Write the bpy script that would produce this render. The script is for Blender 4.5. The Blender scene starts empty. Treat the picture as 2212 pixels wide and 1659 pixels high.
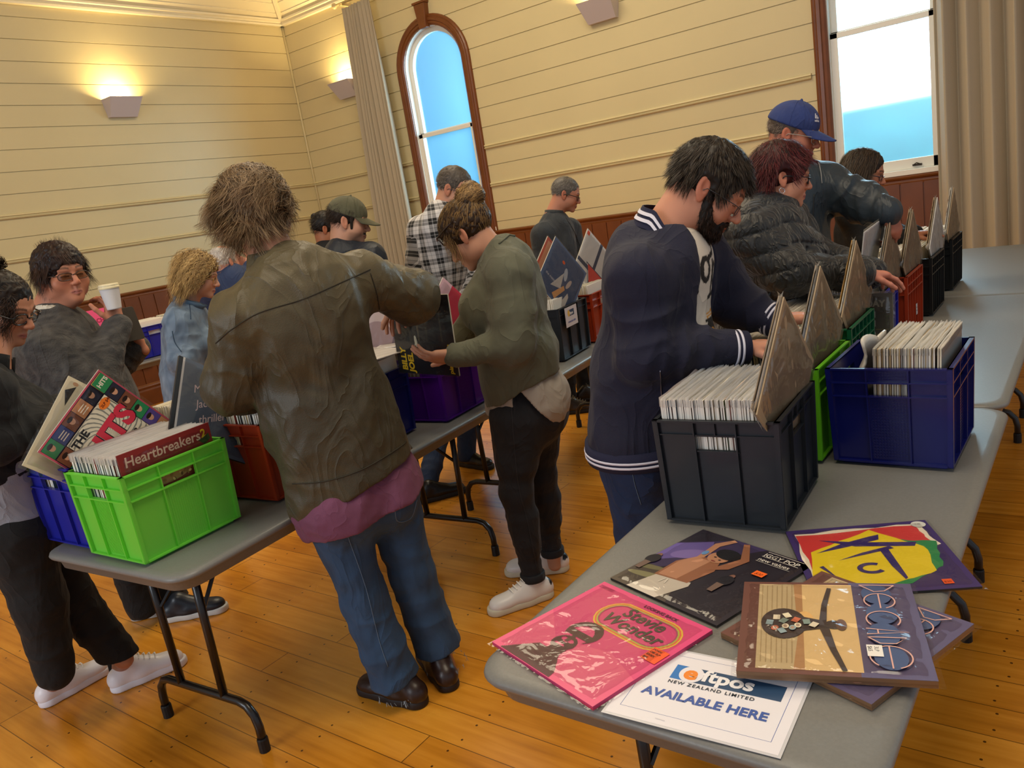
import bpy, math, random
import numpy as np
from mathutils import Vector, Matrix, noise as mnoise
from mathutils.bvhtree import BVHTree
random.seed(7); rng = np.random.default_rng(7)
SC = bpy.context.scene
COL = SC.collection
PI = math.pi
# ---------------------------------------------------------------- camera
CAMF, PITCH, ROLL, YAW, EYE = 1705.75, .228816, -.162574, -.667798, 1.625
_cp, _sp = math.cos(PITCH), math.sin(PITCH)
_fw = np.array([math.sin(YAW)*_cp, math.cos(YAW)*_cp, -_sp])
_r0 = np.array([math.cos(YAW), -math.sin(YAW), 0.])
_u0 = np.cross(_r0, _fw)
_c, _s = math.cos(ROLL), math.sin(ROLL)
CAMM = np.array([_c*_r0+_s*_u0, -_s*_r0+_c*_u0, _fw])
cam_data = bpy.data.cameras.new('camera'); cam = bpy.data.objects.new('camera', cam_data); COL.objects.link(cam)
cam_data.sensor_fit = 'HORIZONTAL'; cam_data.sensor_width = 36.0; cam_data.lens = CAMF/2212*36.0
cam_data.clip_start = .05; cam_data.clip_end = 200
m = Matrix.Identity(4)
for i in range(3):
    m[i][0] = CAMM[0][i]; m[i][1] = CAMM[1][i]; m[i][2] = -CAMM[2][i]
m[2][3] = EYE
cam.matrix_world = m
SC.camera = cam
# ---------------------------------------------------------------- colour management, world, big lights
SC.view_settings.view_transform = 'Standard'; SC.view_settings.look = 'None'
SC.view_settings.gamma = 1; SC.view_settings.use_curve_mapping = False
SC.view_settings.exposure = -0.20
w = bpy.data.worlds.new('overcast_sky'); SC.world = w; w.use_nodes = True
wb = w.node_tree.nodes['Background']; wb.inputs[0].default_value = (.78, .88, 1.0, 1); wb.inputs[1].default_value = .62
SC.cycles.use_denoising = True
SC.cycles.max_bounces = 7; SC.cycles.transparent_max_bounces = 14
SC.cycles.sample_clamp_indirect = 6
try: SC.cycles.blur_glossy = .6
except Exception: pass
SC.cycles.caustics_reflective = False; SC.cycles.caustics_refractive = False

def area(name, loc, look, size, power, color, sizey=None, spread=None):
    L = bpy.data.lights.new(name, 'AREA'); L.energy = power; L.color = color; L.size = size
    if sizey: L.shape = 'RECTANGLE'; L.size_y = sizey
    if spread: L.spread = spread
    o = bpy.data.objects.new(name, L); COL.objects.link(o)
    o.location = loc
    o.rotation_euler = (Vector(look)-Vector(loc)).to_track_quat('-Z', 'Y').to_euler()
    return o
YB, XA = 7.475, -8.724            # window wall, end wall
# open sky beyond the two tall windows, daylight from the hall's windows behind the camera, warm pendants above
area('window_daylight', (-1.52, YB+1.5, 3.15), (-1.9, 2.2, .6), 1.7, 380, (.84, .94, 1.0), 2.5)
area('arched_window_daylight', (-6.3, YB+2.3, 5.2), (-4.6, 2.6, .3), 1.6, 110, (.6, .82, 1.0), 1.6)
area('lane_daylight', (-4.75, YB+1.35, 2.9), (-8.7, 4.4, 1.9), 1.8, 480, (.74, .87, 1.0), 2.2)
area('hall_window_light', (-3.2, -4.2, 2.9), (-6.2, 4.2, 1.2), 2.4, 170, (.86, .93, 1.0), 2.6)
area('pendant_light', (-4.2, 4.6, 5.2), (-4.2, 4.6, 0), 2.2, 145, (1.0, .86, .62), 2.2)
area('pendant_light', (-.6, 1.6, 5.2), (-.6, 1.6, 0), 2.2, 135, (1.0, .87, .66), 2.2)

# ---------------------------------------------------------------- projection of photo points onto real planes
def ray(x, y):
    return np.array([(x-1106)/CAMF, -(y-829.5)/CAMF, 1.0]) @ CAMM
def onz(x, y, z):
    d = ray(x, y); t = (z-EYE)/d[2]; return np.array([d[0]*t, d[1]*t, z])
def J(px, py, D):
    d = ray(px, py); t = D/math.hypot(d[0], d[1]); return np.array([d[0]*t, d[1]*t, EYE+d[2]*t])

# ---------------------------------------------------------------- materials
def lin(c):
    if isinstance(c, str):
        c = c.lstrip('#'); c = ''.join(q*2 for q in c) if len(c) == 3 else c; c = [int(c[i:i+2], 16)/255 for i in (0, 2, 4)]
        c = [(v/12.92 if v <= .04045 else ((v+.055)/1.055)**2.4) for v in c]
    return (c[0], c[1], c[2], 1.0)
MATS = {}
def M(name, col='#808080', rough=.6, metal=0, bump=None, var=None, trans=0, spec=.5, sheen=0, coat=0, attr=None, emit=None, alpha=None, sss=0, ior=1.45, wrink=None):
    """principled material; bump=(scale, strength, kind) ; var=(scale, amount) mottles the colour; attr=name uses a colour attribute"""
    if name in MATS: return MATS[name]
    mt = bpy.data.materials.new(name); mt.use_nodes = True; MATS[name] = mt
    nt = mt.node_tree; N = nt.nodes; Lk = nt.links
    b = N['Principled BSDF']
    b.inputs['Base Color'].default_value = lin(col)
    b.inputs['Roughness'].default_value = rough; b.inputs['Metallic'].default_value = metal
    b.inputs['Specular IOR Level'].default_value = spec; b.inputs['IOR'].default_value = ior
    if sheen: b.inputs['Sheen Weight'].default_value = sheen; b.inputs['Sheen Roughness'].default_value = .5
    if coat: b.inputs['Coat Weight'].default_value = coat; b.inputs['Coat Roughness'].default_value = .12
    if trans: b.inputs['Transmission Weight'].default_value = trans
    if sss:
        b.inputs['Subsurface Weight'].default_value = sss; b.inputs['Subsurface Radius'].default_value = (.012, .005, .003)
        b.inputs['Subsurface Scale'].default_value = .6
    if alpha is not None: b.inputs['Alpha'].default_value = alpha
    if emit: b.inputs['Emission Color'].default_value = lin(emit[0]); b.inputs['Emission Strength'].default_value = emit[1]
    csock = None
    if attr:
        a = N.new('ShaderNodeAttribute'); a.attribute_name = attr; csock = a.outputs['Color']
    if var:
        tc = N.new('ShaderNodeTexCoord'); n = N.new('ShaderNodeTexNoise'); n.inputs['Scale'].default_value = var[0]
        n.inputs['Detail'].default_value = 5
        Lk.new(tc.outputs['Object'], n.inputs['Vector'])
        mr = N.new('ShaderNodeMapRange'); mr.inputs[1].default_value = .3; mr.inputs[2].default_value = .7
        mr.inputs[3].default_value = 1-var[1]; mr.inputs[4].default_value = 1+var[1]
        Lk.new(n.outputs[0], mr.inputs[0])
        vm = N.new('ShaderNodeVectorMath'); vm.operation = 'SCALE'
        if csock: Lk.new(csock, vm.inputs[0])
        else: vm.inputs[0].default_value = lin(col)[:3]
        Lk.new(mr.outputs[0], vm.inputs['Scale']); csock = vm.outputs[0]
    if csock: Lk.new(csock, b.inputs['Base Color'])
    if bump:
        tc = N.new('ShaderNodeTexCoord')
        kind = bump[2] if len(bump) > 2 else 'noise'
        if kind == 'noise':
            n = N.new('ShaderNodeTexNoise'); n.inputs['Scale'].default_value = bump[0]; n.inputs['Detail'].default_value = 6
        elif kind == 'voronoi':
            n = N.new('ShaderNodeTexVoronoi'); n.inputs['Scale'].default_value = bump[0]
        else:
            n = N.new('ShaderNodeTexWave'); n.inputs['Scale'].default_value = bump[0]; n.inputs['Distortion'].default_value = 1.5
        Lk.new(tc.outputs['Object'], n.inputs['Vector'])
        bp = N.new('ShaderNodeBump'); bp.inputs['Strength'].default_value = bump[1]; bp.inputs['Distance'].default_value = .004
        Lk.new(n.outputs[0], bp.inputs['Height']); Lk.new(bp.outputs[0], b.inputs['Normal'])
        if wrink:                                                     # broader cloth creases under the weave
            mp = N.new('ShaderNodeMapping'); mp.inputs['Scale'].default_value = (1, 1, .55); mp.inputs['Rotation'].default_value = (.5, .35, 0); Lk.new(tc.outputs['Object'], mp.inputs[0])
            n2 = N.new('ShaderNodeTexNoise'); n2.inputs['Scale'].default_value = wrink[0]; n2.inputs['Detail'].default_value = 2.5; n2.inputs['Distortion'].default_value = 1.1; Lk.new(mp.outputs[0], n2.inputs['Vector'])
            a1 = N.new('ShaderNodeMath'); a1.operation = 'SUBTRACT'; a1.inputs[1].default_value = .5; Lk.new(n2.outputs[0], a1.inputs[0])
            a2 = N.new('ShaderNodeMath'); a2.operation = 'ABSOLUTE'; Lk.new(a1.outputs[0], a2.inputs[0])
            a3 = N.new('ShaderNodeMath'); a3.operation = 'POWER'; a3.inputs[1].default_value = .6; Lk.new(a2.outputs[0], a3.inputs[0])
            b2 = N.new('ShaderNodeBump'); b2.inputs['Strength'].default_value = .8; b2.inputs['Distance'].default_value = wrink[1]; b2.invert = True
            Lk.new(a3.outputs[0], b2.inputs['Height']); Lk.new(b2.outputs[0], bp.inputs['Normal'])
    return mt

# ---------------------------------------------------------------- mesh building
class MB:
    """collects shapes and links them as ONE mesh object"""
    def __init__(s): s.v = []; s.f = []; s.m = []; s.n = 0
    def add(s, v, f, mi=0):
        v = np.asarray(v, float).reshape(-1, 3)
        s.v.append(v); s.f += [tuple(int(i)+s.n for i in q) for q in f]; s.m += [mi]*len(f); s.n += len(v); return s
    def box(s, x0, x1, y0, y1, z0, z1, mi=0, X=None):
        v = np.array([(x, y, z) for x in (x0, x1) for y in (y0, y1) for z in (z0, z1)], float)
        if X is not None: v = X(v)
        return s.add(v, [(0, 1, 3, 2), (4, 6, 7, 5), (0, 4, 5, 1), (2, 3, 7, 6), (0, 2, 6, 4), (1, 5, 7, 3)], mi)
    def tube(s, pts, r, n=8, mi=0, cap=True, closed=False):
        P = np.asarray(pts, float); k = len(P); r = np.broadcast_to(np.asarray(r, float), (k,))
        T = np.roll(P, -1, 0)-np.roll(P, 1, 0)
        if not closed: T[0] = P[1]-P[0]; T[-1] = P[-1]-P[-2]
        T /= np.linalg.norm(T, axis=1)[:, None]+1e-12
        u = np.cross(T[0], (0, 0, 1.)); u = u if np.linalg.norm(u) > .1 else np.cross(T[0], (1., 0, 0)); u /= np.linalg.norm(u)
        V = []
        for i in range(k):
            u = u-T[i]*(u@T[i]); u /= np.linalg.norm(u)+1e-12; w_ = np.cross(T[i], u)
            for j in range(n):
                a = 2*PI*j/n; V.append(P[i]+r[i]*(math.cos(a)*u+math.sin(a)*w_))
        F = []
        for i in range(k if closed else k-1):
            for j in range(n):
                a, b = i*n+j, i*n+(j+1) % n; c, d = ((i+1) % k)*n+(j+1) % n, ((i+1) % k)*n+j
                F.append((a, b, c, d))
        if cap and not closed: F += [tuple(range(n))[::-1], tuple((k-1)*n+j for j in range(n))]
        return s.add(V, F, mi)
    def lathe(s, prof, n=20, mi=0, X=None, cap=True):
        V = [(r*math.cos(2*PI*j/n), r*math.sin(2*PI*j/n), z) for r, z in prof for j in range(n)]
        F = [(i*n+j, i*n+(j+1) % n, (i+1)*n+(j+1) % n, (i+1)*n+j) for i in range(len(prof)-1) for j in range(n)]
        if cap: F += [tuple(range(n))[::-1], tuple((len(prof)-1)*n+j for j in range(n))]
        V = np.array(V, float)
        if X is not None: V = X(V)
        return s.add(V, F, mi)
    def prism(s, poly, z0, z1, mi=0, X=None):
        k = len(poly); V = np.array([(x, y, z0) for x, y in poly]+[(x, y, z1) for x, y in poly], float)
        F = [tuple(range(k))[::-1], tuple(range(k, 2*k))]+[(i, (i+1) % k, (i+1) % k+k, i+k) for i in range(k)]
        if X is not None: V = X(V)
        return s.add(V, F, mi)
    def sweep(s, prof, path, mi=0, closed=False):
        """prof: (a,b) offsets; path: list of (point, A, B) frames"""
        k = len(prof); V = [p+a*A+b*B for p, A, B in path for a, b in prof]; n = len(path)
        F = [(i*k+j, i*k+(j+1) % k, ((i+1) % n)*k+(j+1) % k, ((i+1) % n)*k+j) for i in range(n if closed else n-1) for j in range(k)]
        if not closed: F += [tuple(range(k))[::-1], tuple((n-1)*k+j for j in range(k))]
        return s.add(V, F, mi)
    def obj(s, name, mats, parent=None, loc=None, rot=None, smooth=False, origin=None, bevel=0, recalc=True):
        me = bpy.data.meshes.new(name)
        V = np.concatenate(s.v) if s.v else np.zeros((0, 3))
        if origin is None and parent is not None and loc is None and parent.get('_o') is not None: origin = parent['_o']
        if origin is not None: V = V-np.asarray(origin)
        me.from_pydata(V.tolist(), [], s.f)
        if not isinstance(mats, (list, tuple)): mats = [mats]
        for mm in mats: me.materials.append(mm)
        if len(mats) > 1: me.polygons.foreach_set('material_index', s.m)
        if smooth: me.polygons.foreach_set('use_smooth', [True]*len(me.polygons))
        if recalc and len(me.polygons) < 40000:
            import bmesh
            bm = bmesh.new(); bm.from_mesh(me); bmesh.ops.recalc_face_normals(bm, faces=bm.faces); bm.to_mesh(me); bm.free()
        o = bpy.data.objects.new(name, me); COL.objects.link(o)
        if parent is not None: o.parent = parent
        if loc is not None: o.location = loc
        elif origin is not None and parent is None: o.location = origin
        if rot is not None: o.rotation_euler = rot if not isinstance(rot, (int, float)) else (0, 0, rot)
        if bevel:
            md = o.modifiers.new('bevel', 'BEVEL'); md.width = bevel; md.segments = 2; md.limit_method = 'ANGLE'; md.angle_limit = math.radians(40)
        return o
def tag(o, label=None, cat=None, group=None, kind=None):
    if label: o['label'] = label
    if cat: o['category'] = cat
    if group: o['group'] = group
    if kind: o['kind'] = kind
    return o
def empty(name, loc, rz=0, label=None, cat=None, group=None):
    o = bpy.data.objects.new(name, None); COL.objects.link(o); o.location = loc; o.rotation_euler = (0, 0, rz); o.empty_display_size = .1
    return tag(o, label, cat, group)
def copy_tree(o, parent=None):
    c = o.copy(); COL.objects.link(c); c.parent = parent
    for ch in list(o.children): copy_tree(ch, c)
    return c
def wtag(o): return tag(o, kind='structure')
FONTN = [0]
def text_mesh(body, size, align='LEFT', ext=.0003, shear=0, spacing=1, bold=0):
    """2D lettering as plain arrays (verts, faces) in the xy plane"""
    cu = bpy.data.curves.new('lettering', 'FONT'); cu.body = body; cu.size = size; cu.align_x = align; cu.extrude = ext
    cu.shear = shear; cu.space_character = spacing; cu.offset = bold; cu.resolution_u = 3
    ob = bpy.data.objects.new('lettering_tmp', cu); COL.objects.link(ob)
    dg = bpy.context.evaluated_depsgraph_get(); me = ob.evaluated_get(dg).to_mesh()
    V = np.array([v.co[:] for v in me.vertices]); F = [tuple(p.vertices) for p in me.polygons]
    ob.evaluated_get(dg).to_mesh_clear(); bpy.data.objects.remove(ob); bpy.data.curves.remove(cu)
    return V, F
# ================================================================ ROOM
def wood_floor():
    mt = bpy.data.materials.new('varnished_floorboards'); mt.use_nodes = True; nt = mt.node_tree; N = nt.nodes; L = nt.links
    b = N['Principled BSDF']
    tc = N.new('ShaderNodeTexCoord'); sep = N.new('ShaderNodeSeparateXYZ'); L.new(tc.outputs['Object'], sep.inputs[0])
    def math_(op, a, bb=None, c=None):
        n = N.new('ShaderNodeMath'); n.operation = op
        for i, v in enumerate((a, bb, c)):
            if v is None: continue
            if isinstance(v, (int, float)): n.inputs[i].default_value = v
            else: L.new(v, n.inputs[i])
        return n.outputs[0]
    W = .1345                                              # boards run along x
    yb = math_('DIVIDE', sep.outputs[1], W); row = math_('FLOOR', yb); fy = math_('FRACT', yb)
    wn = N.new('ShaderNodeTexWhiteNoise'); wn.noise_dimensions = '1D'; L.new(row, wn.inputs['W'])
    xo = math_('MULTIPLY_ADD', wn.outputs[0], 7.0, sep.outputs[0]); xb = math_('DIVIDE', xo, 3.1); xr = math_('FLOOR', xb); fx = math_('FRACT', xb)
    idn = N.new('ShaderNodeTexWhiteNoise'); idn.noise_dimensions = '2D'
    cmb = N.new('ShaderNodeCombineXYZ'); L.new(row, cmb.inputs[0]); L.new(xr, cmb.inputs[1]); L.new(cmb.outputs[0], idn.inputs['Vector'])
    # grain
    mp = N.new('ShaderNodeMapping'); mp.inputs['Scale'].default_value = (1.2, 16, 1); L.new(tc.outputs['Object'], mp.inputs[0])
    ns = N.new('ShaderNodeTexNoise'); ns.inputs['Scale'].default_value = 2.2; ns.inputs['Detail'].default_value = 6; L.new(mp.outputs[0], ns.inputs['Vector'])
    ns2 = N.new('ShaderNodeTexNoise'); ns2.inputs['Scale'].default_value = 2.2; ns2.inputs['Detail'].default_value = 3; L.new(tc.outputs['Object'], ns2.inputs['Vector'])
    t = math_('ADD', math_('MULTIPLY', ns.outputs[0], .45), math_('MULTIPLY', idn.outputs[0], .16)); t = math_('ADD', t, math_('MULTIPLY', ns2.outputs[0], .45))
    cr = N.new('ShaderNodeValToRGB'); e = cr.color_ramp.elements
    e[0].position = .28; e[0].color = lin('#94580f'); e[1].position = .72; e[1].color = lin('#e09a34')
    x = cr.color_ramp.elements.new(.50); x.color = lin('#c67f20')
    L.new(t, cr.inputs[0])
    # gaps between boards
    d1 = math_('MINIMUM', fy, math_('SUBTRACT', 1.0, fy)); g1 = math_('LESS_THAN', d1, .011)
    d2 = math_('MINIMUM', fx, math_('SUBTRACT', 1.0, fx)); g2 = math_('LESS_THAN', d2, .0006)
    gap = math_('MAXIMUM', g1, g2)
    # nail holes in pairs on a joist grid
    jx = math_('FRACT', math_('DIVIDE', math_('ADD', sep.outputs[0], math_('MULTIPLY', wn.outputs[0], .03)), .46))
    ax = math_('MULTIPLY', math_('SUBTRACT', jx, .5), .46)
    def dot(off):
        ay = math_('MULTIPLY', math_('SUBTRACT', fy, off), W)
        return math_('LESS_THAN', math_('SQRT', math_('ADD', math_('MULTIPLY', ax, ax), math_('MULTIPLY', ay, ay))), .0042)
    dots = math_('MAXIMUM', dot(.22), dot(.78))
    mx = N.new('ShaderNodeMix'); mx.data_type = 'RGBA'; L.new(math_('MAXIMUM', math_('MULTIPLY', gap, .78), math_('MULTIPLY', dots, .9)), mx.inputs[0])
    L.new(cr.outputs[0], mx.inputs[6]); mx.inputs[7].default_value = lin('#2c1606')
    L.new(mx.outputs[2], b.inputs['Base Color'])
    rr = math_('MULTIPLY_ADD', ns2.outputs[0], .16, .17); L.new(rr, b.inputs['Roughness'])
    bp = N.new('ShaderNodeBump'); bp.inputs['Strength'].default_value = .35; bp.inputs['Distance'].default_value = .002
    h = math_('SUBTRACT', math_('MULTIPLY', ns.outputs[0], .25), gap); L.new(h, bp.inputs['Height']); L.new(bp.outputs[0], b.inputs['Normal'])
    return mt
PAINT = M('cream_wall_paint', '#cfc093', .42, bump=(60, .05), var=(1.3, .03))
WHITEP = M('white_ceiling_paint', '#efe4c4', .5)
SASHP = M('white_sash_paint', '#e9e6da', .35)
RIMU = M('brown_varnished_timber', '#6f3d1a', .34, bump=(30, .08), var=(7, .12))
RIMU2 = M('wainscot_timber', '#6e3c1b', .4, bump=(25, .08), var=(5, .14))
# floor
wtag(MB().box(XA-.1, 5.5, -5, YB+.1, -.06, 0).obj('floor', wood_floor()))
# wall openings: (centre x, half width, sill z, springing z, arched)
WINS = [(-6.285, .445, 1.33, 3.23), (-1.52, .415, 1.33, 3.23)]
def opening(z):
    out = []
    for c, r, z0, zs in WINS:
        if z < z0 or z > zs+r: continue
        h = r if z < zs else math.sqrt(max(0, r*r-(z-zs)**2))
        out.append((c-h, c+h))
    return out
PITCHB = .2115
def board_profile(z0, z1):
    """(z, depth) rows of horizontal boards with a shadow groove each"""
    rows = [(z0, 0.0)]; k = math.ceil((z0-.117)/PITCHB)
    while True:
        z = .117+k*PITCHB
        if z > z1-.02: break
        if z > z0+.02: rows += [(z-.006, 0.0), (z-.0055, .010), (z+.001, .010), (z+.0015, -.002)]
        k += 1
    rows += [(z1, 0.0)]; return rows
def fine(rows, step=.03):
    out = [rows[0]]
    for a, b in zip(rows, rows[1:]):
        n = max(1, int((b[0]-a[0])/step))
        for i in range(1, n+1):
            t = i/n; out.append((a[0]+(b[0]-a[0])*t, a[1]+(b[1]-a[1])*t))
    return out
ZTOP = 4.32
mb = MB(); rows = fine(board_profile(1.25, ZTOP))
for (za, da), (zb, db) in zip(rows, rows[1:]):
    xs = XA; segs = []
    for a, b in opening((za+zb)/2): segs.append((xs, a)); xs = b
    segs.append((xs, 3.5))
    for a, b in segs: mb.add([(a, YB+da, za), (b, YB+da, za), (b, YB+db, zb), (a, YB+db, zb)], [(0, 1, 2, 3)])
# thickness behind, split round the windows
for a, b in ((XA, -6.95), (-5.62, -2.15), (-.9, 3.5)): mb.box(a, b, YB+.03, YB+.12, 0, ZTOP)
for c, r_ in ((-6.285, .445), (-1.52, .415)): mb.box(c-.7, c-r_, YB+.03, YB+.12, 1.27, 3.24); mb.box(c+r_, c+.7, YB+.03, YB+.12, 1.27, 3.24); mb.box(c-.7, c+.7, YB+.03, YB+.12, 0, 1.32); mb.box(c-.7, c+.7, YB+.03, YB+.12, 3.8, ZTOP)
wtag(mb.obj('wall_back', PAINT, recalc=False))
mb = MB(); rows = board_profile(1.25, ZTOP)
for (za, da), (zb, db) in zip(rows, rows[1:]):
    mb.add([(XA-da, -5, za), (XA-da, YB, za), (XA-db, YB, zb), (XA-db, -5, zb)], [(0, 1, 2, 3)])
mb.box(XA-.12, XA-.03, -5, YB, 0, ZTOP)
# a few butt joints between board ends on the end wall
for yy, k in ((4.87, 13), (4.63, 8)):
    z0 = .117+k*PITCHB; mb.box(XA-.004, XA+.0006, yy, yy+.002, z0, z0+PITCHB-.006)
wtag(mb.obj('wall_left', PAINT, recalc=False))
# mouldings: two rails round the room, picture corner bead, cornice
RAILP = [(0, 0), (.012, .002), (.024, .010), (.026, .018), (.014, .022), (.016, .030), (.026, .036), (.022, .046), (.010, .052), (0, .054)]
def rail_b(z, x0, x1, prof=RAILP, mt=PAINT, name='trim_1'):
    fr = [(np.array([x, YB, z]), np.array([0, -1., 0]), np.array([0, 0, 1.])) for x in (x0, x1)]
    return wtag(MB().sweep(prof, fr).obj(name, mt))
def rail_a(z, y0, y1, prof=RAILP, mt=PAINT, name='trim_2'):
    fr = [(np.array([XA, y, z]), np.array([1., 0, 0]), np.array([0, 0, 1.])) for y in (y0, y1)]
    return wtag(MB().sweep(prof, fr).obj(name, mt))
n = 1
for z in (2.20, 1.775):
    for a, b in ((XA, -6.85), (-5.72, -2.085), (-.955, 3.5)):
        rail_b(z, a, b, name='trim_%d' % n); n += 1
    rail_a(z, -5, YB, name='trim_%d' % n); n += 1
CORN = [(0, 0), (.05, 0), (.055, .02), (.035, .03), (.05, .05), (.07, .06), (.07, .08), (0, .09)]
rail_b(ZTOP-.07, XA, 3.5, CORN, WHITEP, 'trim_%d' % n); n += 1
rail_a(ZTOP-.07, -5, YB, CORN, WHITEP, 'trim_%d' % n); n += 1
wtag(MB().tube([(XA+.012, YB-.012, 1.25), (XA+.012, YB-.012, ZTOP-.06)], .016, 10).obj('trim_%d' % n, PAINT, smooth=True)); n += 1
# wainscot: vertical tongue-and-groove boards under a moulded cap, skirting below
CAP = [(0, 0), (.014, 0), (.018, .02), (.014, .035), (.03, .05), (.034, .062), (.028, .072), (.006, .078), (0, .078)]
def wains(axis, a0, a1, name):
    mb = MB(); w_ = .178; x = a0
    while x < a1:
        x1 = min(a1, x+w_); g = .006
        for (p, q, d) in ((x+g, x1-g, .016), (x1-g, x1+g, .006)):
            if axis == 'b': mb.box(p, q, YB-d, YB+.02, .2, 1.25)
            else: mb.box(XA-.02, XA+d, p, q, .2, 1.25)
        x = x1
    return wtag(mb.obj(name, RIMU2, recalc=False))
wains('b', XA, 3.5, 'trim_%d' % n); n += 1
wains('a', -5, YB, 'trim_%d' % n); n += 1
rail_b(1.21, XA, 3.5, CAP, RIMU, 'trim_%d' % n); n += 1
rail_a(1.21, -5, YB, CAP, RIMU, 'trim_%d' % n); n += 1
SKIRT = [(0, 0), (.03, 0), (.03, .17), (.024, .19), (.03, .20), (.036, .215), (.03, .23), (.016, .245), (0, .25)]
fr = [(np.array([x, YB, 0.]), np.array([0, -1., 0]), np.array([0, 0, 1.])) for x in (XA, 3.5)]
wtag(MB().sweep(SKIRT, fr).obj('baseboard_back', RIMU))
fr = [(np.array([XA, y, 0.]), np.array([1., 0, 0]), np.array([0, 0, 1.])) for y in (-5, YB)]
wtag(MB().sweep(SKIRT, fr).obj('baseboard_left', RIMU))
# ceiling: lined slopes rising from both walls to a flat centre, with hip battens
CH, CR = 1.1, 1.7
mb = MB()
A = np.array([XA, -5, ZTOP]); B = np.array([XA, YB, ZTOP]); C_ = np.array([3.5, YB, ZTOP])
a = np.array([XA+CR, -5, ZTOP+CH]); b = np.array([XA+CR, YB-CR, ZTOP+CH]); c = np.array([3.5, YB-CR, ZTOP+CH]); d = np.array([3.5, -5, ZTOP+CH])
def lined(p0, p1, q0, q1, k):
    nrm = np.cross(p1-p0, q0-p0); nrm /= np.linalg.norm(nrm)
    if nrm[2] < 0: nrm = -nrm
    for i in range(k):
        t0, t1 = i/k, (i+1)/k-.012
        P = lambda t: (p0+(q0-p0)*t, p1+(q1-p1)*t)
        u0, u1 = P(t0); v0, v1 = P(t1); w0, w1 = P((i+1)/k)
        mb.add([u0, u1, v1, v0], [(0, 1, 2, 3)]); mb.add([v0+nrm*.01, v1+nrm*.01, w1+nrm*.01, w0+nrm*.01], [(0, 1, 2, 3)])
        mb.add([v0, v1, v1+nrm*.01, v0+nrm*.01], [(0, 1, 2, 3)])
lined(A, B, a, b, 14); lined(B, C_, b, c, 14)
mb.add([a, b, c, d], [(0, 1, 2, 3)])
wtag(mb.obj('ceiling', WHITEP, recalc=False))
dh = (b-B)
wtag(MB().tube([B-np.array([-.02, .02, 0])-dh*0, b], .035, 6).obj('trim_%d' % n, WHITEP)); n += 1

# windows
def frosted():
    mt = bpy.data.materials.new('frosted_window_glass'); mt.use_nodes = True; nt = mt.node_tree; N = nt.nodes; L = nt.links
    N.clear(); out = N.new('ShaderNodeOutputMaterial')
    tr = N.new('ShaderNodeBsdfTransparent'); tr.inputs[0].default_value = (.62, .88, 1, 1)
    tl = N.new('ShaderNodeBsdfTranslucent'); tl.inputs[0].default_value = (.30, .62, .85, 1)
    gl = N.new('ShaderNodeBsdfGlossy'); gl.inputs['Roughness'].default_value = .25
    rf = N.new('ShaderNodeBsdfRefraction'); rf.inputs['IOR'].default_value = 1.12; rf.inputs['Roughness'].default_value = .42; rf.inputs[0].default_value = (.62, .88, 1, 1)
    m0 = N.new('ShaderNodeMixShader'); m0.inputs[0].default_value = .62; L.new(tr.outputs[0], m0.inputs[1]); L.new(rf.outputs[0], m0.inputs[2])
    m1 = N.new('ShaderNodeMixShader'); m1.inputs[0].default_value = .16; L.new(m0.outputs[0], m1.inputs[1]); L.new(tl.outputs[0], m1.inputs[2])
    m2 = N.new('ShaderNodeMixShader'); m2.inputs[0].default_value = .04; L.new(m1.outputs[0], m2.inputs[1]); L.new(gl.outputs[0], m2.inputs[2])
    L.new(m2.outputs[0], out.inputs[0]); return mt
FROST = frosted()
ARCP = [(0, 0), (0, .018), (.018, .03), (.04, .028), (.048, .038), (.075, .04), (.085, .03), (.10, .034), (.115, .024), (.122, .0)]
def arch_path(c, r, z0, zs, y, k=26):
    P = []
    P.append((np.array([c-r, y, z0]), np.array([-1., 0, 0]), np.array([0, -1., 0])))
    for i in range(k+1):
        t = PI-PI*i/k; P.append((np.array([c+r*math.cos(t), y, zs+r*math.sin(t)]), np.array([math.cos(t), 0, math.sin(t)]), np.array([0, -1., 0])))
    P.append((np.array([c+r, y, z0]), np.array([1., 0, 0]), np.array([0, -1., 0])))
    return P
HWM = M('dark_window_hardware', '#3a3026', .4, metal=.6)
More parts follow.
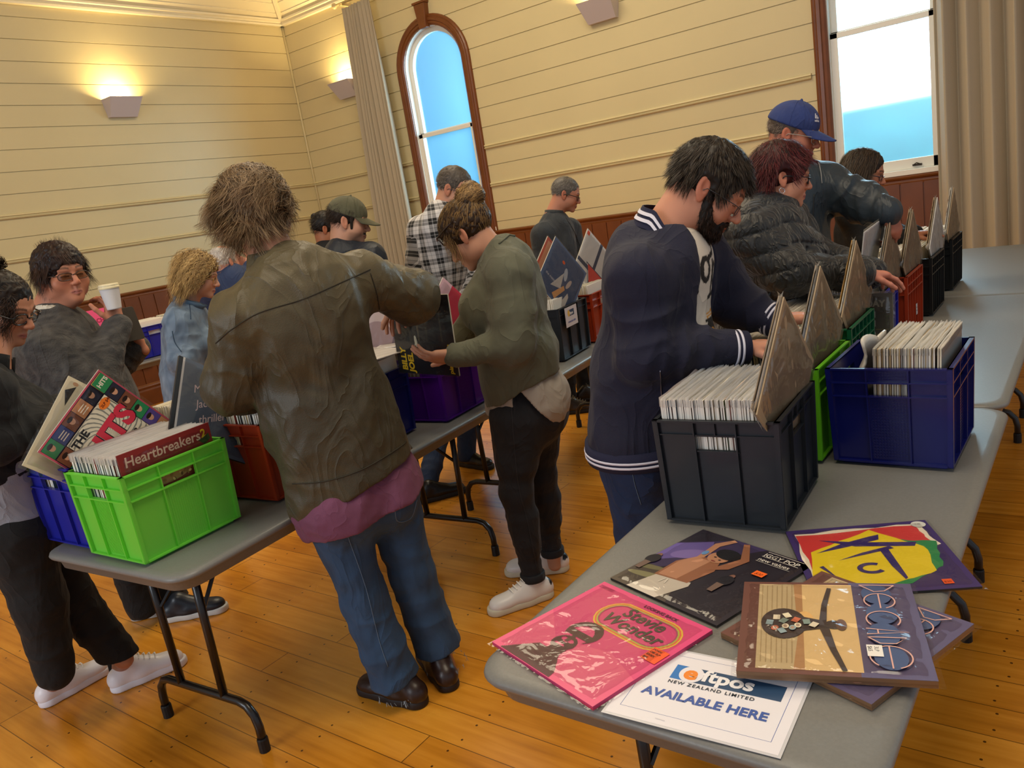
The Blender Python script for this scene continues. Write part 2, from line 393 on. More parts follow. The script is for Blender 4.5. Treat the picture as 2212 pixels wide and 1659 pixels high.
for i, (c, r, z0, zs) in enumerate(WINS):
    root = wtag(empty('window_%d' % (i+1), (c, YB, z0))); o0 = (c, YB, z0); root['_o'] = o0
    mb = MB().sweep(ARCP, arch_path(c, r-.005, 1.285, zs, YB-.001))
    mb.obj('architrave', RIMU, root)
    kt = MB().add([(c-.055, YB, zs+r-.03), (c+.055, YB, zs+r-.03), (c+.085, YB, zs+r+.235), (c-.085, YB, zs+r+.235)]+[(c-.05, YB-.07, zs+r-.035), (c+.05, YB-.07, zs+r-.035), (c+.08, YB-.075, zs+r+.225), (c-.08, YB-.075, zs+r+.225)], [(0, 1, 2, 3), (4, 7, 6, 5), (0, 4, 5, 1), (1, 5, 6, 2), (2, 6, 7, 3), (3, 7, 4, 0)])
    kt.box(c-.095, c+.095, YB-.085, YB, zs+r+.225, zs+r+.25)
    kt.obj('keystone', RIMU, root, bevel=.004)
    # reveal and sashes
    mb = MB().sweep([(0, 0), (.02, 0), (.02, -.16), (0, -.16)], arch_path(c, r-.012, z0, zs, YB))
    mb.obj('reveal', SASHP, root)
    mb = MB().sweep([(0, -.07), (-.055, -.07), (-.055, -.11), (0, -.11)], arch_path(c, r-.01, 2.50, zs, YB))
    mb.box(c-r+.01, c+r-.01, YB+.07, YB+.11, 2.50, 2.545)
    mb.obj('upper_sash', SASHP, root, bevel=.003)
    mb = MB()
    for s_ in (-1, 1): mb.box(c+s_*(r-.01)-(.06 if s_ > 0 else 0), c+s_*(r-.01)+(.06 if s_ < 0 else 0), YB+.03, YB+.068, z0, 2.53)
    mb.box(c-r+.01, c+r-.01, YB+.03, YB+.068, z0, z0+.085); mb.box(c-r+.01, c+r-.01, YB+.03, YB+.068, 2.485, 2.53)
    mb.obj('lower_sash', SASHP, root, bevel=.003)
    mb = MB(); P = [p for p, _, _ in arch_path(c, r-.06, 2.53, zs, YB+.09)]
    mb.add(P, [tuple(range(len(P)))])
    mb.obj('pane', FROST, root, recalc=False)
    mb = MB().add([(c-r+.06, YB+.05, z0+.08), (c+r-.06, YB+.05, z0+.08), (c+r-.06, YB+.05, 2.49), (c-r+.06, YB+.05, 2.49)], [(0, 1, 2, 3)])
    mb.obj('pane', FROST, root, recalc=False)
    MB().box(c-r-.11, c+r+.11, YB-.03, YB+.03, 1.285, 1.33).obj('sill', SASHP, root, bevel=.004)
    mb = MB().box(c+.19, c+.26, YB+.012, YB+.03, z0+.02, z0+.035).tube([(c+.20, YB+.01, z0+.03), (c+.225, YB-.01, z0+.045), (c+.25, YB+.01, z0+.03)], .005, 6)
    mb.obj('sash_lift', HWM, root)
# what shows, softly, through the frosted panes
OUTW = M('weatherboards_across_the_lane', '#3f93b8', .8, var=(1.1, .22)); OUTH = M('hedge_leaf', '#2f8f9c', .9, var=(2.0, .3), bump=(6, 1.0))
wtag(MB().box(-11, -4.2, YB+3.2, YB+3.5, -.5, 6.2).obj('wall_outside', OUTW))
xs = np.linspace(-4, 3, 29); zs_ = np.array([2.02+.10*math.sin(x*1.7)+.06*math.sin(x*4.1+1) for x in xs])
mb = MB()
for i in range(28):
    mb.add([(xs[i], YB+2.4, -.5), (xs[i+1], YB+2.4, -.5), (xs[i+1], YB+3.05, zs_[i+1]), (xs[i], YB+3.05, zs_[i]), (xs[i+1], YB+4, zs_[i+1]+.1), (xs[i], YB+4, zs_[i]+.1)], [(0, 1, 2, 3), (3, 2, 4, 5)])
tag(mb.obj('hedge', OUTH, smooth=True), 'blurred blue green hedge seen through the frosted pane of the square window', 'hedge', kind='stuff')

# curtains
CLOTH = M('oatmeal_curtain_linen', '#b3a58c', .85, bump=(160, .25), sheen=.2)
def curtain(x0, x1, xb0, xb1, ztop, zbot, folds, amp, lab, name='curtain', y=YB-.16):
    nx, nz = folds*10, 26; mb = MB(); V = []
    for j in range(nz+1):
        t = j/nz; z = ztop+(zbot-ztop)*t; a = x0+(xb0-x0)*t; b = x1+(xb1-x1)*t
        for i in range(nx+1):
            u = i/nx; ph = u*folds*2*PI+.5*math.sin(u*9+1)+.25*math.sin(t*3+u*5)
            k = amp*(.55+.45*min(1, t*3))*(1+.35*math.sin(u*folds*1.3+2))
            V.append((a+(b-a)*u+.008*math.sin(ph*2), y+k*math.sin(ph)+.012*math.sin(u*7+t*4), z))
    F = [(j*(nx+1)+i, j*(nx+1)+i+1, (j+1)*(nx+1)+i+1, (j+1)*(nx+1)+i) for j in range(nz) for i in range(nx)]
    mb.add(V, F)
    o = mb.obj(name, CLOTH, smooth=True, origin=((x0+x1)/2, y, zbot), recalc=False)
    sd = o.modifiers.new('thickness', 'SOLIDIFY'); sd.thickness = .004
    return tag(o, lab, 'curtain')
curtain(-7.43, -6.93, -7.62, -6.88, 4.13, .05, 9, .045, 'oatmeal linen curtain gathered beside the arched window, left of its brown frame')
curtain(-1.13, .75, -1.13, .80, 4.15, .05, 13, .075, 'oatmeal linen curtain hanging in deep folds at the right end of the window wall')
ROD = M('cream_curtain_pole', '#cdb98a', .4)
for x0, x1, lab in ((-7.50, -5.6, 'cream curtain pole with ball end above the arched window'), (-2.2, 1.0, 'cream curtain pole above the square-topped daylight window and folded curtain')):
    r_ = empty('curtain_rod', (x0, YB-.16, 4.19), 0, lab, 'curtain rod'); r_['_o'] = (x0, YB-.16, 4.19)
    MB().tube([(x0, YB-.16, 4.19), (x1, YB-.16, 4.19)], .016, 12).obj('pole', ROD, r_, smooth=True)
    MB().lathe([(.0, -.035), (.02, -.03), (.035, -.01), (.035, .01), (.02, .03), (.014, .04), (.016, .055)], 14, X=lambda v: np.stack([x0-.03+v[:, 2], YB-.16+v[:, 1], 4.19+v[:, 0]], 1)).obj('finial', ROD, r_, smooth=True)
    MB().box(x0+.06, x0+.09, YB-.17, YB, 4.17, 4.20).obj('bracket', ROD, r_)

# wall uplighters
SCM = M('white_wall_lamp_metal', '#c9bfc0', .45)
BULB = M('warm_lamp_glow', '#ffffff', .5, emit=('#ffd27a', 22))
def sconce(pt, nrm, lab):
    nrm = np.array(nrm, float); t = np.cross((0, 0, 1.), nrm); o = np.array(pt, float)
    root = empty('wall_lamp', pt, 0, lab, 'wall lamp', 'wedge wall uplighters'); root['_o'] = pt
    def P(a, b, c): return o+t*a+nrm*b+np.array([0, 0, c])
    mb = MB(); w1, w0 = .185, .155; hz = .095; dt, db = .20, .055; th = .004
    # front plate slopes outward, two triangular cheeks, bottom plate
    mb.add([P(-w0, db, -hz), P(w0, db, -hz), P(w1, dt, hz), P(-w1, dt, hz), P(-w0, db-th, -hz), P(w0, db-th, -hz), P(w1, dt-th, hz), P(-w1, dt-th, hz)], [(0, 1, 2, 3), (7, 6, 5, 4), (3, 2, 6, 7)])
    for s_ in (-1, 1): mb.add([P(s_*w0, 0, -hz), P(s_*w0, db, -hz), P(s_*w1, dt, hz), P(s_*w1, 0, hz), P(s_*(w0-th), 0, -hz), P(s_*(w0-th), db, -hz), P(s_*(w1-th), dt, hz), P(s_*(w1-th), 0, hz)], [(0, 1, 2, 3), (7, 6, 5, 4), (2, 6, 7, 3)])
    mb.add([P(-w0, 0, -hz), P(w0, 0, -hz), P(w0, db, -hz), P(-w0, db, -hz)], [(0, 1, 2, 3)])
    mb.obj('shade', SCM, root, recalc=False)
    MB().tube([P(-.06, .075, .0), P(.06, .075, .0)], .012, 8).obj('bulb', BULB, root)
    L = bpy.data.lights.new('lamp_light', 'AREA'); L.energy = 19; L.color = (1, .74, .34); L.size = .14; L.spread = math.radians(150)
    lo = bpy.data.objects.new('lamp_light', L); COL.objects.link(lo); lo.parent = root
    lo.location = Vector(nrm*.095)+Vector((0, 0, .03)); lo.rotation_euler = (Vector((0, 0, 1))-Vector(nrm)*.28).to_track_quat('-Z', 'Y').to_euler()
    return root
sconce((XA, 4.97, 3.245), (1, 0, 0), 'white wedge wall uplighter glowing on the cream end wall at the left')
sconce((-7.70, YB, 3.26), (0, -1, 0), 'white wedge wall uplighter partly covered by the curtain near the room corner')
sconce((-4.01, YB, 3.245), (0, -1, 0), 'white wedge wall uplighter between the two tall windows, cut by the top of the photo')
# power socket and cable duct low on the end wall
# ================================================================ FOLDING TABLES
TOPM = M('grey_moulded_table_plastic', '#777774', .40, bump=(230, .08), var=(160, .05))
LEGM = M('black_powder_coated_steel', '#17110f', .32, coat=.2)
CAPM = M('black_rubber', '#0d0b0b', .55)
def rrect(w_, l, r, k=6):
    P = []
    for cx, cy, a0 in ((w_/2-r, l/2-r, 0), (-w_/2+r, l/2-r, 90), (-w_/2+r, -l/2+r, 180), (w_/2-r, -l/2+r, 270)):
        for i in range(k+1):
            a = math.radians(a0+90*i/k); P.append((cx+r*math.cos(a), cy+r*math.sin(a)))
    return P
def folding_table(loc, rz, label, L=1.83, W=.755, group='grey folding tables', ztop=.74):
    root = empty('folding_table', (loc[0], loc[1], 0), rz, label, 'table', group)
    mb = MB(); prof = [(-.028, .0), (-.012, -.0015), (-.003, -.006), (0, -.014), (-.004, -.022), (-.020, -.026), (-.026, -.058), (-.038, -.062)]
    base = rrect(W, L, .075, 7); rings = []
    for ins, dz in prof:
        s_ = [(x*(W/2+ins)/(W/2), y*(L/2+ins)/(L/2)) for x, y in base]; rings.append([(x, y, ztop+dz) for x, y in s_])
    k = len(base); V = [p for r_ in rings for p in r_]
    F = [(i*k+j, i*k+(j+1) % k, (i+1)*k+(j+1) % k, (i+1)*k+j) for i in range(len(prof)-1) for j in range(k)]
    F += [tuple(range(k)), tuple((len(prof)-1)*k+j for j in range(k))[::-1]]
    mb.add(V, F); o = mb.obj('table_top', TOPM, root, loc=(0, 0, 0)); 
    for p in o.data.polygons: p.use_smooth = len(p.vertices) == 4
    for s_ in (-1, 1):
        y0 = s_*(L/2-.20)
        mb = MB(); r = .0145
        zb = .17; bar = [(-.262, .012), (-.262, .09), (-.252, .13), (-.225, .16), (-.19, zb), (0, zb), (.19, zb), (.225, .16), (.252, .13), (.262, .09), (.262, .012)]
        mb.tube([(x, y0, z) for x, z in bar], r, 10)
        for q in (-.115, .115): mb.tube([(q, y0, zb), (q*1.12, y0, ztop-.05)], r*.95, 10)
        mb.tube([(-.16, y0, ztop-.052), (.16, y0, ztop-.052)], .012, 8)
        lg = mb.obj('leg_frame', LEGM, root, loc=(0, 0, 0), smooth=True)
        for q in (-.262, .262):
            MB().lathe([(.0185, .0), (.0185, .045), (.017, .05)], 12, X=lambda v: v+np.array([q, y0, 0])).obj('foot_cap', CAPM, lg, loc=(0, 0, 0), smooth=False)
        mb = MB()
        for q in (-.07, .07): mb.tube([(q*1.6, y0, .47), (q*.9, y0-s_*.20, ztop-.055)], .0075, 6)
        mb.box(-.075, .075, y0-s_*.20-.012, y0-s_*.20+.012, ztop-.062, ztop-.05)
        mb.obj('brace', LEGM, root, loc=(0, 0, 0))
    return root
folding_table((-.625, 1.895), 0, 'grey folding table nearest the camera, with loose records and a white notice on it', L=1.825)
folding_table((-.635, 3.785), 0, 'second grey folding table in the right row, behind the navy crate of records', L=1.935)
folding_table((-.65, 5.715), math.radians(.6), 'farthest grey folding table in the right row, empty beside the curtain', L=1.90)
def along(p, ang, d): return (p[0]-math.sin(ang)*d, p[1]+math.cos(ang)*d)
AL = math.radians(4.6); T1 = along((-2.452, .965), AL, .915)
folding_table(T1, AL, 'grey folding table at the left carrying the bright green crate')
AL2 = math.radians(6.3); T2 = (-2.63, 3.76)
folding_table(T2, AL2, 'grey folding table carrying the charcoal crate with a notice, behind the olive jumper')
TW = (-7.19, 3.4)
folding_table(TW, 0, 'grey folding table along the end wall, behind the raised coffee cup', L=1.83)
folding_table((-7.19, 5.3), 0, 'grey folding table by the end wall, near the room corner', L=1.83)
TZ = .7405
# ================================================================ CRATES
def plastic(name, col, rough=.32, tl=0):
    mt = M(name, col, rough, bump=(90, .03), coat=.15)
    if tl:
        nt = mt.node_tree; b = nt.nodes['Principled BSDF']; t = nt.nodes.new('ShaderNodeBsdfTranslucent'); t.inputs[0].default_value = lin(col)
        mx = nt.nodes.new('ShaderNodeMixShader'); mx.inputs[0].default_value = tl
        out = nt.nodes['Material Output']; nt.links.new(b.outputs[0], mx.inputs[1]); nt.links.new(t.outputs[0], mx.inputs[2]); nt.links.new(mx.outputs[0], out.inputs[0])
    return mt
CR_GREEN = plastic('lime_green_crate_plastic', '#92f25c', .35, .45)
CR_LIME = plastic('yellow_green_crate_plastic', '#74d028', .35, .25)
CR_BLUE = plastic('royal_blue_crate_plastic', '#1f2496', .4, .05)
CR_NAVY = plastic('navy_blue_crate_plastic', '#141a63', .22)
CR_RED = plastic('brick_red_crate_plastic', '#a83a1c', .38, .1)
CR_ORNG = plastic('orange_red_crate_plastic', '#dd3c16', .38, .15)
CR_BLK = plastic('black_crate_plastic', '#131a22', .5)
CR_BLK2 = plastic('jet_black_crate_plastic', '#0c0e10', .42)
CR_DGRN = plastic('bottle_green_crate_plastic', '#0e5a3c', .4)
CR_PURP = plastic('purple_crate_plastic', '#5c1c9c', .16, .4)
CW, CD, CHT = .318, .365, .285
def crate(loc, rz, mat, label, style='solid', group='plastic crates of records', cat='crate', name='plastic_crate'):
    """crate with tapered ribbed walls, flanges, hand-hold openings on all four sides"""
    root = empty(name, (loc[0], loc[1], loc[2]), rz, label, cat, group)
    H_ = CHT; mb = MB()
    z1, z2 = H_-.042, H_-.078           # hand-hold band
    def taper(v):
        v = v.copy(); k = .955+.045*(v[:, 2]/H_); v[:, 0] *= k; v[:, 1] *= k; return v
    def side(half, length, ax):
        """wall on +/- ax, built in (u, out, z)"""
        for s_ in (-1, 1):
            def X(v):
                v = taper_pre(v)
                return v
            def T(u0, u1, o0, o1, za, zb):
                a, b = half-o1, half-o0
                if s_ < 0: a, b = -b, -a
                if ax == 'x': mb.box(a, b, u0, u1, za, zb, X=taper)
                else: mb.box(u0, u1, a, b, za, zb, X=taper)
            L2 = length/2; h3 = L2/3; ins = .011
            wt = (ins, ins+.003)
            T(-L2, L2, *wt, 0.012, z2); T(-L2, L2, *wt, z1, H_)
            T(-L2, -h3, *wt, z2, z1); T(h3, L2, *wt, z2, z1)
            T(-L2, L2, 0, ins+.003, H_-.005, H_)                       # rim flange
            if style == 'plain':
                T(-L2, L2, .004, ins, H_-.040, H_-.037)
                T(-h3-.004, h3+.004, .004, ins, z2-.004, z2-.001); T(-h3-.004, h3+.004, .004, ins, z1+.001, z1+.004)
            else:
                T(-L2, L2, 0, ins, z1-.001, z1+.003); T(-L2, L2, 0, ins, z2-.004, z2)
            T(-L2, L2, 0, ins+.003, .010, .015)
            for u in ((-L2+.0015, -h3, h3, L2-.0015) if style != 'grid' else (-L2+.0015, -L2*.62, -h3, 0, h3, L2*.62, L2-.0015)):
                T(u-.0018, u+.0018, .001, ins, .012, H_-.003)
            if style == 'plain':
                T(-.0018, .0018, .004, ins, z1+.003, H_-.004)
            if style == 'dimple':                                      # rows of small raised dots in the middle panel
                for i in range(12):
                    for j in range(22):
                        u = -h3+.010+(2*h3-.02)*i/11; z = .026+j*(.205-.028)/21
                        T(u-.0022, u+.0022, ins-.0025, ins, z-.0022, z+.0022)
                for i in range(12):
                    for j in range(3):
                        u = -h3+.010+(2*h3-.02)*i/11; z = z1+.010+j*.0085
                        T(u-.0022, u+.0022, ins-.0025, ins, z-.0022, z+.0022)
            if style == 'ribbed' :
                for i in range(15):
                    u = -h3+.008+(2*h3-.016)*i/14; T(u-.0012, u+.0012, ins-.0012, ins, .02, z2-.006)
    side(CW/2, CD, 'x'); side(CD/2, CW, 'y')
    mb.box(-CW/2+.012, CW/2-.012, -CD/2+.012, CD/2-.012, .010, .014, X=taper)
    mb.obj('body', mat, root, loc=(0, 0, 0), recalc=False)
    MB().box(-CW/2+.02, CW/2-.02, -CD/2+.02, CD/2-.02, 0, .011, X=taper).obj('base', mat, root, loc=(0, 0, 0))
    return root
def place(ang, org, u, v): return (org[0]+math.cos(ang)*u-math.sin(ang)*v, org[1]+math.sin(ang)*u+math.cos(ang)*v)
# right row: x centre of each, y front
XR = -.79
K_BLK = (XR+.012, 1.905, TZ, math.radians(3.5))
crates = {}
crates['blk'] = crate((K_BLK[0], K_BLK[1], TZ), K_BLK[3], CR_BLK, 'dark grey crate full of white-edged records, nearest crate on the right tables', 'plain')
crates['lime'] = crate((-.812, 2.385, TZ), 0, CR_LIME, 'lime green crate half hidden between the near dark grey crate and the navy crate', 'solid')
crates['navy'] = crate((-.475, 2.395, TZ), math.radians(-1), CR_NAVY, 'navy blue dimpled crate with records leaning to its right side and a folded bag', 'dimple')
crates['dgrn'] = crate((-.85, 2.90, TZ), math.radians(1), CR_DGRN, 'bottle green open-grid crate on the right tables, before a royal blue crate', 'grid')
crates['blu2'] = crate((-.875, 3.465, TZ), math.radians(2), CR_BLUE, 'royal blue crate on the right tables, behind the bottle green one', 'grid')
crates['red3'] = crate((-.86, 3.915, TZ), 0, CR_RED, 'brick red crate in the right row, between the royal blue and black crates', 'grid')
crates['k1'] = crate((-.845, 4.425, TZ), 0, CR_BLK2, 'first black open-grid crate behind the brick red crate in the right row', 'grid')
crates['k2'] = crate((-.85, 5.10, TZ), 0, CR_BLK2, 'last black crate of the right row, nearest the curtain', 'grid')
# left row
crates['lblue'] = crate((-2.755, 1.178, TZ), math.radians(3), CR_BLUE, 'royal blue crate at the left corner of the left table, holding the spiral-patterned album', 'solid')
crates['green'] = crate((-2.433, 1.176, TZ), math.radians(3), CR_GREEN, 'bright green crate with a red album facing out, nearest on the left table', 'ribbed')
crates['lred'] = crate((-2.44, 1.655, TZ), math.radians(5), CR_RED, 'brick red crate with a blue price sticker, behind the bright green crate', 'solid')
crates['ldg'] = crate((-2.79, 1.645, TZ), math.radians(4), CR_DGRN, 'dark green crate of pale records beyond the royal blue crate on the left table', 'solid')
crates['lbk'] = crate((-2.475, 2.085, TZ), math.radians(6), CR_NAVY, 'dark navy crate mostly hidden behind the man in the waxed jacket', 'solid')
crates['purp'] = crate((-2.42, 2.535, TZ), math.radians(6), CR_PURP, 'translucent purple crate in front of the woman in the olive jumper', 'ribbed')
crates['bk2'] = crate((-2.475, 3.555, TZ), math.radians(7), CR_BLK, 'charcoal crate with a small white notice taped to its side', 'plain')
crates['rd2'] = crate((-2.53, 3.99, TZ), math.radians(7), CR_RED, 'brick red crate on the far middle table, beyond the charcoal crate with the notice', 'solid')
crates['rd4'] = crate((-2.62, 4.42, TZ), math.radians(7), CR_ORNG, 'orange red crate at the end of the middle tables, seen past the bearded man', 'solid')
crates['wred'] = crate((-7.05, 2.79, TZ), 0, CR_ORNG, 'orange red crate by the end wall, seen between the two women at left', 'solid')
crates['wblu'] = crate((-7.10, 3.74, TZ), 0, CR_BLUE, 'royal blue crate by the end wall behind the hand with the phone', 'solid')
crates['wrd2'] = crate((-7.16, 4.14, TZ), 0, CR_RED, 'red crate by the end wall, next to the curly-haired woman', 'solid')

# ================================================================ RECORDS
RS = .315
EDGEM = [M('record_edge_%s' % k, c, .7, bump=(300, .1)) for k, c in dict(white='#efe9dd', cream='#e2d8be', grey='#b8b4ae', kraft='#b9a078').items()]
COVC = ['#27313b', '#6b2a22', '#b9a98c', '#41566b', '#1b1b1f', '#8c8f8a', '#5d6b3e', '#c7c2b4', '#7d5a3c', '#2f4f6a', '#a33c30', '#dcd6c8', '#3b3a4a', '#94805c']
COVM = [M('printed_sleeve_card_%d' % i, c, .45, coat=.3) for i, c in enumerate(COVC)]
PLAST = bpy.data.materials.new('clear_plastic_sleeve'); PLAST.use_nodes = True
def _pl(mt, wr=.35, gloss=.045, tint=(.95, .95, .95, 1), rough=.08, scale=14, diff=.05):
    nt = mt.node_tree; N = nt.nodes; L = nt.links; N.clear(); out = N.new('ShaderNodeOutputMaterial')
    t = N.new('ShaderNodeBsdfTransparent'); t.inputs[0].default_value = tint
    g = N.new('ShaderNodeBsdfGlossy'); g.inputs['Roughness'].default_value = rough
    d = N.new('ShaderNodeBsdfTranslucent'); d.inputs[0].default_value = (.9, .9, .9, 1)
    tc = N.new('ShaderNodeTexCoord'); n = N.new('ShaderNodeTexNoise'); n.inputs['Scale'].default_value = scale; n.inputs['Detail'].default_value = 3; n.inputs['Distortion'].default_value = .6
    L.new(tc.outputs['Object'], n.inputs['Vector']); bp = N.new('ShaderNodeBump'); bp.inputs['Strength'].default_value = wr; bp.inputs['Distance'].default_value = .02
    L.new(n.outputs[0], bp.inputs['Height']); L.new(bp.outputs[0], g.inputs['Normal'])
    lw = N.new('ShaderNodeLayerWeight'); lw.inputs[0].default_value = .12
    mr = N.new('ShaderNodeMapRange'); mr.inputs[3].default_value = gloss; mr.inputs[4].default_value = .55; L.new(lw.outputs['Fresnel'], mr.inputs[0]); L.new(bp.outputs[0], lw.inputs['Normal']) if wr > .6 else None
    m0 = N.new('ShaderNodeMixShader'); m0.inputs[0].default_value = diff; L.new(t.outputs[0], m0.inputs[1]); L.new(d.outputs[0], m0.inputs[2])
    m1 = N.new('ShaderNodeMixShader'); L.new(mr.outputs[0], m1.inputs[0]); L.new(m0.outputs[0], m1.inputs[1]); L.new(g.outputs[0], m1.inputs[2]); L.new(m1.outputs[0], out.inputs[0])
_pl(PLAST)
PLAST2 = bpy.data.materials.new('worn_plastic_sleeve'); PLAST2.use_nodes = True; _pl(PLAST2, .8, .13, (.88, .88, .87, 1), .14, 9, .26)
MOUTH = bpy.data.materials.new('milky_bag_mouth'); MOUTH.use_nodes = True; _pl(MOUTH, .5, .05, (.93, .93, .92, 1), .2, 30, .62)
# a handful of record meshes; thin card sleeve, open edge a little splayed, inside its clear outer bag
def record_mesh(k):
    r_ = random.Random(k); mb = MB(); th = r_.choice([.0032, .0035, .0037, .0039]); s_ = RS/2
    y0, y1, z0, z1 = -s_, s_, 0, RS
    e = 1
    mb.add([(-th/2, y0, z0), (-th/2, y1, z0), (-th/2, y1, z1), (-th/2, y0, z1)], [(0, 1, 2, 3)], 0)
    mb.add([(th/2, y0, z0), (th/2, y1, z0), (th/2, y1, z1), (th/2, y0, z1)], [(3, 2, 1, 0)], 0)
    mb.add([(-th/2, y0, z0), (th/2, y0, z0), (th/2, y0, z1), (-th/2, y0, z1), (-th/2, y1, z0), (th/2, y1, z0), (th/2, y1, z1), (-th/2, y1, z1)], [(0, 1, 2, 3), (7, 6, 5, 4), (3, 2, 6, 7), (0, 4, 5, 1)], e)
    # bag: slightly larger, its mouth standing up above the card
    up = r_.uniform(.003, .008); pu = th/2+.0006; sw = r_.uniform(-.003, .003)
    ny = 6
    for sd in (-1, 1):
        V = []
        for i in range(ny+1):
            y = y0-.004+(RS+.008)*i/ny; dz = up+.0018*math.sin(i*2.1+k)
            V += [(pu*sd, y, z1-.018), (pu*.3*sd+sw+.001*math.sin(i*1.7+k), y, z1+dz)]
        mb.add(V, [(2*i, 2*i+2, 2*i+3, 2*i+1) for i in range(ny)], 2)
    me_mats = [COVM[k % len(COVM)], EDGEM[[0, 0, 1, 0, 2, 1, 0, 3][k % 8]], MOUTH]
    o = mb.obj('vinyl_record', me_mats, recalc=False); me = o.data; bpy.data.objects.remove(o); return me
RMESH = [record_mesh(k) for k in range(28)]
# white-edge biased sets for well kept crates, mixed sets for the older stock
SETS = {'white': [k for k in range(28) if k % 8 in (0, 1, 3, 6)], 'mix': list(range(28)), 'dark': [k for k in range(28) if k % 8 in (4, 7, 2)]}
def fill(key, n, x0, x1, label, group, sets='mix', lean=0.0, zoff=.016, jit=1, dy=0):
    c = crates[key]; R = c.matrix_basis; ks = SETS[sets]; a = c.rotation_euler[2]
    for i in range(n):
        x = x0+(x1-x0)*(i+.5)/n
        o = bpy.data.objects.new('vinyl_record', RMESH[random.choice(ks)]); COL.objects.link(o)
        px, py = place(a, (c.location[0], c.location[1]), x, dy+random.uniform(-.005, .005)*jit)
        o.location = (px, py, c.location[2]+zoff+random.uniform(0, .0022)*jit)
        o.rotation_euler = (0, lean+random.uniform(-.006, .006)*jit, a+random.uniform(-.006, .006)*jit)
        o.scale = (min(1.35, (x1-x0)/n/.00355*.985), 1, 1)
        tag(o, label, 'record', group)
def fill_stuff(specs, label):
    mb = MB()
    mats = COVM[:6]+EDGEM[:4]
    for key, n, x0, x1, ek in specs:
        c = crates[key]; a = c.rotation_euler[2]; ca, sa = math.cos(a), math.sin(a)
        for i in range(n):
            x = x0+(x1-x0)*(i+.5)/n; th = (x1-x0)/n*.36; dz = random.uniform(0, .006); dy = random.uniform(-.004, .004); ln = random.uniform(-.003, .003)
            def X(v):
                v = v.copy(); v[:, 0] += ln*(v[:, 2]/.3); q = v.copy()
                q[:, 0] = c.location[0]+ca*v[:, 0]-sa*v[:, 1]; q[:, 1] = c.location[1]+sa*v[:, 0]+ca*v[:, 1]; q[:, 2] = v[:, 2]+c.location[2]
                return q
            mb.box(x-th, x+th, -RS/2+dy, RS/2+dy, .016+dz, .016+dz+RS, 6+random.choice(ek), X=X)
    return tag(mb.obj('record_rows', mats, recalc=False), label, 'records', kind='stuff')
fill('blk', 62, -.142, .100, 'white-edged sleeved record packed upright in the near dark grey crate', 'records in the near dark grey crate', 'white')
fill('green', 58, -.142, .116, 'white-edged sleeved record packed upright in the bright green crate', 'records in the bright green crate', 'white')
fill('navy', 44, -.045, .122, 'bare card record leaning in the right half of the navy crate', 'records in the navy crate', 'mix', lean=.035, zoff=.018)
fill('lblue', 20, -.142, -.02, 'sleeved record at the back of the royal blue crate on the left table', 'records in the left royal blue crate', 'white')
fill('lred', 40, -.142, .135, 'sleeved record packed upright in the brick red crate on the left table', 'records in the left brick red crate', 'mix')
fill('lime', 34, -.142, .09, 'dark-edged record in the lime crate under the browsing hands', 'records in the lime crate', 'dark')
fill('dgrn', 34, -.142, .10, 'pale-edged record in the bottle green crate of the right row', 'records in the bottle green crate', 'white')
fill_stuff([('blu2', 48, -.142, .10, [0, 0, 1]), ('red3', 48, -.142, .10, [0, 1]), ('k1', 48, -.142, .10, [0, 0, 1]), ('k2', 48, -.142, .10, [0, 1]), ('ldg', 50, -.142, .13, [0, 1]), ('lbk', 40, -.142, .13, [0, 2]),
            ('purp', 50, -.142, .13, [0, 1, 2, 3]), ('bk2', 50, -.142, .12, [0, 0]), ('rd2', 50, -.142, .13, [0, 1]), ('rd4', 40, -.142, .13, [0, 1]), ('wred', 40, -.142, .13, [0, 1]), ('wblu', 40, -.142, .13, [0, 0]), ('wrd2', 40, -.142, .13, [0, 1])],
           'rows of upright records filling the crates farther along the tables')
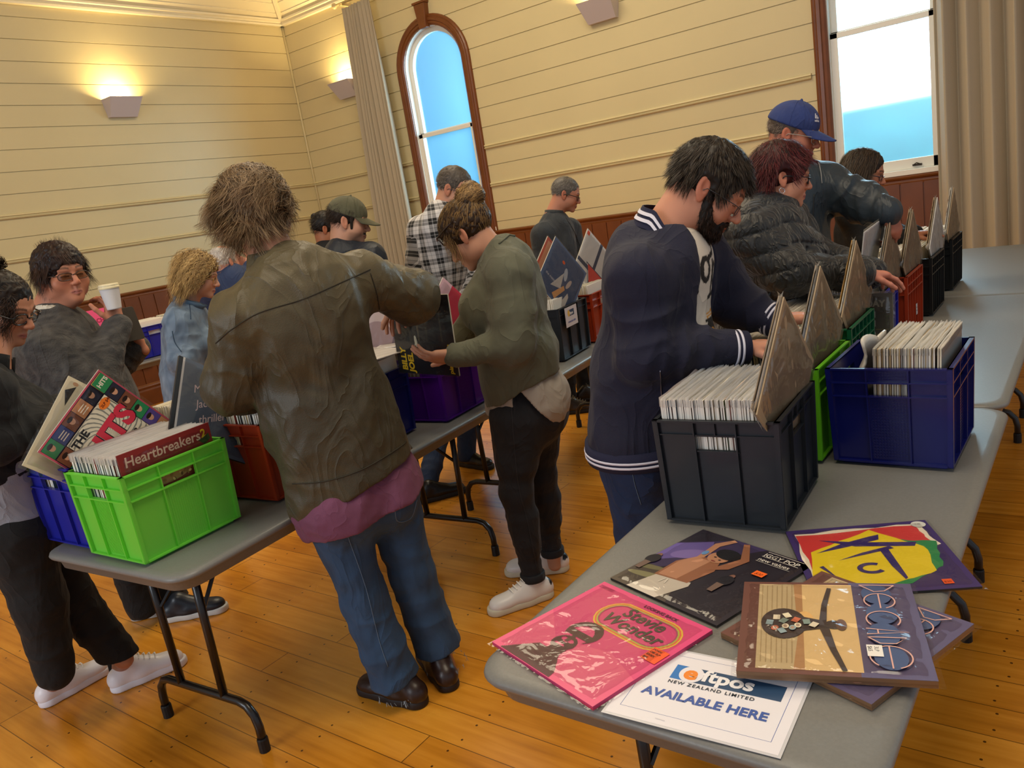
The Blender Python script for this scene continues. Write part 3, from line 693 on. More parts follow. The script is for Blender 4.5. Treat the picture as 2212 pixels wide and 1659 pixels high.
# dividers: records turned corner-up at the end of each crate
DIVM = M('kraft_back_of_old_sleeve', '#a08a6c', .55, var=(6, .25)); DIVM2 = M('stained_board_sleeve', '#8b7862', .5, var=(9, .3)); DIVW = M('white_corner_sleeve', '#cfcfcc', .5, var=(7, .12))
def diamond(loc, rz, lean, mats, label, n=3, bag=PLAST2, s_=RS, cat='record', group=None, tilt=45, fan=.004):
    """corner-up record(s): stands in the yz plane, loc is the lowest corner"""
    root = empty('upturned_record', loc, 0, label, cat, group); root.rotation_euler = (0, 0, rz)
    def X(v, dx=0, extra=0, rot=0):
        t = math.radians(tilt+rot); v = v.copy(); y = v[:, 1]*math.cos(t)-v[:, 2]*math.sin(t); z = v[:, 1]*math.sin(t)+v[:, 2]*math.cos(t)
        x = v[:, 0]+dx+z*(lean+extra); return np.stack([x, y, z], 1)
    for i in range(n):
        d = (i-(n-1)/2)*.006
        MB().box(-.0016, .0016, 0, s_, 0, s_, X=lambda v: X(v, d, fan*(i-(n-1)/2)*2, (i-1)*1.5)).obj('card_sleeve', mats[i % len(mats)], root, loc=(0, 0, 0))
    # crumpled clear outer bag, front and back sheets
    for sd in (-1, 1):
        k = 12; V = []
        for j in range(k+1):
            for i in range(k+1):
                y = -.006+(s_+.012)*i/k; z = -.004+(s_+.018)*j/k
                x = sd*(.006*n/2+.004+.005*math.sin(i*1.9+j*.7+sd)*math.sin(j*1.3+i*.4)*min(1, min(i, k-i, j, k-j)/1.5))
                V.append((x*(1-.8*(j == k)-.8*(i in (0, k))), y, z))
        F = [(j*(k+1)+i, j*(k+1)+i+1, (j+1)*(k+1)+i+1, (j+1)*(k+1)+i) for j in range(k) for i in range(k)]
        MB().add(V, F) .obj('plastic_bag', bag, root, loc=(0, 0, 0), smooth=True) if False else None
        mb = MB(); mb.add(X(np.array(V)), F); mb.obj('plastic_bag', bag, root, loc=(0, 0, 0), smooth=True, recalc=False)
    return root
ZD = 1.292-.4455
for key, y, x, lab, mats, ln in (
    ('blk', 1.905, -.655, 'corner-up kraft brown record in creased plastic, end of the near dark grey crate', [DIVM2, DIVM, DIVM], .04),
    ('lime', 2.395, -.70, 'corner-up grey-brown record in plastic standing at the end of the lime crate', [DIVM2, COVM[4], DIVM], .03),
    ('dgrn', 2.965, -.735, 'corner-up record with a yellow-brown card showing, end of the bottle green crate', [M('mustard_card', '#a87f3a', .6), COVM[7], DIVM], .03),
    ('blu2', 3.62, -.75, 'corner-up record in plastic standing at the end of the royal blue crate, right row', [DIVW, DIVM, DIVM2], .02),
    ('red3', 3.985, -.735, 'corner-up record standing at the end of the brick red crate in the right row', [DIVM, DIVM, DIVM2], .03),
    ('k1', 4.53, -.72, 'corner-up tan record standing at the end of the first black crate, right row', [DIVM, DIVM, DIVW], .03),
    ('k2', 5.10, -.725, 'corner-up white record in the last black crate, nearest the curtain', [DIVW, DIVW, DIVM], .03)):
    diamond((x, y, ZD), 0, ln, mats, lab, group='corner-up marker records')
# ================================================================ SMOOTH BODY SURFACES
vv = lambda *a: np.array(a, float)
def nrm(v): v = np.asarray(v, float); return v/(np.linalg.norm(v)+1e-12)
IMR = _r0.copy(); IMV = np.array([math.sin(YAW), math.cos(YAW), 0])     # image right and view direction on the floor plane
def idir(a):
    """horizontal direction by image angle: 0 = away from camera, 90 = image right, 180 = towards camera, -90 = image left"""
    a = math.radians(a); return IMV*math.cos(a)+IMR*math.sin(a)
def smin(a, b, k):
    if k <= 0: return np.minimum(a, b)
    h = np.maximum(k-np.abs(a-b), 0)/k; return np.minimum(a, b)-h*h*k*.25
def vnoise(P, f, seed=0):
    """cheap smooth noise in [-1,1] from warped sines"""
    r_ = np.random.default_rng(seed); out = 0
    W_ = P*f
    q = np.stack([np.sin(W_[:, 1]*1.3+seed)+W_[:, 2]*.7, np.sin(W_[:, 2]*1.1+2+seed)+W_[:, 0]*.8, np.sin(W_[:, 0]*1.2+4)+W_[:, 1]*.6], 1)
    for i in range(3):
        d = r_.normal(size=3); d /= np.linalg.norm(d); out = out+np.sin((q@d)*2.1+(W_@r_.normal(size=3))*.6+i*1.7)
    return out/3
class SDF:
    def __init__(s): s.ops = []; s.post = []; s.lo = None; s.hi = None
    def _bb(s, pts, r):
        pts = np.asarray(pts); lo = pts.min(0)-r; hi = pts.max(0)+r
        s.lo = lo if s.lo is None else np.minimum(s.lo, lo); s.hi = hi if s.hi is None else np.maximum(s.hi, hi)
    def rc(s, a, b, ra, rb, k=.02, flat=None, op='+', wr=None):
        """tapered limb; flat=(axis, factor) thins it along axis; wr=(amp, wavelength, t0, t1, phase) rings of cloth folds between t0 and t1"""
        a = np.asarray(a, float); b = np.asarray(b, float)
        if op == '+': s._bb([a, b], max(ra, rb)*1.05+(wr[0] if wr else 0))
        s.ops.append(('rc', a, b, ra, rb, k, flat, op, wr)); return s
    def el(s, c, r, R=None, k=.02, op='+'):
        c = np.asarray(c, float); r = np.asarray(r, float)
        if op == '+': s._bb([c], r.max())
        s.ops.append(('el', c, r, R, k, op)); return s
    def cut(s, p, n, k=.0):
        """keep the side the normal points away from"""
        s.ops.append(('cut', np.asarray(p, float), nrm(n), k)); return s
    def ev(s, P):
        D = np.full(len(P), 9.0)
        for o in s.ops:
            if o[0] == 'rc':
                _, a, b, ra, rb, k, flat, op, wr = o; ab = b-a; L2 = ab@ab+1e-9; q = P-a
                t = np.clip(q@ab/L2, 0, 1); q = q-t[:, None]*ab
                if flat is not None:
                    n = nrm(flat[0]); c = q@n; q = q+c[:, None]*n*(1/flat[1]-1)
                d = np.sqrt((q*q).sum(1))-(ra+(rb-ra)*t)
                if wr:
                    amp, lam, t0, t1, ph = wr; L_ = math.sqrt(L2); u = t*L_
                    wgt = np.clip((t-t0)/.12, 0, 1)*np.clip((t1-t)/.12, 0, 1)
                    x = 2*PI*u/lam+ph+2.6*vnoise(P, 7, 3)+1.6*vnoise(P, 17, 5)
                    d = d-amp*wgt*(.35+.65*np.clip(.5+.9*vnoise(P, 6, 11), 0, 1))*.75*(1-1.6*np.abs(np.sin(x/2))**.8)
                if flat is not None: d = d*(.5+.5*flat[1])
            elif o[0] == 'el':
                _, c, r, R, k, op = o; q = P-c
                if R is not None: q = q@R
                k0 = np.sqrt(((q/r)**2).sum(1)); k1 = np.sqrt(((q/r**2)**2).sum(1))+1e-9; d = k0*(k0-1)/k1
            elif o[0] == 'cut':
                _, p, n, k = o; d = (P-p)@n; D = np.maximum(D, d) if k == 0 else -smin(-D, -d, k); continue
            if op == '+': D = smin(D, d, k)
            else: D = -smin(-D, d, k)
        for f in s.post: D = D+f(P)
        return D
def mesh_sdf(s, h=.006, pad=.012, lim=None):
    lo = s.lo-pad; hi = s.hi+pad; B = 5
    if lim is not None: lo = np.maximum(lo, lim[0]); hi = np.minimum(hi, lim[1])
    nb = np.ceil((hi-lo)/(h*B)).astype(int); n = nb*B+1
    cs = [lo[i]+h*B*(np.arange(nb[i])+.5) for i in range(3)]
    G = np.stack(np.meshgrid(*cs, indexing='ij'), -1).reshape(-1, 3)
    dc = s.ev(G).reshape(nb)
    F = np.repeat(np.repeat(np.repeat(dc, B, 0), B, 1), B, 2); F = np.pad(F, ((0, 1),)*3, 'edge').astype(np.float32)
    act = np.abs(dc) < h*B*1.15+.006
    a2 = np.repeat(np.repeat(np.repeat(act, B, 0), B, 1), B, 2); a2 = np.pad(a2, ((0, 1),)*3, 'edge')
    a3 = a2.copy()
    for ax in range(3): a3 |= np.roll(a2, 1, ax)
    ix = np.argwhere(a3); P = lo+ix*h
    vals = np.concatenate([s.ev(P[i:i+400000]) for i in range(0, len(P), 400000)]) if len(P) else np.zeros(0)
    F[a3] = vals
    return surfnet(F, lo, h)
def surfnet(F, lo, h):
    S = F < 0; n = F.shape
    # cells with a sign change
    c = np.zeros((n[0]-1, n[1]-1, n[2]-1), np.int8)
    for i in (0, 1):
        for j in (0, 1):
            for k in (0, 1): c += S[i:n[0]-1+i, j:n[1]-1+j, k:n[2]-1+k]
    cells = np.argwhere((c > 0) & (c < 8)); idx = np.full(c.shape, -1, np.int64); idx[tuple(cells.T)] = np.arange(len(cells))
    acc = np.zeros((len(cells), 3)); cnt = np.zeros(len(cells))
    corners = [(i, j, k) for i in (0, 1) for j in (0, 1) for k in (0, 1)]
    for a in corners:
        for ax in range(3):
            if a[ax]: continue
            b = list(a); b[ax] = 1
            fa = F[cells[:, 0]+a[0], cells[:, 1]+a[1], cells[:, 2]+a[2]]; fb = F[cells[:, 0]+b[0], cells[:, 1]+b[1], cells[:, 2]+b[2]]
            mk = (fa < 0) != (fb < 0); t = np.where(mk, fa/(fa-fb+1e-12), 0)
            p = np.tile(np.array(a, float), (len(cells), 1)); p[:, ax] += t
            acc[mk] += p[mk]; cnt += mk
    V = lo+(cells+acc/cnt[:, None])*h
    Q = []
    for ax in range(3):
        sl0 = [slice(0, n[0]), slice(0, n[1]), slice(0, n[2])]; sl1 = list(sl0); sl0[ax] = slice(0, n[ax]-1); sl1[ax] = slice(1, n[ax])
        ch = S[tuple(sl0)] != S[tuple(sl1)]; e = np.argwhere(ch); u, v = [(1, 2), (2, 0), (0, 1)][ax]
        ok = (e[:, u] > 0) & (e[:, v] > 0) & (e[:, u] < n[u]-1) & (e[:, v] < n[v]-1); e = e[ok]
        if not len(e): continue
        def g(du, dv):
            q = e.copy(); q[:, u] -= du; q[:, v] -= dv; return idx[q[:, 0], q[:, 1], q[:, 2]]
        q = np.stack([g(1, 1), g(0, 1), g(0, 0), g(1, 0)], 1); fl = ~S[e[:, 0], e[:, 1], e[:, 2]]
        q[fl] = q[fl][:, ::-1]; Q.append(q)
    Q = np.concatenate(Q); Q = Q[(Q >= 0).all(1)]
    return V, Q
def np_obj(name, V, Q, mats, parent=None, origin=None, col=None, smooth=True):
    """fast mesh object from arrays (quads), world coordinates, optional per-vertex colour"""
    if origin is None and parent is not None and parent.get('_o') is not None: origin = parent['_o']
    V = np.asarray(V, float)
    Vl = V-np.asarray(origin) if origin is not None else V
    me = bpy.data.meshes.new(name); nq = len(Q); k = Q.shape[1]
    me.vertices.add(len(V)); me.vertices.foreach_set('co', Vl.astype(np.float32).ravel())
    me.loops.add(nq*k); me.loops.foreach_set('vertex_index', Q.astype(np.int32).ravel())
    me.polygons.add(nq); me.polygons.foreach_set('loop_start', np.arange(0, nq*k, k, dtype=np.int32))
    me.update(calc_edges=True); me.validate()
    if smooth: me.polygons.foreach_set('use_smooth', np.ones(len(me.polygons), bool))
    for mm in (mats if isinstance(mats, (list, tuple)) else [mats]): me.materials.append(mm)
    if col is not None:
        at = me.color_attributes.new('Col', 'FLOAT_COLOR', 'POINT'); c4 = np.ones((len(V), 4), np.float32); c4[:, :3] = col; at.data.foreach_set('color', c4.ravel())
    o = bpy.data.objects.new(name, me); COL.objects.link(o)
    if parent is not None: o.parent = parent
    elif origin is not None: o.location = origin
    return o
def cat_mesh(parts):
    """[(V,Q,col)] -> one"""
    n = 0; Vs, Qs, Cs = [], [], []
    for V, Q, c in parts:
        Vs.append(V); Qs.append(Q+n); n += len(V); Cs.append(np.broadcast_to(np.asarray(c, float)[..., :3], (len(V), 3)))
    return np.concatenate(Vs), np.concatenate(Qs), np.concatenate(Cs)
def frame_yz(fwd, up=(0, 0, 1)):
    """columns X right, Y forward, Z up"""
    y = nrm(fwd); x = nrm(np.cross(y, up)); z = np.cross(x, y); return np.stack([x, y, z], 1)
def head_frame(yaw_dir, pitch=0, roll=0):
    R = frame_yz((yaw_dir[0], yaw_dir[1], 0)); c, s_ = math.cos(pitch), math.sin(pitch)
    R = R @ np.array([[1, 0, 0], [0, c, s_], [0, -s_, c]])           # pitch > 0 looks down
    c, s_ = math.cos(roll), math.sin(roll)
    return R @ np.array([[c, 0, s_], [0, 1, 0], [-s_, 0, c]])
def sm(x, a, b): t = np.clip((x-a)/(b-a), 0, 1); return t*t*(3-2*t)
SKINC = {'fair': '#cf9a7c', 'ruddy': '#c98a6c', 'tan': '#b07a56', 'pale': '#d8a88c', 'brown': '#8f5f40'}
def build_head(Hc, R, neck, p):
    """head and neck; local origin between the ears. returns V,Q,colours"""
    s = SDF(); sc = p.get('hs', 1.0); fat = p.get('fat', 0.0); age = p.get('age', 0); fem = p.get('fem', 0)
    E = lambda x, y, z: Hc+R@(np.array([x, y, z])*sc)
    el = lambda c, r, k=.02, op='+', RR=None: s.el(E(*c), np.array(r)*sc, R if RR is None else R@RR, k, op)
    rc = lambda a, b, ra, rb, k=.02, op='+', flat=None: s.rc(E(*a), E(*b), ra*sc, rb*sc, k, flat, op)
    el((0, -.014, .036), (.076, .096, .083)); el((0, .040, .012), (.062, .052, .070), .03); el((0, .034, -.045), (.055+fat*.5, .052, .052), .035)
    el((0, .052, -.078), (.036+fat*.4, .038, .032), .03); el((0, .083, -.098), (.018, .013, .014), .022)
    for q in (-1, 1):
        el((q*(.040+fat*.3), .056, -.032), (.024+fat, .026, .030), .022); el((q*(.046+fat*.6), .010, -.062), (.022+fat, .036, .034), .03)
        rc((q*.012, .090, .024), (q*.042, .078, .025), .0085, .0075, .014)
        el((q*.031, .099, .001), (.016, .014, .0105), .010, '-'); el((q*.031, .0775, .000), (.0135, .0125, .0118), .003)
        rc((q*.018, .0895, -.0005), (q*.044, .082, -.0015), .0022, .002, .003)        # lid edge
        el((q*.0115, .1005, -.034), (.0085, .0095, .0075), .006)
    nl = p.get('nose', 0)
    rc((0, .088, .014), (0, .113+nl, -.027), .0065, .0105, .012); el((0, .112+nl, -.031), (.0105, .010, .009), .006)
    for q in (-1, 1): el((q*.0065, .106, -.0415), (.003, .004, .003), .003, '-')
    rc((0, .096, -.044), (0, .094, -.056), .006, .006, .008)
    rc((-.020, .086, -.0665), (0, .0985, -.0625), .0035, .0052, .005); rc((.020, .086, -.0665), (0, .0985, -.0625), .0035, .0052, .005)
    rc((-.016, .088, -.0715), (0, .0965, -.0735), .0035, .0064, .005); rc((.016, .088, -.0715), (0, .0965, -.0735), .0035, .0064, .005)
    rc((-.021, .094, -.0682), (.021, .094, -.0682), .0014, .0014, .003, '-')
    if age:
        for q in (-1, 1): rc((q*.020, .100, -.036), (q*.030, .088, -.066), .0016*age, .0012*age, .005, '-')
    for q in (-1, 1):                                                # ears
        Re = np.array([[1, 0, 0], [0, math.cos(.25), -math.sin(.25)], [0, math.sin(.25), math.cos(.25)]])@np.array([[math.cos(q*.35), -math.sin(q*.35), 0], [math.sin(q*.35), math.cos(q*.35), 0], [0, 0, 1]])
        el((q*.0805, -.012, -.006), (.0075, .019, .033), .006, '+', Re); el((q*.087, -.008, .001), (.006, .011, .019), .004, '-', Re)
        el((q*.078, -.004, -.033), (.006, .008, .009), .006)
    nb = np.asarray(neck, float); nr = p.get('neck', .056)
    s.rc(E(0, -.022, -.055), nb, nr*.98, nr*1.12, .03); s.rc(E(0, -.035, -.02), nb+R[:, 1]*-.01, nr*.85, nr, .03)
    if fat > .004: s.rc(E(0, .045, -.098), (nb+E(0, 0, -.1))/2+R[:, 1]*.015, .030, .04, .03)
    V, Q = mesh_sdf(s, .0030)
    L = (V-Hc)@R/sc; x, y, z = L.T; ax = np.abs(x)
    base = np.array(lin(p.get('skin', SKINC['fair']))[:3]); C_ = np.tile(base, (len(V), 1))
    def mixc(mask, col): nonlocal C_; m_ = np.clip(mask, 0, 1)[:, None]; C_ = C_*(1-m_)+np.array(col)*m_
    red = base*np.array([1.02, .72, .66])
    mixc(.55*np.exp(-(((ax-.04)/.02)**2+((z+.03)/.022)**2+((y-.075)/.03)**2)), red)
    mixc(.6*np.exp(-((x/.013)**2+((z+.03)/.012)**2))*(y > .09), red); mixc(.6*(ax > .078)*(z < .04)*(z > -.05), red)
    lip = np.array([.42, .13, .11]) if fem else base*np.array([.80, .50, .48])
    mixc(.85*(1-sm(np.sqrt((x/.023)**2+((z+.0682)/.0082)**2), .85, 1.15))*(y > .082), lip)
    mixc(.9*(1-sm(np.abs(z+.0682), .0005, .0018))*(ax < .021)*(y > .085), base*.3)
    brow = np.array(lin(p.get('brow', '#3a2a1c'))[:3])
    mixc(.8*(1-sm(np.abs(z-(.026+.010*np.sin(np.clip((ax-.01)/.04, 0, 1)*2.6)*.5)), .0028, .0058))*(ax > .013)*(ax < .050)*(y > .05), brow)
    mixc(.85*(1-sm(np.abs(z+.0012+.002*((ax-.031)/.014)**2), .0012, .0026))*(np.abs(ax-.031) < .0155)*(y > .07), base*.12)
    st = p.get('stubble', 0)
    if st:
        g = sm(-z, .045, .062)*(y > -.005)*sm(y, 0, .03)+.8*(np.abs(z+.052) < .008)*(ax < .03)*(y > .08)
        mixc(st*np.clip(g, 0, 1), np.array(lin(p.get('stubc', '#4a3a30'))[:3]))
    mu = p.get('moustache')
    if mu: mixc((1-sm(np.sqrt((x/.028)**2+((z+.054)/.0065)**2), .75, 1.1))*(y > .08), np.array(lin(mu)[:3]))
    return V, Q, C_
def strands(Hc, R, sc, roots, dirs, length, seg=9, curl=0, curlf=0, grav=.5, width=.0011, lift=.004, shell=None, seed=0, spread=.25, clump=.55, guides=None, noface=None, ear=False):
    """ribbons of hair combed over the skull. roots in head units; dirs: initial direction field f(P)->dir"""
    width = width*.62; k_ = 1.7; r_ = np.random.default_rng(seed); N0 = len(roots); roots = np.concatenate([roots, roots[r_.integers(0, N0, int(N0*(k_-1)))]+r_.normal(size=(int(N0*(k_-1)), 3))*.003]); guides = guides or max(8, N0//14)
    N_ = len(roots); P = roots.copy(); P0 = P.copy()
    Ls = length*(1+r_.uniform(-spread, spread, N_)); step = Ls/seg
    c0 = np.array([0, -.012, .036]); rad = np.array([.079, .099, .087]) if shell is None else np.array(shell)
    off = r_.uniform(0, 1, N_)**1.5*lift; ph = r_.uniform(0, 2*PI, N_); jit = r_.normal(size=(N_, 3))*.18
    pts = [P.copy()]
    d = dirs(P)+jit; d /= np.linalg.norm(d, axis=1)[:, None]
    for i in range(seg):
        q = (P-c0)/rad; n = q/rad; n /= np.linalg.norm(n, axis=1)[:, None]
        t = (i+1)/seg
        d2 = dirs(P)+jit*1.0; d2 /= np.linalg.norm(d2, axis=1)[:, None]
        d = d*.45+d2*.55
        if grav: d = d+np.array(GRAVL)*grav*t
        if curl:
            bt = np.cross(n, d); a = ph+curlf*i; d = d+curl*(np.cos(a)[:, None]*bt+np.sin(a)[:, None]*n*.6)
        rr = np.sqrt((q**2).sum(1)); dn = (d*n).sum(1)
        near = rr < 1.0+off/.085+.04
        d = np.where((near & (dn < 0))[:, None], d-dn[:, None]*n, d); d /= np.linalg.norm(d, axis=1)[:, None]+1e-9
        P = P+d*step[:, None]
        q = (P-c0)/rad; rr = np.sqrt((q**2).sum(1)); tgt = 1+off/.085
        k = np.where(rr < tgt, tgt/np.maximum(rr, 1e-6), 1.0); P = c0+(P-c0)*k[:, None]
        pts.append(P.copy())
    A = np.stack(pts, 1)                                           # N,seg+1,3
    G_ = guides or max(8, N_//16)
    if clump and N_ > 60:                                           # locks: strands gather on a guide towards the tip
        gi = r_.choice(N_, G_, replace=False); dd_ = ((roots[:, None]-roots[gi][None])**2).sum(2); gn = gi[dd_.argmin(1)]
        t_ = (np.linspace(0, 1, seg+1)**.8)[None, :, None]*clump*r_.uniform(.6, 1.1, (N_, 1, 1)); A = A*(1-t_)+(A[gn]+(roots-roots[gn])[:, None]*.25)*t_
        q = (A-c0)/rad; rr = np.sqrt((q**2).sum(2)); k_ = np.where(rr < 1.005, 1.005/np.maximum(rr, 1e-6), 1.0); A = c0+(A-c0)*k_[:, :, None]
    keep = np.ones(N_, bool)
    if noface:
        x_, y_, z_ = A[..., 0], A[..., 1], A[..., 2]; keep &= ~((y_ > noface[0]) & (z_ < noface[1]) & (np.abs(x_) < .075)).any(1)
    if ear:
        x_, y_, z_ = A[..., 0], A[..., 1], A[..., 2]; keep &= ~((np.abs(y_+.008) < .024) & (np.abs(z_+.006) < .034) & (np.abs(x_) > .06)).any(1)
    A = A[keep]; N_ = len(A)
    T = np.gradient(A, axis=1); nn = (A-c0)/rad**2; S_ = np.cross(T, nn); S_ /= np.linalg.norm(S_, axis=2)[:, :, None]+1e-9
    S_ = S_+.6*np.repeat(r_.normal(size=(N_, 1, 3)), seg+1, 1)*.5; S_ /= np.linalg.norm(S_, axis=2)[:, :, None]+1e-9
    tp = np.linspace(1, 0, seg+1)**.6; w_ = width*tp[None, :, None]*r_.uniform(.7, 1.4, (N_, 1, 1))
    V = np.stack([A-S_*w_, A+S_*w_], 2).reshape(-1, 3)
    k = (seg+1)*2; b = (np.arange(N_)*k)[:, None]+np.arange(seg)[None]*2
    Q = np.stack([b, b+1, b+3, b+2], 2).reshape(-1, 4)
    tone = np.repeat(r_.uniform(0, 1, N_), k)
    return Hc+(V*sc)@R.T, Q, tone, np.tile(np.repeat(np.linspace(0, 1, seg+1), 2), N_)
GRAVL = (0, 0, -1)
def skull_pts(N_, mask, seed=1, rad=(.0785, .0985, .0855)):
    r_ = np.random.default_rng(seed); out = []; c0 = np.array([0, -.012, .036])
    while sum(len(o) for o in out) < N_:
        v = r_.normal(size=(N_*2, 3)); v /= np.linalg.norm(v, axis=1)[:, None]; P = c0+v*np.array(rad); out.append(P[mask(P)])
    return np.concatenate(out)[:N_]
def hairline(front=.035, top=.075, side=.0, nape=-.045, earf=.03):
    """hair region of the skull: above the forehead line, behind the temples, down to the nape"""
    def f(P):
        x, y, z = P.T
        zf = np.where(y > .045, top-(.0)*y, np.where(y > earf, np.interp(y, [earf, .045], [side+.02, top]), np.where(y > -.02, np.interp(y, [-.02, earf], [side+.012, side+.0]), np.interp(y, [-.11, -.02], [nape, nape+.012]))))
        return z > zf
    return f
def hair_shell(Hc, R, sc, cfg, h=.004):
    """solid under-layer of the hair"""
    s = SDF(); t = cfg.get('thick', .012)
    E = lambda x, y, z: Hc+R@(np.array([x, y, z])*sc)
    s.el(E(0, -.014, .038), np.array([.077+t, .097+t, .084+t])*sc, R, .01)
    for c, r, k in cfg.get('lumps', []): s.el(E(*c), np.array(r)*sc, R, k)
    # open the face
    for c, r, k in cfg.get('face', [((0, .085, -.03), (.074, .07, .098), .012)]): s.el(E(*c), np.array(r)*sc, R, k, '-')
    for p, n in cfg.get('cuts', [((0, 0, -.05), (0, .2, -1))]): s.cut(E(*p), R@np.array(n, float), .01)
    for q in (-1, 1):
        if cfg.get('ears', 1): s.el(E(q*.09, -.008, -.012), np.array([.02, .024, .036])*sc, R, .006, '-')
    s.post.append(lambda P: .0016*vnoise(P, 60, 3)+cfg.get('rough', .002)*vnoise(P, 130, 9))
    return mesh_sdf(s, h)
def hair_obj(root, Hc, R, sc, colors, shellcfg, sets, name='hair', rough=.5):
    c0, c1 = [np.array(lin(c)[:3]) for c in colors]; parts = []
    if shellcfg is not None:
        V, Q = hair_shell(Hc, R, sc, shellcfg); v = .5+.5*vnoise(V, 45, 5); parts.append((V, Q, (c0*.55)[None]*(1-v[:, None]*.4)+c1[None]*.35*v[:, None]))
    for st in sets:
        V, Q, tone, tt = strands(Hc, R, sc, **st); tip = st.get('shell', None)
        c = c0[None]*(1-tone[:, None])+c1[None]*tone[:, None]; parts.append((V, Q, c))
    V, Q, C_ = cat_mesh(parts)
    return np_obj(name, V, Q, M('hair_strands_%g' % rough, '#ffffff', rough, attr='Col', spec=.35), root, col=C_)
def hand_mesh(wr, fdir, back, side, curls=(.35, .4, .45, .5), thumb=(.5, .2), sc=1.0, spread=.06, skin='#c98f70', bend=None, thumbdir=None):
    """hand at wrist; fdir fingers, back = back-of-hand normal, side=+1 thumb toward +X of (fdir x back)"""
    y = nrm(fdir); z = nrm(np.asarray(back, float)-y*(np.asarray(back, float)@y)); x = np.cross(y, z)*side
    s = SDF(); W_ = lambda a: np.asarray(wr)+(x*a[0]+y*a[1]+z*a[2])*sc
    s.rc(W_((0, -.032, 0)), W_((0, .012, 0)), .024*sc, .026*sc, .02, (z, .78))
    s.rc(W_((.006, .025, 0)), W_((.004, .078, .001)), .033*sc, .037*sc, .02, (z, .42)); s.rc(W_((.018, .02, -.004)), W_((.022, .055, -.008)), .018*sc, .017*sc, .02)
    s.rc(W_((-.018, .02, -.004)), W_((-.024, .066, -.004)), .014*sc, .013*sc, .02)
    fx = (.029, .0095, -.0105, -.029); fl = ((.043, .026, .021), (.048, .030, .022), (.044, .028, .021), (.034, .021, .019)); fr = (.0088, .0090, .0086, .0076); by = (.084, .088, .085, .077)
    for i in range(4):
        p = np.array([fx[i], by[i], 0.]); a = 0; sp = (1.5-i)*spread; cu = curls[i] if not isinstance(curls, (int, float)) else curls; r_ = fr[i]
        s.el(W_((fx[i], by[i]-.003, .002)), np.array([.0105, .011, .0095])*sc, np.stack([x, y, z], 1), .010)
        for j in range(3):
            a += cu*(1.0 if j == 0 else 1.15 if j == 1 else .7); L_ = fl[i][j]
            q = p+np.array([math.sin(sp)*math.cos(a), math.cos(sp)*math.cos(a), -math.sin(a)])*L_
            s.rc(W_(p), W_(q), r_*(1-.06*j)*sc, r_*(.95-.08*j)*sc, .0035); p = q
    p = np.array([.026, .022, -.006]); td = np.array(thumbdir if thumbdir is not None else (.62, .70, -.35)); td = td/np.linalg.norm(td)
    for j, (L_, r0, r1) in enumerate(((.042, .0135, .011), (.032, .0108, .0100), (.026, .0100, .0082))):
        q = p+td*L_; s.rc(W_(p), W_(q), r0*sc, r1*sc, .008 if j == 0 else .004); p = q
        td = td+np.array([-thumb[0]*.5, thumb[1]*.8, -thumb[1]*.3]); td = td/np.linalg.norm(td)
    V, Q = mesh_sdf(s, .0024)
    L_ = (V-np.asarray(wr))@np.stack([x, y, z], 1)/sc; b = np.array(lin(skin)[:3]); kn = np.exp(-((L_[:, 1]-.088)/.008)**2)*(L_[:, 2] > 0)+.5*np.clip((L_[:, 1]-.12)/.04, 0, 1)
    C_ = b[None]*(1-.35*kn[:, None])+np.array([b[0], b[1]*.68, b[2]*.62])[None]*.35*kn[:, None]
    return V, Q, C_
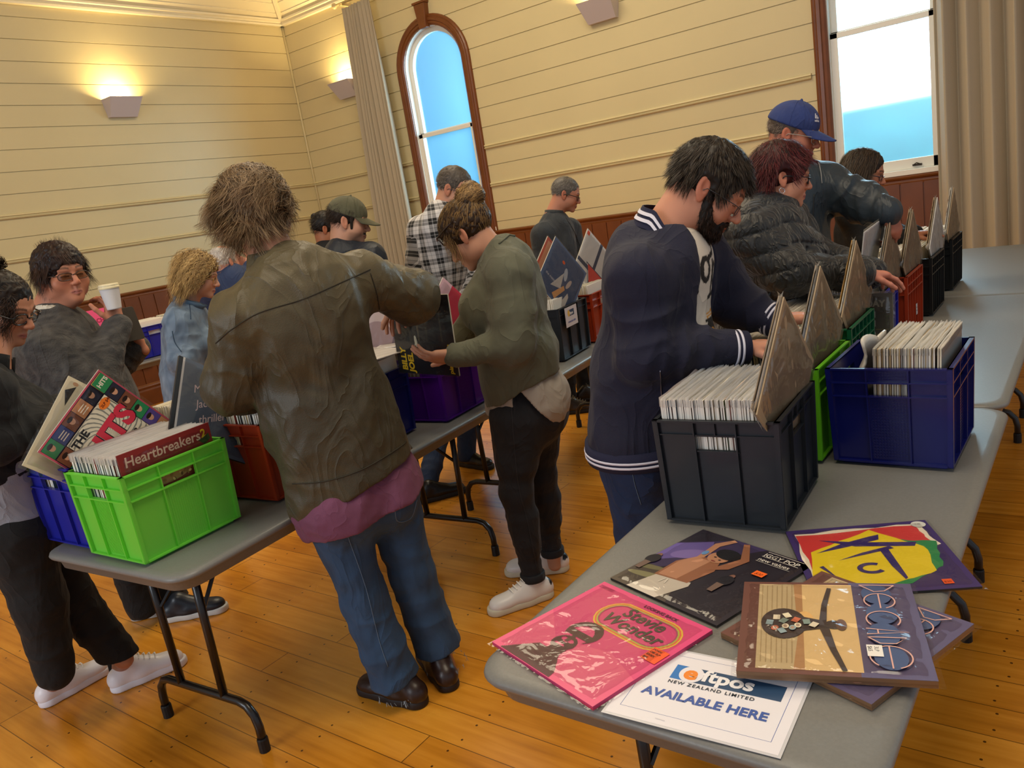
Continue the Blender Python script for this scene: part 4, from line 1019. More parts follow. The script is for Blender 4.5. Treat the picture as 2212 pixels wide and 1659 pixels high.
def shoe(root, ankle_xy, toe, L=.285, col='#e9e6e2', sole='#d9d5c8', style='sneaker', z=0, heel_lift=0, solet=.028, lace='#f2f0ea', accents=None):
    """shoe on the floor; ankle_xy: point under the ankle; toe: horizontal direction"""
    y = nrm((toe[0], toe[1], 0)); x = np.array([y[1], -y[0], 0]); zz = np.array([0, 0, 1.]); o = np.array([ankle_xy[0], ankle_xy[1], z])
    W_ = lambda a, b, c: o+x*a+y*b+zz*c
    hb = -.055; tb = L-.055-.03
    s = SDF(); st = solet
    s.rc(W_(0, hb+.03, st+.012), W_(0, .06, st+.014), .036, .038, .03); s.rc(W_(0, .06, st+.014), W_(.004, tb-.025, st+.010), .040, .041, .03, (zz, .72))
    s.rc(W_(0, hb+.038, st+.03), W_(0, .02, st+.062), .033, .034, .03); s.rc(W_(0, .02, st+.06), W_(0, .105, st+.028), .030, .028, .03); s.rc(W_(0, tb-.05, st+.01), W_(0, tb-.012, st+.004), .036, .032, .02, (zz, .8))
    if style == 'sneaker': s.el(W_(0, .0, st+.125), (.031, .036, .045), np.stack([x, y, zz], 1), .008, '-')
    s.cut(W_(0, 0, st*.6), (0, 0, -1))
    V, Q = mesh_sdf(s, .0042); Lc = (V-o)@np.stack([x, y, zz], 1); b = np.array(lin(col)[:3]); C_ = np.tile(b, (len(V), 1))
    if accents:
        for f, c in accents: mk = f(Lc); C_[mk] = np.array(lin(c)[:3])
    sh = np_obj('shoe', V, Q, M('shoe_leather', '#fff', .42 if style == 'sneaker' else .35, attr='Col', bump=(90, .08)), root, col=C_)
    s = SDF(); s.rc(W_(0, hb+.036, st*.5), W_(0, .06, st*.5), .041, .040, .02); s.rc(W_(0, .06, st*.5), W_(.004, tb-.010, st*.5), .042, .0445, .02)
    s.cut(W_(0, 0, st+.002), (0, 0, 1)); s.cut(W_(0, 0, .0005), (0, 0, -1)); V, Q = mesh_sdf(s, .0045)
    so = np_obj('sole', V, Q, M('shoe_sole_'+sole[1:], sole, .6), sh, origin=None if root.get('_o') is None else root['_o'])
    if lace:
        mb = MB()
        for i in range(5):
            t = i/4; yy = .045+.075*t; zc = st+.091-.034*t; 
            mb.tube([W_(-.022, yy, zc-.010), W_(-.008, yy+.006, zc+.001), W_(.008, yy+.006, zc+.001), W_(.022, yy, zc-.010)], .0026, 5)
        for q in (-1, 1): mb.tube([W_(0, .042, st+.095), W_(q*.02, .035, st+.106), W_(q*.036, .045, st+.088), W_(q*.02, .05, st+.086), W_(0, .044, st+.094)], .002, 5)
        mb.obj('laces', M('shoelace_'+lace[1:], lace, .8), sh, origin=root['_o'])
    return sh
def glasses(root, Hc, R, sc, col='#15110f', rimw=.0016, w_=.026, hgt=.016, tint=None, full=True, dy=0, dz=0):
    E = lambda x, y, z: Hc+R@(np.array([x, y+dy, z+dz])*sc); mb = MB()
    for q in (-1, 1):
        ring = [E(q*.033+w_*math.copysign(abs(math.cos(a))**.7, math.cos(a)), .100-.010*abs((q*.033+w_*math.cos(a))/.06)**2, -.004+hgt*math.copysign(abs(math.sin(a))**.75, math.sin(a))) for a in np.linspace(0, 2*PI, 19)[:-1]]
        if full: mb.tube(ring, rimw, 6, closed=True)
        else: mb.tube(ring[0:10], rimw, 6)
        mb.tube([E(q*(.033+w_), .0965, .002), E(q*.079, .085, .004), E(q*.084, .03, .004), E(q*.084, -.005, .002), E(q*.083, -.022, -.018)], rimw*1.15, 6)
    mb.tube([E(-.008, .1045, .0), E(0, .109, .004), E(.008, .1045, .0)], rimw, 6)
    g = mb.obj('glasses', M('glasses_frame_'+col[1:], col, .3, coat=.4), root, smooth=True)
    for q in (-1, 1):
        P = [E(q*.033+w_*.96*math.copysign(abs(math.cos(a))**.7, math.cos(a)), .1-.010*abs((q*.033+w_*math.cos(a))/.06)**2, -.004+hgt*.96*math.copysign(abs(math.sin(a))**.75, math.sin(a))) for a in np.linspace(0, 2*PI, 19)[:-1]]
        MB().add(P, [tuple(range(18))]).obj('lens', LENS2 if tint else LENS, g, origin=root['_o'], recalc=False)
    return g
LENS = bpy.data.materials.new('clear_lens'); LENS.use_nodes = True; _pl(LENS, 0, .02, (.96, .97, .97, 1), .02, 5, .0)
LENS2 = bpy.data.materials.new('tinted_lens'); LENS2.use_nodes = True; _pl(LENS2, 0, .06, (.52, .50, .42, 1), .02, 5, .05)
SKINM = M('skin', '#fff', .5, attr='Col', sss=.12, bump=(350, .06), spec=.35)
def fabric(name, col=None, bump=(320, .2), rough=.85, sheen=.04, var=None, attr=None, wrink=(8, .013)):
    return M(name, col or '#fff', rough, bump=bump, sheen=sheen, var=var, attr=attr, wrink=wrink)
def garment(root, name, s, mat, h=.0065, col=None, fold=None, lim=None):
    if fold:
        amp, f, seed = fold; amp = amp*1.15
        s.post.append(lambda P: -amp*(1-1.7*np.abs(vnoise(P*np.array([1, 1, .6]), f, seed)))-amp*.4*(1-1.7*np.abs(vnoise(P, f*2.3, seed+1))))
    V, Q = mesh_sdf(s, h, lim=lim)
    c = col(V) if callable(col) else col
    return np_obj(name, V, Q, mat, root, col=c)
def drape(ob, pts, lift=.001):
    """photo points dropped onto the surface of ob along their lines of sight"""
    ob_me = ob.data; off = np.array(ob.matrix_basis.translation)+(np.array(ob.parent.location) if ob.parent else 0)
    key = ob.name
    if key not in _BVH:
        V = [tuple(v.co) for v in ob_me.vertices]; _BVH[key] = BVHTree.FromPolygons(V, [tuple(p.vertices) for p in ob_me.polygons])
    out = []
    for x, y in pts:
        d = nrm(ray(x, y)); o = np.array([0, 0, EYE])-off
        hit = _BVH[key].ray_cast(Vector(o), Vector(d))
        if hit[0] is not None:
            n = np.array(hit[1]); n = n if n@d < 0 else -n
            out.append(np.array(hit[0])+off+n*lift)
    return out
_BVH = {}
def dense(pts, step=6):
    out = []
    for a, b in zip(pts, pts[1:]):
        n = max(1, int(math.dist(a, b)/step)); out += [(a[0]+(b[0]-a[0])*i/n, a[1]+(b[1]-a[1])*i/n) for i in range(n)]
    return out+[pts[-1]]
def spline(pts, k=6):
    if len(pts) < 3: return pts
    P = [pts[0]]+list(pts)+[pts[-1]]; out = []
    for i in range(1, len(P)-2):
        p0, p1, p2, p3 = [np.array(P[i+q], float) for q in (-1, 0, 1, 2)]
        for t in np.arange(k)/k: out.append(tuple(.5*(2*p1+(p2-p0)*t+(2*p0-5*p1+4*p2-p3)*t*t+(3*p1-p0-3*p2+p3)*t**3)))
    return out+[tuple(pts[-1])]
def seam(root, ob, pts, name='seam', r=.0016, mat=None):
    P = drape(ob, dense(spline(pts)))
    if len(P) > 2: return MB().tube(P, r, 5).obj(name, mat, root, smooth=True)
# ================================================================ PRINTED THINGS
class Art:
    """flat print in cover units: u right, v up, both 0..1; layers a hair apart"""
    def __init__(s, w_=.315, h_=.315): s.w, s.h = w_, h_; s.mb = MB(); s.mats = []; s.lay = 0
    def mi(s, m_):
        m_ = M('ink_'+m_.lstrip('#'), m_, .45, coat=.25) if isinstance(m_, str) else m_
        if m_ not in s.mats: s.mats.append(m_)
        return s.mats.index(m_)
    def z(s): s.lay += 1; return s.lay*.00012
    def P(s, pts, z): return [((u-.5)*s.w, (v-.5)*s.h, z) for u, v in pts]
    def poly(s, pts, m_):
        if len(pts) > 4:
            from mathutils.geometry import tessellate_polygon
            T = tessellate_polygon([[Vector((u, v, 0)) for u, v in pts]]); s.mb.add(s.P(pts, s.z()), [tuple(t) for t in T], s.mi(m_))
        else: s.mb.add(s.P(pts, s.z()), [tuple(range(len(pts)))], s.mi(m_))
        return s
    def rect(s, u0, v0, u1, v1, m_): return s.poly([(u0, v0), (u1, v0), (u1, v1), (u0, v1)], m_)
    def ell(s, c, r, m_, a=0, n=28):
        ca, sa = math.cos(a), math.sin(a); return s.poly([(c[0]+r[0]*math.cos(t)*ca-r[1]*math.sin(t)*sa, c[1]+r[0]*math.cos(t)*sa+r[1]*math.sin(t)*ca) for t in np.linspace(0, 2*PI, n+1)[:-1]], m_)
    def line(s, pts, w_, m_, closed=False, taper=False):
        P = np.array(pts, float); n = len(P); z = s.z(); T = np.roll(P, -1, 0)-np.roll(P, 1, 0)
        if not closed: T[0] = P[1]-P[0]; T[-1] = P[-1]-P[-2]
        T /= np.linalg.norm(T, axis=1)[:, None]+1e-9; Nn = np.stack([-T[:, 1], T[:, 0]], 1); ww = np.full(n, w_/2)
        if taper: ww = w_/2*np.linspace(1, .05, n)
        V = [];
        for i in range(n): V += [P[i]+Nn[i]*ww[i], P[i]-Nn[i]*ww[i]]
        F = [(2*i, 2*i+1, (2*i+3) % (2*n), (2*i+2) % (2*n)) for i in range(n if closed else n-1)]
        s.mb.add(s.P([tuple(v) for v in V], z), F, s.mi(m_)); return s
    def arc(s, c, r, a0, a1, w_, m_, n=24, ry=None):
        return s.line([(c[0]+r*math.cos(math.radians(a)), c[1]+(ry or r)*math.sin(math.radians(a))) for a in np.linspace(a0, a1, n)], w_, m_)
    def text(s, t, u, v, size, m_, align='LEFT', rot=0, shear=0, bold=0, spacing=1, sx=1, lmb=None):
        V, F = text_mesh(t, size, align, 0, shear, spacing, bold); ca, sa = math.cos(rot), math.sin(rot); z = s.z()
        x = V[:, 0]*sx; y = V[:, 1]; q = np.stack([(u-.5)*s.w+x*ca-y*sa, (v-.5)*s.h+x*sa+y*ca, np.full(len(V), z)], 1)
        s.mb.add(q, F, s.mi(m_)); return s
    def build(s, name, parent, z0=0, X=None):
        if X is not None: s.mb.v = [X(v+vv(0, 0, z0)) for v in s.mb.v]
        else: s.mb.v = [v+vv(0, 0, z0) for v in s.mb.v]
        return s.mb.obj(name, s.mats, parent, loc=(0, 0, 0), recalc=False)
def sleeve(name, label, cat, mat, th=.006, w_=.315, h_=.315, plastic=True, bag=.008, wav=.0012, edge=EDGEM[0] if False else None, group=None, bagm=None):
    """card sleeve lying in its local xy plane with a loose clear outer bag"""
    root = empty(name, (0, 0, 0), 0, label, cat, group)
    mb = MB().box(-w_/2, w_/2, -h_/2, h_/2, 0, th, 0); mb.f[1:] = mb.f[1:]
    mb.obj('card_sleeve', mat, root, loc=(0, 0, 0), bevel=.0006)
    if plastic:
        n = 26; V = []; W2, H2 = w_/2+bag, h_/2+bag
        for j in range(n+1):
            for i in range(n+1):
                u, v = i/n, j/n; e = min(i, n-i, j, n-j)/1.5
                zz = th+.0012+wav*math.sin(u*23+v*9+th*900)*math.sin(v*17-u*6)*1.0+wav*.6*math.sin(u*51-v*33) if e > .8 else th*.5
                V.append((-W2+2*W2*u, -H2+2*H2*v, zz+(.0014 if e > .8 else 0)))
        mb = MB().add(V, [(j*(n+1)+i, j*(n+1)+i+1, (j+1)*(n+1)+i+1, (j+1)*(n+1)+i) for j in range(n) for i in range(n)])
        mb.obj('plastic_bag', bagm or PLAST, root, loc=(0, 0, 0), smooth=True, recalc=False)
    return root
def lay(root, TL, TR, z, tiltx=0, tilty=0, w_=.315, h_=.315):
    """lay flat so that the cover's top-left and top-right corners meet these floor-plan points"""
    a = math.atan2(TR[1]-TL[1], TR[0]-TL[0]); ca, sa = math.cos(a), math.sin(a)
    mx = ((TL[0]+TR[0])/2, (TL[1]+TR[1])/2); root.location = (mx[0]+sa*h_/2, mx[1]-ca*h_/2, z); root.rotation_euler = (tiltx, tilty, a)
ZT = TZ+.0005
# pink cover
A = Art(); A.rect(0, 0, 1, 1, '#e0457f'); A.poly([(0, 0), (1, 0), (1, .32), (.7, .42), (.3, .30), (0, .52)], '#e85a86')
def stadium(cu, cv, ru, rv, k=10): return [(cu+(ru-rv)*(1 if c > 0 else -1)+rv*c, cv+rv*s_) for c, s_ in ((math.cos(t), math.sin(t)) for t in np.linspace(-PI/2, 1.5*PI, 2*k+1)[:-1])]
for r_, c in ((.0, '#f2c440'), (.012, '#ef6c4a'), (.022, '#b9c24a'), (.032, '#b0506a')): A.line(stadium(.60, .735, .335-r_, .165-r_), .011, c, closed=True)
A.text('Stevie', .60, .765, .046, '#50493a', 'CENTER', bold=.0012, shear=.12); A.text('Wonder', .60, .645, .046, '#50493a', 'CENTER', bold=.0012, shear=.12); A.text('LOOKING BACK', .62, .925, .0125, '#5d2440', 'CENTER', bold=.0003)
for q in (0, .012, .024): A.line([(.02, .955-q), (.16, .955-q)], .004, '#b8376c')
# halftone bust in hatch lines: cap of hair, glasses, jaw, shoulders
HT = '#51453a'
def blob(f, m_, dy=.0085, w_=.0056):
    for k in range(120):
        v = k*dy; us = np.linspace(0, 1, 241); ok = np.array([f(u, v) for u in us]); i = 0
        while i < 241:
            if ok[i]:
                j = i
                while j+1 < 241 and ok[j+1]: j += 1
                if j > i: A.mb.add(A.P([(us[i], v-w_/2), (us[j], v-w_/2), (us[j], v+w_/2), (us[i], v+w_/2)], .0012), [(0, 1, 2, 3)], A.mi(m_))
                i = j+1
            else: i += 1
E_ = lambda u, v, c, r: ((u-c[0])/r[0])**2+((v-c[1])/r[1])**2 < 1
def bust(u, v):
    hair = E_(u, v, (.40, .46), (.135, .125)) and not E_(u, v, (.395, .415), (.095, .11)) 
    band = abs(v-.425) < .030 and abs(u-.39) < .098
    jaw = E_(u, v, (.385, .30), (.095, .085)) and not (E_(u, v, (.38, .335), (.055, .022))) and not E_(u, v, (.37, .275), (.045, .010))
    nose = abs(u-.38) < .018 and .32 < v < .40
    neck = abs(u-.40+.0) < .07 and .10 < v < .25; sh = v < .20 and abs(u-.36) < .10+.9*(.20-v) and v > 0 and u < .60-.2*v and not (abs(u-.40) < .05 and v > .12)
    return hair or band or jaw or nose or neck or sh
blob(bust, HT)
A.rect(.865, .50, .985, .635, '#f4591e')
for i, t in enumerate(('JAPAN', 'OBI 3LP', 'EX/EX', '$65')): A.text(t, .872, .605-.030*i, .0075, '#3a150a', bold=.0002)
pk = sleeve('record_sleeve', 'bright pink record cover with a dark halftone portrait, at the near table corner', 'record', M('pink_card', '#c93a6e', .45), .008, wav=.0009)
A.build('cover_print', pk, .0082); lay(pk, (-.914, 1.377), (-.614, 1.279), ZT)
# dark stage portrait cover
A = Art(); A.rect(0, 0, 1, 1, '#241c28'); A.poly([(0, .15), (0, .72), (.35, 1), (.62, 1), (.30, .50)], '#3b2f56'); A.poly([(0, .35), (0, .70), (.22, .88), (.34, .70)], '#6a5aa0')
A.ell((.20, .62), (.14, .07), '#8470b4', .7); A.poly([(0, 0), (.55, 0), (.42, .26), (.1, .34), (0, .3)], '#4a4038'); A.ell((.18, .20), (.17, .035), '#8a8560', .2); A.ell((.12, .30), (.12, .03), '#75704f', .25)
_P, _E, _L = A.poly, A.ell, A.line
OX = -.27
fp = lambda pts, m_: _P([(u+OX, v) for u, v in pts], m_)
fe = lambda c, r, m_, a=0: _E((c[0]+OX, c[1]), r, m_, a)
SK, SK2 = '#c08a6a', '#9a6548'
fp([(.44, .0), (.72, .0), (.80, .25), (.78, .30), (.50, .26)], '#cfc5b8'); fp([(.48, .24), (.76, .28), (.80, .52), (.74, .66), (.56, .64), (.47, .48)], SK2); fp([(.50, .26), (.66, .28), (.68, .62), (.57, .62), (.49, .48)], SK)
fp([(.47, .46), (.55, .62), (.52, .86), (.60, .985), (.64, .97), (.58, .84), (.60, .64)], SK); fp([(.74, .50), (.86, .60), (.90, .78), (.74, .99), (.70, .97), (.83, .77), (.78, .62)], SK2)
fe((.69, .70), (.085, .085), SK); fe((.72, .77), (.105, .075), '#130d10', -.15); fe((.665, .69), (.012, .008), '#2a1a14'); fe((.72, .67), (.012, .008), '#2a1a14'); fe((.69, .635), (.02, .008), '#8a3f34'); fe((.56, .70), (.022, .035), '#6a9ad0')
A.line([(.33, .24), (.32, .17)], .008, '#e9e2d6'); A.line([(.35, .24), (.37, .18)], .008, '#e9e2d6')
for c in ((.04, .40), (.68, .46)): A.ell((c[0], c[1]+.07), (.022, .028), '#7d5648'); A.ell(c, (.055, .07), '#15101a'); A.poly([(c[0]-.03, c[1]-.05), (c[0]+.03, c[1]-.05), (c[0]+.025, c[1]-.17), (c[0]-.02, c[1]-.17)], '#6b564c')
A.text('IGGY POP', .655, .900, .0205, '#e6e0d4', bold=.0001); A.line([(.655, .892), (.955, .892)], .004, '#e6e0d4'); A.line([(.655, .968), (.955, .968)], .004, '#e6e0d4'); A.text('new values', .66, .828, .0185, '#e6e0d4'); A.line([(.66, .815), (.94, .815)], .003, '#e6e0d4')
A.rect(.76, .635, .85, .70, '#f4691e'); A.text('$30', .772, .650, .012, '#3a150a', shear=.3)
ig = sleeve('record_sleeve', 'dark record cover of a bare-chested figure with raised arms, titled new values', 'record', COVM[4], .005)
A.build('cover_print', ig, .0052); lay(ig, (-.812, 1.700), (-.512, 1.598), ZT, 0)
# yellow/red/green abstract cover with XTC letters (plain colour patches)
A = Art(); A.rect(0, 0, 1, 1, '#3a2a63')
rr = random.Random(3)
def rag(pts, amp=.012, n=6):
    out = []
    for a, b in zip(pts, pts[1:]+pts[:1]):
        for i in range(n): t = i/n; out.append((a[0]+(b[0]-a[0])*t+rr.uniform(-amp, amp), a[1]+(b[1]-a[1])*t+rr.uniform(-amp, amp)))
    return out
A.poly(rag([(.05, .10), (.04, .93), (.92, .96), (.96, .62), (.5, .3)], .018), '#efe4cf'); A.poly(rag([(.07, .12), (.06, .90), (.90, .93), (.93, .62), (.5, .3)], .010), '#d33b3a')
A.poly(rag([(.10, .04), (.62, .10), (.88, .30), (.95, .66), (.70, .72), (.45, .30)], .012), '#2d8a4f'); A.poly(rag([(.02, .05), (.10, .62), (.58, .90), (.86, .58), (.82, .24), (.50, .10), (.2, .02)], .010), '#efd321')
PU = '#33246b'
A.poly([(.14, .60), (.36, .66), (.60, .74), (.62, .82), (.55, .80), (.34, .72)], PU); A.poly([(.20, .80), (.42, .66), (.80, .60), (.83, .66), (.46, .72)], PU)
A.poly([(.26, .47), (.66, .59), (.64, .63), (.44, .56)], PU); A.poly([(.56, .60), (.62, .60), (.62, .17), (.60, .15), (.57, .34)], PU)
A.arc((.44, .33), .075, 50, 320, .035, PU, ry=.06); A.line([(.13, .40), (.20, .22)], .03, PU, taper=True)
A.ell((.93, .93), (.05, .05), '#c9c9c4'); A.text('7-40', .905, .925, .007, '#4a4a4a'); A.rect(.80, .055, .86, .115, '#f4591e'); A.text('$20', .806, .072, .009, '#3a150a')
xt = sleeve('record_sleeve', 'yellow, red and green patchwork record cover with purple brush letters, at the table edge', 'record', COVM[4], .005)
A.build('cover_print', xt, .0052); lay(xt, (-.617, 1.745), (-.343, 1.890), ZT)
# two copies of the sunset cover
def sunset(label, th, z, TL, TR, sticker=True):
    A = Art(); A.rect(0, 0, 1, 1, '#6b4238'); A.rect(0, .64, 1, 1, '#584f72'); A.rect(.03, .10, .96, .655, '#c9b288'); A.rect(.03, .36, .96, .655, '#e8c489'); A.poly([(.03, .36), (.96, .36), (.96, .30), (.6, .33), (.03, .31)], '#b98a5c')
    A.ell((.45, .37), (.09, .05), '#f4c27a')
    for k in range(7): A.line([(.05+.02*math.sin(k*3), .12+.03*k), (.9, .125+.028*k)], .004, '#a98f66')
    DK = '#42332e'
    A.ell((.50, .25), (.165, .13), DK); A.poly([(.40, .28), (.60, .28), (.55, .46), (.46, .46)], DK); A.ell((.505, .53), (.045, .05), DK); A.ell((.505, .57), (.06, .03), '#6a4a3a')
    A.poly([(.47, .45), (.55, .45), (.78, .50), (.96, .55), (.955, .575), (.75, .53), (.52, .50)], DK); A.poly([(.54, .45), (.47, .45), (.28, .47), (.08, .51), (.085, .535), (.30, .50), (.49, .49)], DK)
    r2 = random.Random(9)
    for i, (u, v) in enumerate(((.44, .21), (.50, .17), (.56, .20), (.42, .27), (.48, .25), (.54, .26), (.59, .24), (.47, .32), (.53, .33), (.49, .38), (.52, .42), (.56, .30))):
        a = r2.uniform(-.6, .6); c = ['#d9cbb0', '#8fa3a8', '#c86a4a', '#e4d9bb', '#7f8f86'][i % 5]
        if i % 3 == 2: A.ell((u, v), (.026, .020), c, a); A.ell((u, v), (.016, .011), '#a98f7a', a)
        else: A.poly([(u+ca*math.cos(a)-sa*math.sin(a), v+ca*math.sin(a)+sa*math.cos(a)) for ca, sa in ((-.026, -.020), (.026, -.020), (.026, .020), (-.026, .020))], c)
    for c in ((.16, .79), (.38, .80), (.60, .79), (.83, .80)): A.ell(c, (.115, .085), '#3b4a74')
    L_ = '#d9a79a'; w_ = .008
    A.line([(.05, .70), (.05, .90)], w_, L_); A.line([(.05, .90), (.12, .84), (.13, .78), (.05, .70)], w_, L_)
    A.arc((.24, .80), .085, 20, 320, w_, L_); A.line([(.155, .80), (.325, .80)], w_, L_); A.arc((.45, .80), .09, 50, 310, w_, L_)
    A.line([(.55, .70), (.58, .92), (.61, .70)], w_, L_); A.line([(.56, .76), (.60, .76)], w_, L_); A.line([(.64, .70), (.64, .90), (.70, .84), (.70, .76), (.64, .70)], w_, L_); A.arc((.83, .80), .105, 20, 320, w_, L_); A.line([(.725, .80), (.935, .80)], w_, L_)
    if sticker:
        A.rect(.72, .685, .83, .765, '#ece8e2'); A.text('3LP', .735, .725, .010, '#222'); A.text('$65', .735, .692, .010, '#222')
    o = sleeve('record_sleeve', label, 'record', COVM[8], th, wav=.002, bagm=PLAST, bag=.010)
    A.build('cover_print', o, th+.0002); lay(o, TL, TR, z); return o
sunset('sunset record cover with rounded pink lettering, lower copy poking out beneath the other', .012, ZT+.0005, (-.190, 1.455), (-.297, 1.163))
sunset('sunset record cover with rounded pink lettering and white price sticker, upper copy on the pile', .014, ZT+.0145, (-.309, 1.541), (-.212, 1.235))
# laminated notice
A = Art(.297, .21); A.rect(0, 0, 1, 1, '#e9e7ef'); BLU = '#3b5aa8'
A.line([(.06, .12), (.94, .12), (.94, .93), (.06, .93)], .004, BLU, closed=True)
A.rect(.30, .60, .90, .80, '#2b4a6e'); A.rect(.23, .60, .36, .80, '#2f78c4'); A.ell((.345, .70), (.075, .115), '#e9e7ef'); A.text('e', .300, .635, .052, '#ef8a2c', bold=.0022); A.text('ftpos', .415, .648, .046, '#eeeef4', bold=.0016)
A.text('NEW ZEALAND LIMITED', .235, .535, .0118, '#24303f', spacing=1.25, bold=.0002); A.text('AVAILABLE HERE', .5, .33, .0295, BLU, 'CENTER', bold=.0009)
A.line([(.30, .06), (.36, .055)], .004, '#c2c0c8')
nt_ = empty('printed_notice', (0, 0, 0), 0, 'laminated white notice reading AVAILABLE HERE, lying at the near table edge', 'notice')
MB().box(-.1535, .1535, -.110, .110, 0, .0006).obj('laminate', M('laminate_film', '#cfd0d6', .15, coat=.5), nt_, loc=(0, 0, 0)); A.build('notice_print', nt_, .0007)
BL_ = (-.687, .988); BR_ = (-.403, 1.002); an = math.atan2(BR_[1]-BL_[1], BR_[0]-BL_[0])
nt_.location = ((BL_[0]+BR_[0])/2-math.sin(an)*.105, (BL_[1]+BR_[1])/2+math.cos(an)*.105, ZT); nt_.rotation_euler = (0, 0, an)

# upright printed albums ------------------------------------------------------------
def stand(root, C0, ux, uy):
    """orient a cover: centre C0, ux = reading direction, uy = cover's up"""
    x = Vector(nrm(ux)); y = Vector(nrm(uy)); y = (y-x*y.dot(x)).normalized(); z = x.cross(y)
    mt = Matrix(((x[0], y[0], z[0], C0[0]), (x[1], y[1], z[1], C0[1]), (x[2], y[2], z[2], C0[2]), (0, 0, 0, 1))); root.matrix_basis = mt
# spiral-patterned album, corner up in the left blue crate; its face looks towards +x
A = Art(); A.rect(0, 0, 1, 1, '#c8566a'); A.rect(.018, .018, .982, .982, '#2a2338')
cols = ['#6a4a8a', '#a4643c', '#5a9a55', '#4f4a86', '#d0a070', '#3b7a60', '#8a4a3a', '#3a3f7c']
def tile(i, u0, v0, u1, v1):
    A.rect(u0, v0, u1, v1, ['#2f8a55', '#35407e', '#7a4a34', '#c58a60', '#2a2a3c', '#d9a060', '#5b4a92', '#3f7f5a'][i % 8])
    if i % 2: 
        for k in range(3): A.line([(u0+.03, v0+.04+.028*k), (u1-.03, v0+.04+.028*k)], .010, '#efe4d0')
    else: A.ell(((u0+u1)/2, (v0+v1)/2+.01), (.032, .038), '#d6a182'); A.ell(((u0+u1)/2, (v0+v1)/2+.035), (.038, .022), '#2b1a14')
g = .16; k = 0
for i in range(6):
    tile(k, .022+g*i, .822, .022+g*i+g-.006, .978); k += 1
for i in range(6):
    tile(k, .022+g*i, .022, .022+g*i+g-.006, .178); k += 1
for j in range(1, 5):
    tile(k, .022, .022+g*j, .178, .022+g*j+g-.006); k += 1; tile(k+1, .822, .022+g*j, .978, .022+g*j+g-.006); k += 1
A.rect(.185, .185, .815, .815, '#e6dcc4')
for i in range(26):
    a0 = 2*PI*i/26; P0 = []
    for t in np.linspace(.05, 1, 9):
        a = a0+1.4*t; r_ = .44*t; P0.append((.5+max(-.31, min(.31, r_*math.cos(a)*1.0)), .5+max(-.31, min(.31, r_*math.sin(a)))))
    z = A.z(); A.lay -= 1; V = []
    for q, (u, v) in enumerate(P0): r_ = .022*q/3; a = a0+1.4*(.05+.95*q/8); V += [(u-r_*math.sin(a)*.6, v+r_*math.cos(a)*.6), (u, v)]
    V = [(min(.815, max(.185, u)), min(.815, max(.185, v))) for u, v in V]
    A.mb.add(A.P(V, z), [(2*q, 2*q+1, 2*q+3, 2*q+2) for q in range(8)], A.mi('#8b8a80'))
A.lay += 1
A.text('THE', .20, .70, .036, '#1c1a1c', bold=.0014, rot=0); 
for dx, c in ((.012, '#2a2024'), (0, '#d8324a')): A.text('HITS', .20+dx, .42-dx*.6, .098, c, bold=.005)
for dx, c in ((.012, '#2a2024'), (0, '#26242a')): A.text('ALBUM', .26+dx, .25-dx*.4, .044, c, bold=.0016)
A.ell((.74, .76), (.07, .05), '#f4802a'); A.text('2LP $40', .69, .747, .013, '#5a1408', bold=.0003)
A.rect(.822, .822, .978, .978, '#2f8a55'); A.text('HITS', .838, .885, .021, '#e9e2cf', bold=.0008)
hz = sleeve('record_sleeve', 'album with a grey spiral and red HITS lettering standing corner-up in the blue crate', 'record', COVM[7], .006, bag=.012)
A.build('cover_print', hz, .0063)
apex = vv(-2.63, 1.197, 1.288); rc_ = vv(-2.63, 1.421, 1.050); ce = vv(-2.612, 1.185, 1.073)
# cover top-left corner is the apex; top edge runs down to the right
stand(hz, vv(-2.625, 1.170, 1.078), vv(0, .78, .62), vv(-.03, -.62, .78))
# paler album standing behind it
cream = sleeve('record_sleeve', 'cream record cover standing corner-up just behind the spiral album', 'record', M('cream_card', '#d9cfb4', .5), .005, bag=.010)
A = Art(); A.rect(0, 0, 1, 1, '#dcd2b6'); A.poly([(.03, .85), (.12, .93), (.10, .70)], '#26242a'); A.ell((.10, .95), (.03, .02), '#c79a78'); A.build('cover_print', cream, .0053); stand(cream, vv(-2.672, 1.13, 1.075), vv(.02, .70, -.68), vv(-.10, .70, .69))
# red album facing out of the bright green crate
A = Art(); A.rect(0, 0, 1, 1, '#8a2c2c'); A.text('Heartbreakers', .05, .86, .044, '#e4c8b4', bold=.0006, shear=.08); A.text('2', .885, .875, .036, '#e0c22c', bold=.0012); A.poly([(.84, .86), (.90, .80), (.98, .84), (.97, .90), (.90, .87)], '#3a4a2a')
A.ell((.45, .66), (.26, .09), '#b58a52'); rr = random.Random(5)
for i in range(30): A.ell((.45+rr.uniform(-.22, .22), .66+rr.uniform(-.07, .07)), (.018, .012), rr.choice(['#d8b070', '#8a6a3a', '#6b4a24']), rr.uniform(0, 3))
hb = sleeve('record_sleeve', 'dark red album with cream lettering facing out at the front of the bright green crate', 'record', M('dark_red_card', '#7d2626', .45), .005, bag=.004)
A.build('cover_print', hb, .0053); ag = math.radians(3); stand(hb, vv(-2.433+.124*math.cos(ag), 1.176+.124*math.sin(ag), TZ+.016+.1585+.012), vv(-math.sin(ag), math.cos(ag), 0), (0, 0, 1))
